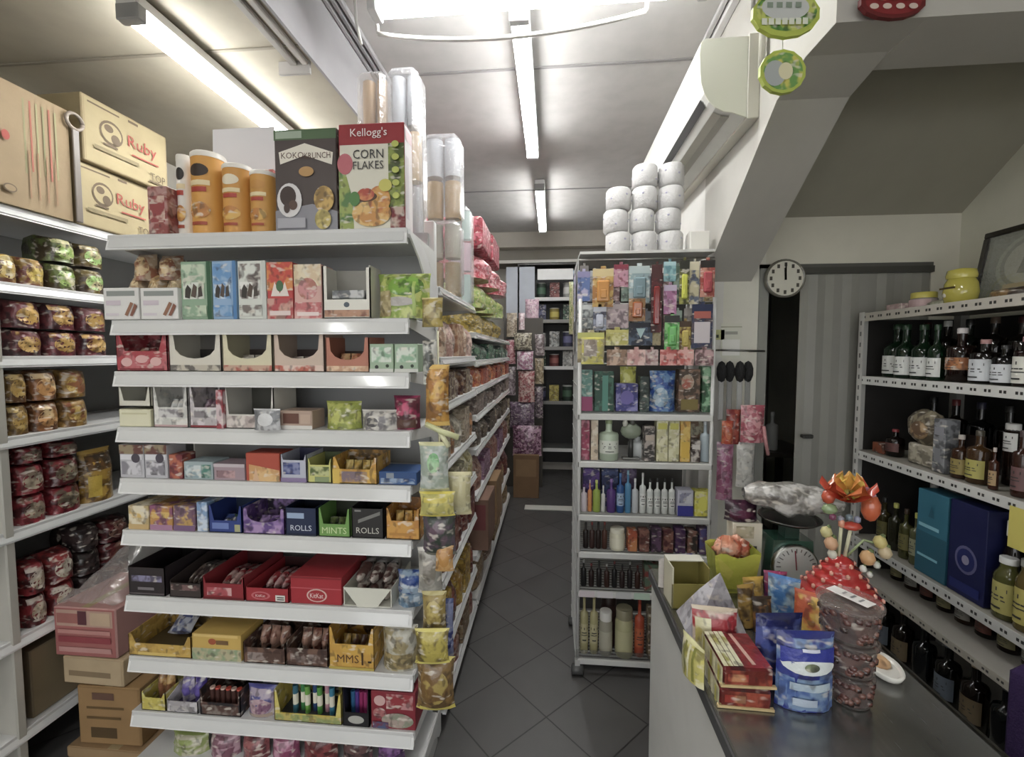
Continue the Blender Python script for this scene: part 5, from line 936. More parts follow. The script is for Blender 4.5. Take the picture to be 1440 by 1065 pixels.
# first rack shelf
Rk(1, 816, 834, 521, bx('5a8a80', '8ab0a8', [('r', 0, 0, 1, .35, '9a3a6a')]), 'soap_box', 'teal soap box with a magenta foot at the aisle end of the glass rack shelf', 'box')
Rk(1, 836, 864, 523, bx('1f4a3a', '3a6a58', [('r', .4, 0, .7, .9, '4a8a7a')]), 'soap_box', 'dark green soap box on the glass rack shelf', 'box')
Rk(1, 866, 898, 540, bx('3a3a80', '8a88c0', [('e', .5, .5, .3, .25, '6a60a8')]), 'soap_box', 'indigo soap box on the glass rack shelf', 'box')
Rk(1, 872, 896, 516, lambda w, d, h: pouch(w, d, h, 'b0b03a', 'd8d86a', [('e', .5, .8, .3, .14, 'c8c840')], None, 'foil', .7, 3), 'refill_bag', 'yellow green refill bag behind the indigo soap box', 'bag', .03, .09)
Rk(1, 915, 953, 522, bg('2a4f98', '6a94c0', [('e', .4, .35, .3, .24, '7a9ab4', 'b0c4d0')], 2), 'refill_bag', 'blue refill bag with a pale oval on the glass rack shelf', 'bag')
Rk(1, 955, 986, 520, bx('4a3a2c', '8a6a54', [('e', .4, .7, .3, .18, 'b09a84', 'b0503c'), ('r', .1, .05, .9, .3, '7a6a2a')]), 'soap_box', 'brown soap box with a busy top on the glass rack shelf', 'box')
Rk(1, 988, 1004, 516, bx('2c5a3a', '8ab890'), 'soap_box', 'green soap box at the wall end of the glass rack shelf', 'box')
Rk(1, 900, 914, 530, bx('22302c', '4a5a54'), 'soap_box', 'blackish soap box beside the blue refill bag', 'box')
# second rack shelf
Rk(2, 816, 830, 590, bx('9a3454', 'c07a8a'), 'soap_box', 'slim magenta box at the aisle end of the second rack shelf', 'box')
Rk(2, 831, 842, 588, bx('c8b49a', 'e0d4c0'), 'soap_box', 'slim beige box beside the magenta one', 'box')
Rk(2, 843, 872, 588, bt('b0c0a8', '8a9a70', 'd4d8cc'), 'lotion_bottle', 'pale green lotion bottle on the second rack shelf')
def brush_head(w, d, h):
    m = MB().ball((0, 0, h * .72), (w * .48, .03, h * .2), '8a9480', 'plastic', 12).ball((-w * .28, -.01, h * .92), (.014, .014, .018), 'c8c8bc', 'plastic', 8).ball((w * .05, -.01, h * .95), (.014, .014, .018), '5a5a54', 'plastic', 8)
    m.tube([(0, 0, 0), (0, 0, h * .6)], .012, 8, '3a3a38', 'plastic').box(-w * .4, w * .4, -.02, .02, 0, .012, '6a6a66', 'plastic', None, .004); return m
Rk(2, 873, 906, 578, brush_head, 'toilet_brush', 'grey green brush with a wide head standing on the second rack shelf', 'brush')
Rk(2, 884, 912, 612, bt('d0d4d4', '3a3a3c'), 'lotion_bottle', 'white lotion bottle behind the grey green brush', 'bottle', .05, .1)
Rk(2, 906, 922, 600, bx('3a3634', 'b0a49c', [('r', .1, .6, .9, .75, 'b8a898')]), 'soap_box', 'black box with a pinkish band on the second rack shelf', 'box')
for k, (a, b, yt) in enumerate(((924, 941, 572), (941, 957, 576))): Rk(2, a, b, yt, bx('c8c494', 'dedbb8', [('r', .1, .8, .9, .95, 'c4c04a')]), 'incense_box', 'tall cream box, %s beside the black banded box' % ('first', 'second')[k], 'box')
Rk(2, 957, 972, 592, bx('cf9c34', 'e0c05a', [('r', .1, .1, .9, .5, 'd8b02a')]), 'incense_box', 'tall orange yellow box on the second rack shelf', 'box')
Rk(2, 957, 990, 588, bx('a09c84', '6a4a34'), 'soap_box', 'dull beige box behind the orange yellow one', 'box', .04, .09)
Rk(2, 972, 986, 620, bx('3a2a26', 'c8c0b8', [('r', .1, .6, .9, .8, 'cfcac4')]), 'soap_box', 'small dark box with a white band on the second rack shelf', 'box')
Rk(2, 988, 1003, 586, bt('b4c4cc', 'd8e0e4'), 'lotion_bottle', 'clear pale blue bottle at the wall end of the second rack shelf')
# third rack shelf
for k, (a, b, yt, g, cp, lb, lab) in enumerate(((817, 827, 684, 'd8ccd4', '5a2a70', None, 'white tube with a purple cap'), (827, 834, 678, 'd88a4a', 'd8c8c0', None, 'orange tube'), (834, 846, 678, '9ab03a', 'c8d06a', None, 'lime green bottle'), (846, 853, 686, 'd4d4d0', 'e0e0dc', None, 'small white tube'), (854, 868, 676, '5a3a80', '8a6aa8', None, 'violet bottle'), (868, 880, 668, '2c5a98', '4a7ab4', 'a0b8d4', 'blue bottle'), (880, 890, 664, '4a8ab4', '8ab8d0', None, 'sky blue bottle'), (890, 900, 676, 'c8ccd0', 'e0e0e0', None, 'frosted white tube'))):
    Rk(3, a, b, yt, bt(g, cp, lb), 'lotion_bottle', lab + ' in the front row of the third rack shelf')
for k in range(5): Rk(3, 901 + 10.4 * k, 911 + 10.4 * k, 676 if k else 668, bt('d6dad6', '2a2a2c' if k else 'd0ccd0', 'e2e4e0'), 'lotion_bottle', 'white bottle with a %s cap, %s in the white row of the third rack shelf' % ('black' if k else 'pale', ORD[k]))
Rk(3, 953, 976, 690, bx('c4c4d4', None, [('r', 0, 0, 1, .4, '3a3a98'), ('r', .1, .5, .9, .9, 'd6d8e0', '8a8aa8')]), 'soap_box', 'white soap box with a blue foot on the third rack shelf', 'box')
Rk(3, 977, 1001, 692, bx('d2cc2a', 'e4e07a', [('e', .5, .5, .3, .3, 'dcd84a')]), 'soap_box', 'bright yellow soap box on the third rack shelf', 'box')
for k in range(3): Rk(3, 820 + 26 * k, 844 + 26 * k, 660, bx(('3a2a6a', '28305a', '4a3a5a')[k], ('6a4a9a', '4a5a8a', '7a6a8a')[k]), 'soap_box', ('purple', 'dark blue', 'slate')[k] + ' box at the back of the third rack shelf', 'box', .05, .12)
# fourth rack shelf
for k in range(4): Rk(4, 820 + 9 * k, 829 + 9 * k, 738, bt(('241c1a', '3a2420', '2a1c18', '4a2a20')[k], ('1a1a1a', '8a2a24')[k % 2]), 'medicine_bottle', 'dark little bottle, %s from the aisle on the fourth rack shelf' % ORD[k])
Rk(4, 858, 881, 746, jr('d8d4b8', 'dedac4', 'e0dcc4'), 'ointment_jar', 'cream jar on the fourth rack shelf', 'jar')
Rk(4, 883, 897, 748, bx('b0502c', 'd0884a'), 'soap_box', 'orange box beside the cream jar', 'box')
for k in range(6): Rk(4, 899 + 17 * k, 914 + 17 * k, 748 - 3 * (k % 2), bx(('6a3a34', '3a2a3a', '5a2a30', '4a2a5a', '3a302c', '55508a')[k], ('9a6a5a', '6a4a6a')[k % 2]), 'soap_box', ('reddish brown', 'aubergine', 'maroon', 'plum', 'dark grey', 'violet blue')[k] + ' little box on the fourth rack shelf', 'box')
# fifth rack shelf
for k in range(8): Rk(5, 817 + 11 * k, 826 + 11 * k, 792 + (k * 5) % 9, bt(('1a1a1a', '2a1a18', '221c1c', '3a2018')[k % 4], ('a8a8a4', '6a2020', '2a2a2a')[k % 3]), 'sauce_bottle', 'black sauce bottle, %s from the aisle on the fifth rack shelf' % ORD[k])
Rk(5, 906, 930, 796, bx('7a2a24', '4a6a54'), 'soap_box', 'dark red packet at the counter end of the fifth rack shelf', 'box')
for k in range(4): T('price_card', '%s price strip on the fifth rack shelf, %s from the aisle' % (('pinkish white', 'white', 'grey', 'mint green')[k], ORD[k]), 'label', MB().box(-.036, .036, -.003, 0, 0, .03, ('cfc4c8', 'd4d0d2', 'c4c4c4', 'b8d0bc')[k], 'card'), (RX0 + .05 + .085 * k, RY - .0005, RZ[4] - .028))
# lowest rack shelf
for k, (a, b) in enumerate(((816, 829), (830, 843))): Rk(6, a, b, 838, bt('a8a070', '8a8458', 'b8b084'), 'oil_bottle', 'tall straw coloured bottle, %s from the aisle on the lowest rack shelf' % ORD[k])
Rk(6, 843, 863, 864, jr('9a9684', 'dad8d2', 'b0ac98'), 'jar', 'jar with a white lid on the lowest rack shelf')
Rk(6, 866, 893, 860, jr('a8a478', '8a8468', 'b4b084'), 'jar', 'wide straw coloured jar on the lowest rack shelf')
Rk(6, 894, 909, 846, bt('a8401c', '8a2a18', 'b85a2c'), 'sauce_bottle', 'orange red bottle half hidden by the counter')
Rk(6, 845, 870, 838, jr('3a2420', '2a1c18'), 'jar', 'dark jar at the back of the lowest rack shelf', 'jar', .06, .1)
Rk(6, 912, 940, 860, bx('5a4a3a', '8a7a5a'), 'soap_box', 'brown box behind the counter on the lowest rack shelf', 'box')
T('notice_rail', 'clear label fence along the lowest rack shelf', 'label', MB().box(RX0, RX1, RY - .003, RY - .001, .09, .13, '6a6862', 'clear'))
# ================================================================== TOILET ROLLS on the rack
TY = 2.12; tz = 2.02
rp = MB().box(RX0 + .005, RX1 - .005, RY + .03, RY + RD, tz - .012, tz, 'd0cfca', 'paint')
T('top_board', 'white board across the top of the wire rack', 'board', rp)
rows = [((0, 856), (0, 884), (0, 916)), ((1, 858), (1, 889), (1, 921)), ((2, 858), (2, 890), (2, 922)), ((3, 884), (3, 916))]
def roll_mb(k):
    m = MB(); r = .058; prof = [(.018, .004), (.05, 0), (r, .01), (r * 1.01, .05), (r, .092), (.05, .102), (.02, .098)]
    m.lathe(prof, 18, 'c6c4c3', 'tissue'); m.lathe([(.019, .0), (.019, .1)], 10, '8a7a66', 'card', None, None, True, False)
    for q in range(5): a = q * 1.3 + k; m.ball((C_(a) * .054, S_(a) * .054, .05 + .02 * S_(q * 2.1)), (.008, .008, .006), 'a8a6c0', 'tissue', 6)
    return m.mesh('toilet_roll')
RM = [roll_mb(k) for k in range(3)]
for r, rw in enumerate(rows):
    for k, (lv, px) in enumerate(rw):
        p = aty(872, 340, TY); p.x += .1225 * (k + (1 if r == 3 else 0)) - .012 * (r % 2) + .012 * (r == 3)
        T('toilet_roll', 'white wrapped toilet roll, %s from the aisle in the %s layer above the rack' % (ORD[k], ('lowest', 'second', 'third', 'top')[r]), 'toilet roll', RM[(k + r) % 3], (p.x, TY + .075, tz + .001 + .1035 * r), k * 1.1 + r)
T('small_box', 'plain white box beside the lowest toilet rolls', 'box', pack(.085, .08, .09, 'dedbd2'), (aty(985, 350, TY).x, TY + .05, tz + .001))
# ================================================================== WALL BY THE DOOR
nb = MB().box(0, .10, -.002, 0, 0, .17, 'dcdccc', 'card').box(.008, .092, -.003, -.002, .01, .09, 'efeee8', 'card').box(.0, .10, -.0035, -.002, .15, .155, 'b0b094', 'card').box(.02, .08, -.003, -.002, .115, .13, 'a8a89c', 'card')
p = aty(1013, 503, YD - .004); T('wall_notice', 'white paper notice pinned on the wall beside the door', 'paper', nb, (p.x, YD - .001, p.z))
p = aty(1010, 478, YD - .004); T('wall_sticker', 'small green and yellow sticker next to the white notice', 'sticker', MB().box(0, .05, -.002, 0, 0, .05, 'b8bc7a', 'card').box(.01, .022, -.003, -.002, .01, .025, '2c3a24', 'card'), (p.x - .02, YD - .001, p.z))
def at_wall(px, py, Y): return aty(px, py, Y)
HY = 2.14
for k in range(4):
    p = aty(1015 + 13 * k, 592, HY); t = aty(1015 + 13 * k, 512, HY)
    L = t.z - p.z
    T('ladle', 'grey brush with a black head, %s from the rack, hanging by the door' % ORD[k], 'brush', [('handle', MB().box(-.012, .012, -.004, .004, 0, L * .8, ('a8a8a6', '8a8a88')[k % 2], 'plastic', None, .003)), ('bristle_block', MB().ball((0, 0, L * .86), (.022, .03, .052), '232324', 'fabric', 10))], (p.x, HY + .02 + .012 * (k % 2), p.z))
hbr = MB().tube([(.79, HY + .02, 1.565), (.99, HY + .02, 1.56)], .005, 8, '8a8a88', 'metal')
hbr.tube([(.80, HY + .02, 1.565), (.80, YD, 1.565)], .005, 8, '8a8a88', 'metal').tube([(.98, HY + .02, 1.56), (.98, YD, 1.56)], .005, 8, '8a8a88', 'metal')
T('hook_rail', 'thin metal rail on the wall that holds the black headed brushes', 'rail', hbr)
for k, (pl, pr, yt, yb, c, c2, lab, dy) in enumerate(((1020, 1042, 576, 624, '8a2a2c', 'b0503c', 'dark red pouch hanging beneath the black headed brushes', 0), (1040, 1076, 570, 622, 'a8485a', 'd89aa0', 'pink red pouch with a dangling ribbon by the door', -.02), (1014, 1032, 592, 624, 'b8442c', 'd0744c', 'bright orange red pouch at the rack side of the door wall', -.03), (1006, 1032, 622, 702, 'c08aa8', 'a85a80', 'pink bag hanging low beside the rack', 0), (1034, 1062, 622, 684, 'b9b8b2', 'd0cfc9', 'white grey bag hanging low by the door', -.01))):
    a, b = aty(pl, yb, HY + dy), aty(pr, yt, HY + dy)
    T('pouch', lab, 'pouch', pouch(b.x - a.x, .04, b.z - a.z, c, c2, [('e', .5, .5, .3, .3, c2, c)], None, 'foil', .5, k + 70), ((a.x + b.x) / 2, HY + dy, a.z))
p = aty(1074, 600, HY - .03); q = aty(1080, 640, HY - .03)
T('ribbon', 'pink ribbon dangling in front of the dark doorway', 'ribbon', MB().tube([(p.x, HY - .03, p.z), (p.x + .008, HY - .035, (p.z + q.z) / 2), (q.x, HY - .03, q.z)], .008, 6, 'c88a8c', 'fabric'))
ck = aty(1103, 392, YD - .03); r = .092
cm = MB().lathe([(r, 0), (r * 1.02, .012), (r * .96, .028), (r * .88, .014)], 32, '6f6c60', 'gloss', None, Matrix.Rotation(PI / 2, 4, 'X'), True, False)
fc = MB().lathe([(r * .9, .0), (r * .9, .018)], 32, 'd9d6c6', 'card', None, Matrix.Rotation(PI / 2, 4, 'X'))
for k in range(12):
    a = k * PI / 6; fc.box(r * .72 * S_(a) - .006, r * .72 * S_(a) + .006, -.0195, -.018, r * .72 * C_(a) - .009, r * .72 * C_(a) + .009, '4a463c', 'card')
hd = MB()
for a, L, w_ in ((-.06, .05, .005), (.0, .075, .0035)): hd.box(-w_, w_, -.0215, -.0205, -.008, L, '2a2822', 'plastic', None, 0, Matrix.Rotation(a, 4, 'Y'))
T('wall_clock', 'round white wall clock over the dark doorway', 'clock', [('rim', cm), ('dial', fc), ('hand', hd)], (ck.x, YD - .022, ck.z))
# storeroom behind the door
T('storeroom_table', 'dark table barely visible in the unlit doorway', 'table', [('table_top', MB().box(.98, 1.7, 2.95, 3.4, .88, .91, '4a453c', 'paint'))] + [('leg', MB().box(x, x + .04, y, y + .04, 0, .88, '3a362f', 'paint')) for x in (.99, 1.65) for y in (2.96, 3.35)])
for k in range(2): T('store_bottle', ('white bottle standing in the dark doorway beside the frame', 'taller white bottle standing in the dark doorway beside the folding door')[k], 'bottle', bottle(.035, .2 + .05 * k, 'c9c9c4', 'd8d8d4', mt='plastic'), (1.36 + .1 * k, 3.05, .911))
# ================================================================== COUNTER
CX0, CX1, CY0, CY1, CZ = .327, .785, -.35, 1.43, .85
body = MB().box(CX0, CX1 - .02, CY0, CY1, .03, CZ - .03, 'd6d6d2', 'paint', None, .003).box(CX0 + .03, CX1 - .05, CY0 + .02, CY1 - .03, 0, .03, '3a3a38', 'paint')
top = MB().box(CX0 - .004, CX1, CY0 - .005, CY1 + .005, CZ - .022, CZ, '8f8f8c', 'brushed_steel', None, .003)
edge = MB().box(CX0 - .009, CX0 - .0045, CY0 - .005, CY1 + .005, CZ - .032, CZ - .004, '4a4a4c', 'plastic')
edge2 = MB().box(CX1 + .0005, CX1 + .006, CY0 - .005, CY1 + .005, CZ - .03, CZ + .004, '6f6d66', 'metal')
cut = link('counter', None); cut['label'] = 'white sales counter with a brushed steel top'; cut['category'] = 'counter'; LABELS.setdefault(cut['label'], []).append(('counter', None))
for n_, m_ in (('cabinet', body), ('worktop', top), ('edge_strip', edge), ('edge_strip', edge2)): link(n_, m_, cut)
def onc(px, py): return atz(px, py, CZ)
# -- biscuit loaves, a stack of three striped packs with the top ones tilted
p = onc(1052, 1003)
def loaf(s):
    def g():
        w, d, h = .098, .115, .038; m = MB().box(-w / 2, w / 2, -d / 2, d / 2, 0, h, '70181a', 'foil', '4a1014', .006)
        m.art(face_front(w, d, h), [('r', .04, .1, .96, .9, '6a2018', 'a0442c'), ('r', .1, .3, .5, .7, '9a3024', 'c88a5a')], 'foil', 1, w / h)
        m.art(face_top(w, d, h), [('r', .42, .03, .98, .98, '8a1c22', '6a141a'), ('p', [(.62, .1), (.7, .1), (.62, .95), (.54, .95)], 'c8a090')] + [('r', .03 + .1 * k, .03, .12 + .1 * k, .98, ('c9c49a', '9a9440')[k % 2], 'd8d4b4') for k in range(4)], 'foil', 1, w / d)
        m.box(-w / 2 - .004, w / 2 + .004, -d / 2 - .003, -d / 2 + .004, -.0, .005, 'c9b07a', 'foil')
        sd = lambda u, v, e=0: (-w / 2 - e, d / 2 - d * u, h * v)
        m.art(sd, [('r', .0, .0, 1, 1, 'd8d2b0')] + [('r', .08 + .19 * k, .05, .17 + .19 * k, .95, ('b8b03c', 'e2dcb8')[k % 2]) for k in range(5)], 'foil', 1, d / h)
        return m
    return g()
LM = loaf(0).mesh('biscuit_pack')
for r in range(2):
    T('biscuit_pack', 'dark red biscuit pack with yellow striped end, %s of the counter stack' % ('lower', 'upper')[r], 'biscuits', LM, (p.x + .004 * r, p.y + .066 + .006 * r, CZ + .001 + .0395 * r), -.03 + .05 * r)
T('biscuit_pack', 'yellow striped biscuit pack standing beside the dark red stack', 'biscuits', pouch(.075, .03, .085, 'c9c060', 'ddd8b0', [('r', .1 + .2 * k, .08, .18 + .2 * k, .92, ('e2deb8', '8a8a34')[k % 2]) for k in range(4)], 'd8d49a', 'foil', .6, 3), (p.x - .078, p.y + .085, CZ + .001), -PI / 2 * .8)
T('biscuit_pack', 'red and cream biscuit pack leaning behind the dark red stack', 'biscuits', pouch(.1, .03, .12, 'a8242c', 'd8c8b8', [('r', .5, .1, .9, .9, 'a8202a', 'd8b0a8'), ('r', .05, .1, .4, .8, 'd8d2a8', 'b8a84a')], 'c8b8a0', 'foil', .5, 4), (p.x - .012, p.y + .145, CZ + .001), -.1, None, -.12)
# -- blue standing pouch
p = onc(1143, 1008); a = aty(1100, 960, p.y); b = aty(1186, 960, p.y); hh = aty(1143, 884, p.y + .04).z - CZ
T('wipes_pouch', 'blue stand-up pouch with a white oval panel on the counter', 'pouch', pouch(b.x - a.x, .05, hh, '27358c', '6a8ab8',
  [('r', .03, .02, .97, .45, '7f9cc0', '3a5aa0'), ('e', .5, .62, .47, .1, 'dfe4e2'), ('e', .5, .63, .12, .055, '3a4a3a', '8aa07a'), ('r', .03, .62, .97, .82, '2a369a'), ('e', .5, .6, .46, .085, 'd8dfe0'), ('e', .5, .61, .13, .05, '46503f', '8a9a70'), ('r', .15, .3, .85, .4, 'b9cad6', '9fb4c8'), ('r', .2, .1, .6, .2, 'b0c0d4'), ('r', .35, .8, .65, .84, 'c8ccdf')], '232c78', 'foil', .85, 2, 8, 10, .03), ((a.x + b.x) / 2, p.y + .03, CZ + .001), .03)
T('wipes_pouch', 'second dark blue pouch standing just behind the blue one', 'pouch', pouch(.1, .04, .15, '20276a', '4a5aa0', [('r', .1, .7, .9, .85, '2a327c', '6a78b8')], '1c2258', 'foil', .8, 5, 8, 10, .03), ((a.x + b.x) / 2 - .02, p.y + .09, CZ + .001), .1)
# -- three clear tubs
def tub(r, h):
    b = MB().lathe([(r * .86, .001), (r * .93, h * .5), (r, h * .86)], 24, 'cfc4c0', 'thin_clear', None)
    l = MB().lathe([(r * 1.03, h * .86), (r * 1.07, h * .9), (r * 1.07, h * .97), (r * .98, h), (r * .9, h * .965)], 24, 'b8a8a4', 'thin_clear', None)
    c = MB()
    c.lathe([(r * .82, .004), (r * .88, h * .45), (r * .93, h * .8)], 20, '34191a', 'card', '5a342c')
    rr = random.Random(3)
    for k in range(46):
        an = rr.random() * 2 * PI; t = rr.random(); q = r * (.78 + .1 * t); c.ball((C_(an) * q, S_(an) * q, h * (.12 + .66 * t)), (.009, .009, .007), ('4a2826', '5a322c', '301a18', '6a4238')[k % 4], 'gloss', 6)
    return [('wall', b.mesh('wall')), ('lid', l.mesh('lid')), ('sweets', c.mesh('sweets'))]
p = onc(1215, 1008); z = CZ + .001; TB = None
for k, (r, h) in enumerate(((.04, .064), (.046, .068), (.053, .074))):
    t = T('sweet_tub', '%s clear tub of brown sweets in the counter stack' % ('lowest', 'middle', 'topmost')[k], 'tub', tub(r, h), (p.x + .0 - .003 * k, p.y + .045, z), .4 * k)
    z += h + .0012
T('price_slip', 'white paper slip lying on the topmost tub', 'paper', MB().box(-.014, .014, -.038, .038, 0, .0012, 'e6e2de', 'card').art(lambda u, v, e=0: (-.014 + .028 * u, -.038 + .076 * v, .0012 + e), [('r', .2, .2, .8, .26, '8a8a8a'), ('r', .2, .4, .8, .46, '8a8a8a'), ('r', .2, .6, .7, .66, 'a09a9a')]), (p.x - .002, p.y + .05, z), .5)
# -- white oval dish
p = onc(1265, 968)
dm = MB().lathe([(.03, 0), (.041, .006), (.046, .016), (.043, .019), (.034, .012)], 24, 'dedcd4', 'gloss', None, Matrix.Diagonal((.72, 1.1, 1.05, 1)))
T('coin_dish', 'white oval dish at the inner edge of the counter', 'dish', [('bowl', dm), ('filling', MB().ball((-.004, .014, .014), (.022, .026, .012), 'd0a878', 'card', 10, 'b88a58'))], (p.x, p.y + .045, CZ + .001), -.25)
# -- clear pouches of chips, grey wrap
p = onc(1000, 905)
gw = MB(); P4 = [(-.06, -.075, .0), (.055, -.05, .0), (.06, .05, .0), (-.055, .06, .0)]
gw.add([(-.075, -.08, 0), (.075, -.055, 0), (.07, .055, 0), (-.06, .055, 0), (.03, .0, .135), (-.02, .01, .085)], [(0, 1, 4, 5), (1, 2, 4), (2, 3, 5, 4), (3, 0, 5), (3, 2, 1, 0)], 'a29ea8', 'foil', 'c4c2c8')
T('grey_bag', 'grey folded bag slumped between the cream box and the chips', 'bag', gw, (p.x + .018, p.y + .08, CZ + .001), .1)
for k, (px, py, c, c2, w, h, lab, rz) in enumerate(((1056, 888, 'b08a30', '4a3018', .05, .105, 'upright bag of yellow sticks beside the grey folded bag', .3), (1066, 872, 'c9a030', '8a6a20', .06, .10, 'checkered yellow snack bag behind the grey folded bag', .2), (1096, 862, 'a83468', '4a2a60', .06, .10, 'magenta snack bag beside the checkered yellow one', -.1), (1106, 880, '3a78b8', 'a8c8d8', .075, .115, 'bright blue snack bag behind the blue stand-up pouch', -.5), (1144, 908, 'c8582c', 'e0b840', .07, .115, 'orange and yellow snack bag beside the clear tubs', -.6), (1078, 895, '3a2a20', 'b07830', .05, .085, 'dark snack bag with tan sticks behind the red biscuit packs', .1))):
    q = onc(px, py)
    T('snack_bag', lab, 'bag', pouch(w, .035, h, c, c2, [('r', .1, .15, .9, .8, c, c2), ('p', [(.2, .2), (.35, .2), (.6, .8), (.45, .8)], c2)], c, 'foil', .6, 30 + k), (q.x, q.y + .02, CZ + .001), rz, None, -.12)
# -- cream box with an olive inside
p = onc(972, 872); w, d, h = .10, .075, .115; cb_ = MB()
cb_.box(-w / 2, w / 2, -d / 2, d / 2, 0, .003, '7a7030').box(-w / 2, -w / 2 + .004, -d / 2, d / 2, 0, h, 'cfcab0').box(w / 2 - .003, w / 2, -d / 2, d / 2, 0, h, '8a7f34').box(-w / 2, w / 2, d / 2 - .003, d / 2, 0, h, '857a30').box(-w / 2, w / 2, -d / 2, -d / 2 + .004, 0, h * .6, '857a2c')
cb_.box(-w / 2, w / 2, d / 2 - .035, d / 2 + .002, h, h + .003, 'd8d5c6')
T('open_box', 'cream open box with an olive inside on the counter edge', 'box', cb_, (p.x + .01, p.y + .085, CZ + .001), .05)
p = onc(948, 838)
T('paper_pile', 'crumpled white paper standing at the deep end of the counter', 'paper', pouch(.055, .035, .085, 'cfc8c2', '7a6a62', [('r', .3, .2, .6, .7, '8a7a6c', 'b8aea4')], None, 'tissue', .5, 8), (p.x - .01, p.y + .055, CZ + .001), .4)
T('sachet', 'violet and white sachet lying on the rack side of the paper', 'packet', pouch(.08, .03, .075, '5a4f98', 'cfcad8', [('e', .4, .3, .2, .2, 'd8d4dc', '6a60a0')], None, 'foil', .5, 9), (p.x + .055, p.y + .11, CZ + .001), .2)
T('note_holder', 'cream display card leaning before the violet sachet', 'card', pack(.075, .012, .06, 'bdb8a0', None, [('r', .1, .1, .6, .9, 'cbc8b4')]), (p.x + .05, p.y + .06, CZ + .001), .1)
# -- yellow gift bag with orange tissue
p = onc(1028, 828); gb = MB(); w, d, h = .125, .07, .115
def gbf(u, v, e=0): k = .8 + .25 * v; return ((u - .5) * w * k, -d / 2 * k - e, h * v * (1 + .06 * S_(u * 9)))
gb.grid(lambda u, v: gbf(u, v), 8, 6, 'c4c82c', 'foil')
gb.grid(lambda u, v: (gbf(u, v)[0], d / 2 * (.8 + .25 * v), gbf(u, v)[2] * 1.1), 8, 6, 'c4c83c', 'foil', None, True, None, True)
for s in (-1, 1): gb.grid(lambda u, v: (s * w / 2 * (.8 + .25 * v), (-d / 2 + d * u) * (.8 + .25 * v), h * v * 1.08), 3, 6, 'b4ba2c', 'foil', None, True, None, s < 0)
gb.art(gbf, [('p', [(.05, .98), (.42, .6), (.3, .32), (.12, .5)], 'd0cc48'), ('r', .1, .05, .9, .12, '9aa02a')], 'foil', 6)
ts = MB()
for k in range(9): a = k * 2.4; ts.ball((.032 * C_(a) * (k > 0), .014 * S_(a) * (k > 0), h * (1.0 + .05 * (k % 4))), (.024, .018, .026), ('c8603c', 'd07a54', 'b8502c')[k % 3], 'foil', 10, 'e0a080', None, .9, k)
p2 = [('bag', gb), ('tissue_paper', ts)]
T('gift_bag', 'yellow gift bag stuffed with orange tissue on the counter', 'gift bag', p2, (p.x, p.y + .0, CZ + .001), .05)
# -- white box with dark dots, purple bag on top of it
DY = 1.368; a = aty(1031, 735, DY); b = aty(1073, 735, DY)
T('dotted_box', 'white box with a row of dark dots behind the gift bag', 'box', pack(b.x - a.x, .05, a.z - CZ - .002, 'cfc9b4', None, [('r', .66, .55, .82, .62, '3a3a34'), ('r', .66, .42, .82, .49, '3a3a34'), ('r', .66, .29, .82, .36, '3a3a34'), ('r', .1, .75, .7, .95, 'b4ac8c', '8a8468')]), ((a.x + b.x) / 2, DY + .025, CZ + .001), 0)
T('dark_bag', 'dark purple bag lying on top of the dotted box', 'bag', pouch(.10, .05, .062, '2c1424', '4a2038', [('r', .1, .2, .9, .6, '341628', '5a2040')], None, 'foil', .8, 4), ((a.x + b.x) / 2 - .012, DY + .025, a.z + .001), .0)
# -- spring scale
SX, SY = aty(1117, 800, 1.31).x + .012, 1.37; dz = aty(1117, 800, 1.31).z - CZ
sb = MB().box(-.066, .058, -.046, .05, 0, .012, '24443a', 'plastic', None, .004); sb.plate([(-.064, .012), (.056, .012), (.05, .15), (-.058, .15)], .08, '2c5446', 'gloss', None, Matrix.Translation((0, -.038, 0))); sb.box(-.02, .02, -.02, .02, .15, .192, '24443a', 'plastic')
MX = Matrix.Rotation(PI / 2, 4, 'X')
dl = MB().lathe([(.064, 0), (.064, .012), (.06, .014)], 36, 'a8aaa4', 'metal', None, Matrix.Translation((-.004, -.039, dz)) @ MX)
fc = MB().lathe([(.060, .0), (.060, .0146)], 36, 'c3cbc6', 'card', None, Matrix.Translation((-.004, -.039, dz)) @ MX)
for k in range(24):
    a_ = k * PI / 12; M = Matrix.Translation((-.004, -.0541, dz)) @ Matrix.Rotation(a_, 4, 'Y'); fc.box(-.0014, .0014, -.0005, 0, .046 if k % 2 else .042, .055, '5a5e5a', 'card', None, 0, M)
nd = MB().box(-.0014, .0014, -.0565, -.0555, -.008, .05, '8a2a3a', 'plastic', None, 0, Matrix.Translation((-.004, 0, dz)) @ Matrix.Rotation(-.1, 4, 'Y'))
pan = MB().lathe([(.02, .19), (.02, .196), (.07, .198), (.085, .208), (.083, .21), (.068, .201)], 28, '6a6a68', 'metal')
T('spring_scale', 'dark green spring scale with a round pale dial', 'scale', [('housing', sb), ('dial_rim', dl), ('dial', fc), ('needle', nd), ('pan', pan)], (SX, SY, CZ + .001), 0)
bm = MB()
def bwf(u, v):
    a = 2 * PI * u; r = (.046 + .02 * noise.noise(Vector((C_(a) * 2, S_(a) * 2, v * 6)))) * (S_(PI * min(1, max(0, .04 + .92 * v))) ** .5)
    return ((v - .5) * .27, C_(a) * r * 1.1, .258 + S_(a) * r * .95 + .02 * (1 - v) - .012)
bm.grid(bwf, 20, 22, '8a867f', 'foil', 'c9c6c2')
T('wrapped_bundle', 'clear plastic wrapped bundle lying across the scale pan', 'bundle', bm, (SX + .006, SY + .0, CZ + .01), -.1)
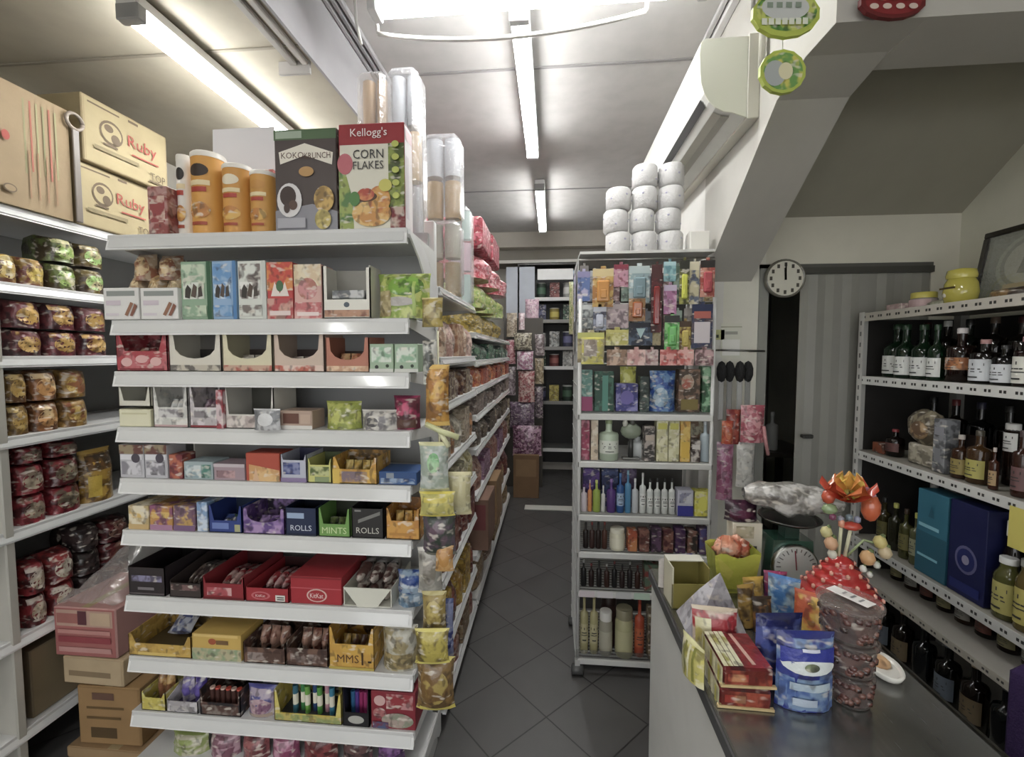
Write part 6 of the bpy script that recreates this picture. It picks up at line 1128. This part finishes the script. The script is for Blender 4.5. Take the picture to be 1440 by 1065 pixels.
# -- red ornament with flowers
ox, oy = aty(1180, 835, 1.2).x, 1.2
KS = 1.42
co = MB().lathe([(.056, 0), (.06, .008), (.06, .02)], 28, 'c8962c', 'gloss')
zt_ = [(.02, .062), (.036, .056), (.05, .048), (.064, .038), (.078, .028), (.09, .016)]
pr = []
for k in range(5): r = .062 - .0105 * k; z = .02 + .0125 * k; pr += [(r, z), (r * 1.03, z + .005), (r * .97, z + .0105)]
co.lathe(pr + [(.008, .086)], 28, 'b81c1a', 'gloss')
for k in range(5):
    r = .063 - .0105 * k; z = .026 + .0125 * k; n = 14 - 2 * k
    for i in range(n): a = 2 * PI * i / n + k * .2; co.ball((r * C_(a), r * S_(a), z), .0042, 'e0a08a', 'gloss', 6)
fl = MB()
def petal(c, a, el, L, W, col, c2):
    M = Matrix.Translation(c) @ Matrix.Rotation(a, 4, 'Z') @ Matrix.Rotation(-el, 4, 'Y')
    fl.grid(lambda u, v: ((u) * L, (v - .5) * W * S_(PI * min(1, .12 + .85 * u)) ** .7, .012 * S_(PI * v) * u + .01 * u * u), 5, 4, col, 'gloss', c2, True, M)
ctr = (.012, -.01, .19)
for k in range(6): petal((0, -.014, .186), k * PI / 3, .75, .036, .042, ('dcb83a', 'd8a22c', 'd88a2c')[k % 3], None)
for k in range(6): petal((0, -.012, .18), k * PI / 3 + .5, .3, .048, .05, ('c8481c', 'd0681c', 'b83a1c')[k % 3], None)
fl.ball((0, -.016, .192), (.012, .012, .01), 'a8b03a', 'gloss', 8)
fl.ball((.034, -.02, .172), (.016, .014, .022), 'c85a28', 'gloss', 10).ball((.03, -.016, .192), (.014, .012, .012), 'c07a8a', 'gloss', 8).ball((-.032, -.01, .185), (.012, .01, .012), 'c04a24', 'gloss', 8).ball((-.03, -.012, .166), (.014, .01, .009), '8aa070', 'gloss', 8).ball((.004, -.02, .142), (.018, .012, .007), 'b83a24', 'gloss', 8).ball((-.014, -.02, .146), (.006, .006, .008), 'd89070', 'gloss', 6)
for k in range(4): fl.ball((-.028 + .014 * k, -.018, .155 - .003 * (k % 2)), (.007, .006, .006), ('7a3a5a', '8a8a98', '6a7a84', '8a90a8')[k], 'gloss', 6)
sm = MB().tube([(-.004, 0, .08), (-.006, -.008, .145)], .0028, 6, 'd0d0a8', 'plastic').tube([(.006, 0, .08), (.012, -.008, .145)], .0028, 6, 'd8d8b4', 'plastic').tube([(.01, 0, .085), (.035, -.005, .115), (.06, -.01, .11)], .002, 6, '8a9a6a', 'plastic').tube([(-.006, 0, .09), (-.03, -.01, .115)], .002, 6, '8a9a6a', 'plastic')
bs = MB()
for x, y, z, r, c in ((-.034, -.012, .128, .010, 'c0b87a'), (-.03, -.02, .113, .0115, 'cfa078'), (-.026, -.018, .095, .008, 'd8d4c4'), (.036, -.015, .09, .0125, 'd0a068'), (.058, -.012, .115, .011, 'c8b86a'), (.064, -.016, .1, .011, 'c8b48c'), (.026, -.02, .074, .006, 'd8d8d0'), (.05, -.018, .08, .006, 'c8ccc0'), (.036, -.022, .066, .005, 'd4d4cc')): bs.ball((x, y, z), r, c, 'plastic', 8); bs.ball((x + r * .4, y, z + r * .8), r * .45, '5a6a34', 'plastic', 6)
oo = T('new_year_ornament', 'red tiered ornament topped with an orange and yellow flower', 'ornament', [('cone', co), ('flower', fl), ('stem', sm), ('blossom', bs)], (ox, oy, CZ + .031), .0); oo.scale = (KS, KS, 1.62)
OZ = CZ + .001
T('ornament_stand', 'round dark stand holding up the red tiered ornament', 'stand', MB().lathe([(.045, 0), (.042, .004), (.03, .012), (.03, .022), (.05, .0285)], 20, '3a2420', 'gloss'), (ox, oy, OZ))
# ================================================================== BOTTLE SHELVES BEHIND THE COUNTER
QX, QY1, QY0, QD = 1.44, 2.22, .45, .44
QZ = [1.735, 1.445, 1.095, .685, .515, .17]
qp = []
def perf(z, hgt, c, y0=QY0, y1=QY1, hole='2e2d2b'):
    m = MB().box(QX - .003, QX, y0, y1, z - hgt, z, c, 'paint', None, .001)
    n = int((y1 - y0) / .05)
    for k in range(n):
        y = y0 + .03 + k * .05
        for dy in (0, .014): m.box(QX - .0038, QX - .003, y + dy, y + dy + .008, z - hgt * .62, z - hgt * .36, hole, 'paint')
    return m
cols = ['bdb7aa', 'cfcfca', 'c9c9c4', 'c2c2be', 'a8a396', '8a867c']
for k, z in enumerate(QZ):
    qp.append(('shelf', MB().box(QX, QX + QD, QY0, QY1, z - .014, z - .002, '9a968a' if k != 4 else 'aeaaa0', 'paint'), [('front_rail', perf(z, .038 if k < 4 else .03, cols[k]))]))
for y in (QY0, QY1 - .035):
    m = MB().box(QX - .006, QX - .003, y, y + .035, 0, QZ[0] + .005, 'c6c5bf', 'paint').box(QX - .006, QX + .035, y + (.032 if y > 1 else 0), y + (.035 if y > 1 else .003), 0, QZ[0] + .005, 'bcbbb5', 'paint')
    for k in range(34): m.box(QX - .0066, QX - .006, y + .013, y + .022, .03 + .05 * k, .05 + .05 * k, '5f5e5a', 'paint')
    qp.append(('post', m)); qp.append(('post', MB().box(QX + QD - .035, QX + QD, y, y + .035, 0, QZ[0], '9a9992', 'paint')))
qp.append(('back_panel', MB().box(QX + QD, QX + QD + .008, QY0, QY1, .05, QZ[0] - .03, '23211f', 'paint')))
qp.append(('side_panel', MB().box(QX + .03, QX + QD, QY1 + .0, QY1 + .006, .05, QZ[0] - .03, '2b2927', 'paint')))
T('bottle_shelf_unit', 'slotted angle shelf unit stacked with liquor behind the counter', 'shelving', qp)
def Q(i, pl, pr, yt, fn, name, label, cat='bottle', dx=.02, h=None, d=None, group=None, z_off=0.0, yc=None, wd_=None):
    dx = max(dx, .045) if pl < 1250 else dx; X = QX + dx; zs = QZ[i - 1] + z_off; a, b = atx(pl, yt, X), atx(pr, yt, X); w = wd_ or abs(a.y - b.y) - .003
    hh = h or max(.03, atx((pl + pr) / 2, yt, X).z - zs); hh = min(hh, (9, 1.735, 1.445, 1.095, .685, .5)[i - 1] - .05 - zs); dd = d or min(w, .12)
    return T(name, label, cat, fn(w, dd, hh), (X + dd / 2, yc or min((a.y + b.y) / 2, QY1 - .05 - w / 2), zs + .0008), -PI / 2, group)
def B(g, cp, lb, **k): return lambda w, d, h: bottle(w / 2, h, g, cp, label=lb, **k)
# top deck
def pot(w, d, h):
    m = MB().lathe([(w * .3, 0), (w * .42, h * .08), (w * .48, h * .35), (w * .44, h * .6), (w * .36, h * .72)], 20, 'c8bc34', 'gloss')
    l = MB().lathe([(w * .4, h * .72), (w * .42, h * .8), (w * .38, h * .95), (w * .1, h)], 20, 'd0c43c', 'gloss')
    e = MB().ball((-w * .1, -w * .42, h * .3), (w * .12, w * .06, h * .08), 'd8d4c0', 'gloss', 8).box(-w * .3, w * .3, -w * .47, -w * .44, h * .45, h * .5, '5a4a1c', 'plastic')
    return [('pot_body', m), ('pot_lid', l), ('badge', e)]
Q(1, 1314, 1350, 378, pot, 'ceramic_pot', 'round yellow pot with a lid on top of the bottle shelves', 'pot', .10)
Q(1, 1270, 1296, 412, lambda w, d, h: jar(w / 2, h, 'b0a4a0', 'd0c440', 'c8a8a8', 'plastic', .35), 'small_jar', 'small jar with a yellow lid on top of the bottle shelves', 'jar', .08)
Q(1, 1246, 1268, 428, lambda w, d, h: pack(w, d, h, 'b89a98', 'd0b8b4'), 'small_box', 'little pinkish box beside the yellow lidded jar', 'box', .06)
Q(1, 1296, 1318, 428, lambda w, d, h: pouch(w, d, h, 'a8a890', '8a8a78', (), None, 'foil', .8, 2), 'paper_packet', 'grey green packet between the yellow lidded jar and the yellow pot', 'packet', .09)
fr = MB(); fw_, fh_ = .36, .29
for x0, x1, z0, z1 in ((-fw_ / 2, fw_ / 2, 0, .022), (-fw_ / 2, fw_ / 2, fh_ - .022, fh_), (-fw_ / 2, -fw_ / 2 + .022, .022, fh_ - .022), (fw_ / 2 - .022, fw_ / 2, .022, fh_ - .022)): fr.box(x0, x1, -.012, .012, z0, z1, '221d18', 'gloss', None, .003)
pic = MB().box(-fw_ / 2 + .02, fw_ / 2 - .02, -.002, .004, .02, fh_ - .02, '7f8474', 'card')
pic.art(lambda u, v, e=0: (-fw_ / 2 + .02 + (fw_ - .04) * u, -.002 - e, .02 + (fh_ - .04) * v), [('r', .06, .06, .94, .94, '8f9484'), ('e', .52, .5, .36, .44, 'a9ab98'), ('e', .52, .5, .31, .38, '8d9282'), ('e', .52, .5, .26, .32, 'b5b4a2'), ('p', [(.42, .35), (.5, .75), (.56, .75), (.66, .3)], '7d806e'), ('e', .53, .62, .07, .09, '9ea08e'), ('r', .3, .1, .8, .2, 'a8956e')], 'card', 1, 1.25)
T('picture_frame', 'dark framed picture of a pale round emblem on top of the bottle shelves', 'picture', [('frame', fr), ('picture', pic), ('glass', MB().box(-fw_ / 2 + .02, fw_ / 2 - .02, -.0065, -.006, .02, fh_ - .02, 'dddddd', 'pane'))], (QX + .24, atx(1420, 400, QX + .2).y + .01, QZ[0] + .002), -PI / 2, None, -.16)
Q(1, 1378, 1440, 408, lambda w, d, h: pouch(w, .08, .03, '3a2c20', '8a6a3a', (), None, 'foil', .9, 2), 'dark_packet', 'dark flat packet lying before the framed picture', 'packet', .03, .03, .07)
# first bottle shelf
gr = dict(neck=.36, nr=.36, shoulder=.52, lz=(.06, .40))
for k, (a, b) in enumerate(((1226, 1251), (1253, 1273), (1275, 1298), (1300, 1318))):
    Q(2, a, b, 457, B('12331c', '1d3d24', 'd6d8d4', **gr), 'rice_wine_bottle', 'green bottle with a white label, %s from the corner post on the upper bottle shelf' % ORD[k], 'bottle', .02)
Q(2, 1322, 1352, 462, B('2a1712', 'c9c2c0', '9a5a2c', lz=(.22, .45), lc2='c07a3a', neck=.4), 'liquor_bottle', 'dark bottle with an orange label after the green bottles', 'bottle', .03)
Q(2, 1354, 1386, 478, B('1c1614', 'a87a78', 'c8ccd0', lz=(.06, .55), neck=.3, shoulder=.66), 'liquor_bottle', 'dark bottle with a broad white label beside the orange labelled one', 'bottle', .02)
Q(2, 1386, 1415, 486, B('1a1a1a', '2a2a2a', 'ccd0d4', lz=(.06, .52), neck=.3, shoulder=.66), 'liquor_bottle', 'squat dark bottle with a white arched label on the upper bottle shelf', 'bottle', .02)
Q(2, 1417, 1446, 474, B('2a1414', 'b07a84', 'd0cfc4', lz=(.06, .6), neck=.3, shoulder=.68), 'liquor_bottle', 'dark bottle with a cream label at the frame edge', 'bottle', .02)
for k in range(7): Q(2, 1230 + 27 * k, 1250 + 27 * k, 450 + 2 * (k % 3), B(('14100e', '1a1412', '0f1a12')[k % 3], ('3a1416', 'c9c9c4', '1c1c1c', '5a4a3c')[k % 4], None), 'liquor_bottle', 'dark bottle, %s from the corner post in the back row of the upper bottle shelf' % ORD[k], 'bottle', .18, None, None, None, 0, QY1 - .1 - .1 * k, .075)
# second bottle shelf
def wreath(w, d, h):
    m = MB().ball((0, 0, h * .68), (w * .5, .035, h * .34), '8a7f66', 'card', 16, '4a4030', None, .25, 2); m.ball((0, -.03, h * .64), (w * .25, .015, h * .17), '6a5038', 'card', 12, 'a88a60')
    m.box(-w * .3, w * .38, -.03, .03, 0, h * .38, 'a8a08c', 'card', '6a6454', .006); return m
Q(3, 1258, 1310, 578, wreath, 'straw_ornament', 'round tan straw bundle standing on a pale block on the second bottle shelf', 'ornament', .02)
Q(3, 1222, 1238, 622, lambda w, d, h: pack(w, d, h, '7a3a1c', '3a241c'), 'small_box', 'small orange packet beside the corner post on the second bottle shelf', 'box', .02, .045)
Q(3, 1240, 1257, 604, B('1c1210', '8a2a30', '5a3430'), 'liquor_bottle', 'small dark bottle with a red cap beside the straw bundle', 'bottle', .03)
Q(3, 1313, 1331, 590, lambda w, d, h: pack(w, d, h, '55565a', '8a8c90', [('r', .1, .7, .9, .85, '8a8a92'), ('r', .2, .2, .7, .45, '7a7c80')]), 'liquor_box', 'grey liquor box beside the straw bundle', 'box', .03)
for k, (a, b, yt, g, cp, lb) in enumerate(((1332, 1352, 612, '3a2010', 'b0a8a0', '8a7a3a'), (1352, 1378, 606, '4a3014', '4a4438', 'a8a048'), (1388, 1400, 630, '4a2414', 'c8bcb4', 'a88a5c'), (1419, 1440, 606, '3a1c12', '4a3a3a', '6a4a4a'))):
    Q(3, a, b, yt, B(g, cp, lb, lz=(.1, .45), mt='liquid', neck=.3), 'liquor_bottle', 'amber bottle with a %s, %s after the grey box' % (('brown label', 'yellow green label', 'tan label', 'dull red label')[k], ORD[k]), 'bottle', .02)
Q(3, 1406, 1426, 596, lambda w, d, h: bottle(w / 2, h, '2a1a14', 'd8d8d4', label='d0d0cc', lz=(.55, .85), neck=.12, nr=.8, shoulder=.85), 'liquor_bottle', 'tall bottle with a bright white top behind the tan labelled one', 'bottle', .12)
for k in range(6): Q(3, 1236 + 32 * k, 1256 + 32 * k, 560 + 3 * k, B(('14100e', '1c1210', '101014')[k % 3], ('1a1a1a', '6a1c20', '2a2a40')[k % 3], ('3a2a24', None)[k % 2]), 'liquor_bottle', 'dark bottle, %s from the corner post in the back row of the second bottle shelf' % ORD[k], 'bottle', .22, .26, None, None, 0, QY1 - .1 - .11 * k, .078)
# third bottle shelf
Q(4, 1291, 1336, 694, lambda w, d, h: pack(w, d, h, '286a80', None, [('r', 0, .0, 1, .5, '1f586c'), ('r', .08, .56, .75, .6, '7fb8c8'), ('r', .08, .2, .75, .23, '7fb8c8'), ('p', [(.4, .7), (.5, .85), (.6, .7)], '1f5a70')], [('r', 0, 0, 1, 1, '1c5a70')]), 'liquor_box', 'teal gift box on the third bottle shelf', 'box', .02, .33, .085)
Q(4, 1337, 1392, 704, lambda w, d, h: pack(w, d, h, '121848', None, [('e', .5, .4, .3, .15, '5a5a80'), ('e', .5, .4, .24, .12, '1c2460'), ('e', .5, .4, .1, .05, '8a86a0'), ('r', .1, .05, .9, .15, '1e2868')]), 'liquor_box', 'navy gift box with a round emblem beside the teal one', 'box', .02, .335, .085)
Q(4, 1404, 1428, 734, lambda w, d, h: bottle(w / 2, h, '241a14', 'd4d4cf', label='8a8a40', lz=(.1, .4), neck=.3, nr=.62, shoulder=.6, capz=.16), 'liquor_bottle', 'dark bottle with a wide white cap beside the navy gift box', 'bottle', .05)
Q(4, 1388, 1420, 784, lambda w, d, h: bottle(w / 2, h, '5a5a24', 'c4c4c0', label='a8a050', lz=(.1, .6), neck=.22, nr=.6, shoulder=.68, mt='liquid'), 'liquor_bottle', 'short olive bottle with a silver cap before the white capped one', 'bottle', .01)
Q(4, 1420, 1450, 788, lambda w, d, h: bottle(w / 2, h, '6a5a24', '8a8a84', label='b0a44a', lz=(.1, .6), neck=.22, nr=.6, shoulder=.68, mt='liquid'), 'liquor_bottle', 'short golden bottle at the frame edge of the third bottle shelf', 'bottle', .01)
for k, (a, b, yt) in enumerate(((1230, 1243, 700), (1245, 1259, 708), (1261, 1274, 716), (1276, 1289, 722))): Q(4, a, b, yt, B(('3a3414', '2a2a18', '4a4a20', '5a5c3a')[k], ('1a1a1a', 'a8a848', '3a2a20', 'b0b04a')[k], ('5a5424', None, '6a6430', '8a8a6a')[k], mt='liquid'), 'liquor_bottle', 'olive bottle, %s from the corner post on the third bottle shelf' % ORD[k], 'bottle', .03)
for k in range(5): Q(4, 1230 + 40 * k, 1252 + 40 * k, 680 + 6 * k, B('12100f', ('c8c8c4', '2a2a2a')[k % 2], None), 'liquor_bottle', 'dark bottle, %s from the corner post in the back row of the third bottle shelf' % ORD[k], 'bottle', .24, .28, None, None, 0, QY1 - .1 - .13 * k, .08)
T('hanging_tag', 'yellow tag hanging from the second bottle shelf at the frame edge', 'tag', MB().box(-.03, .03, -.002, 0, 0, .13, 'c9bc4a', 'card'), (QX - .008, atx(1441, 690, QX).y, QZ[2] - .15), -PI / 2)
# fourth bottle shelf: miniatures standing well back
for k in range(9):
    px = 1264 + 21 * k
    Q(5, px, px + 15, 0, B(('2a1610', '3a2010', '1c1210')[k % 3], ('a88a8a', '8a2a24', 'c8c4c0')[k % 3], ('8a8458', '9a9890', '6a3a30')[k % 3], lz=(.15, .5), mt='liquid'), 'miniature_bottle', 'small brown bottle, %s from the corner post on the low bottle shelf' % ORD[k], 'bottle', .12, .125, None, None, 0, QY1 - .1 - .082 * k, .058)
# bottles on the lowest shelf
for k in range(9):
    px = 1236 + 24 * k
    Q(6, px, px + 19, 0, B(('1a1814', '241a14', '14181a')[k % 3], ('4a5a6a', '8a7a5a', '3a3a3a')[k % 3], ('5a6470', '6a5a40', None)[k % 3]), 'liquor_bottle', 'dark bottle, %s from the corner post on the lowest bottle shelf' % ORD[k], 'bottle', .06, .27, None, None, 0, QY1 - .1 - .11 * k, .078)
# purple chair pulled up behind the counter
ch = (1.14, .80)
cp = [('seat', MB().box(-.2, .2, -.2, .2, .43, .49, '2a1440', 'fabric', None, .02)), ('backrest', MB().box(-.19, .19, .17, .215, .52, .86, '2c1546', 'fabric', None, .03))]
for x in (-.17, .17):
    cp.append(('leg', MB().tube([(x, -.17, 0), (x, -.17, .43)], .011, 8, '2a2a2c', 'metal'))); cp.append(('leg', MB().tube([(x, .19, 0), (x, .19, .43)], .011, 8, '2a2a2c', 'metal'))); cp.append(('back_post', MB().tube([(x * .8, .19, .43), (x * .8, .19, .53)], .011, 8, '2a2a2c', 'metal')))
T('chair', 'dark purple padded chair behind the counter', 'chair', cp, (ch[0], ch[1], 0), -.35)
# ================================================================== RENDER LOOK
w = bpy.data.worlds.new('World'); SC.world = w; w.use_nodes = True
w.node_tree.nodes['Background'].inputs[0].default_value = (.97, .98, .98, 1); w.node_tree.nodes['Background'].inputs[1].default_value = 1.35
SC.view_settings.view_transform = 'Standard'; SC.view_settings.look = 'None'; SC.view_settings.gamma = 1; SC.view_settings.use_curve_mapping = False
SC.view_settings.exposure = 0.95
SC.cycles.use_denoising = True
SC.cycles.max_bounces = 8; SC.cycles.diffuse_bounces = 4; SC.cycles.glossy_bounces = 4; SC.cycles.transmission_bounces = 6; SC.cycles.transparent_max_bounces = 16
SC.cycles.sample_clamp_indirect = 6
for lb, xs in LABELS.items():
    if len(xs) > 1 and len({g for n, g in xs}) > 1 or len(xs) > 1 and xs[0][1] is None: print('SAMELABEL', lb, len(xs), [g for n, g in xs][:3])
    n = len(lb.replace('-', ' ').split())
    if n < 4 or n > 16: print('LABELLEN', n, lb)
print('THINGS', sum(len(x) for x in LABELS.values()), 'LABELS', len(LABELS))
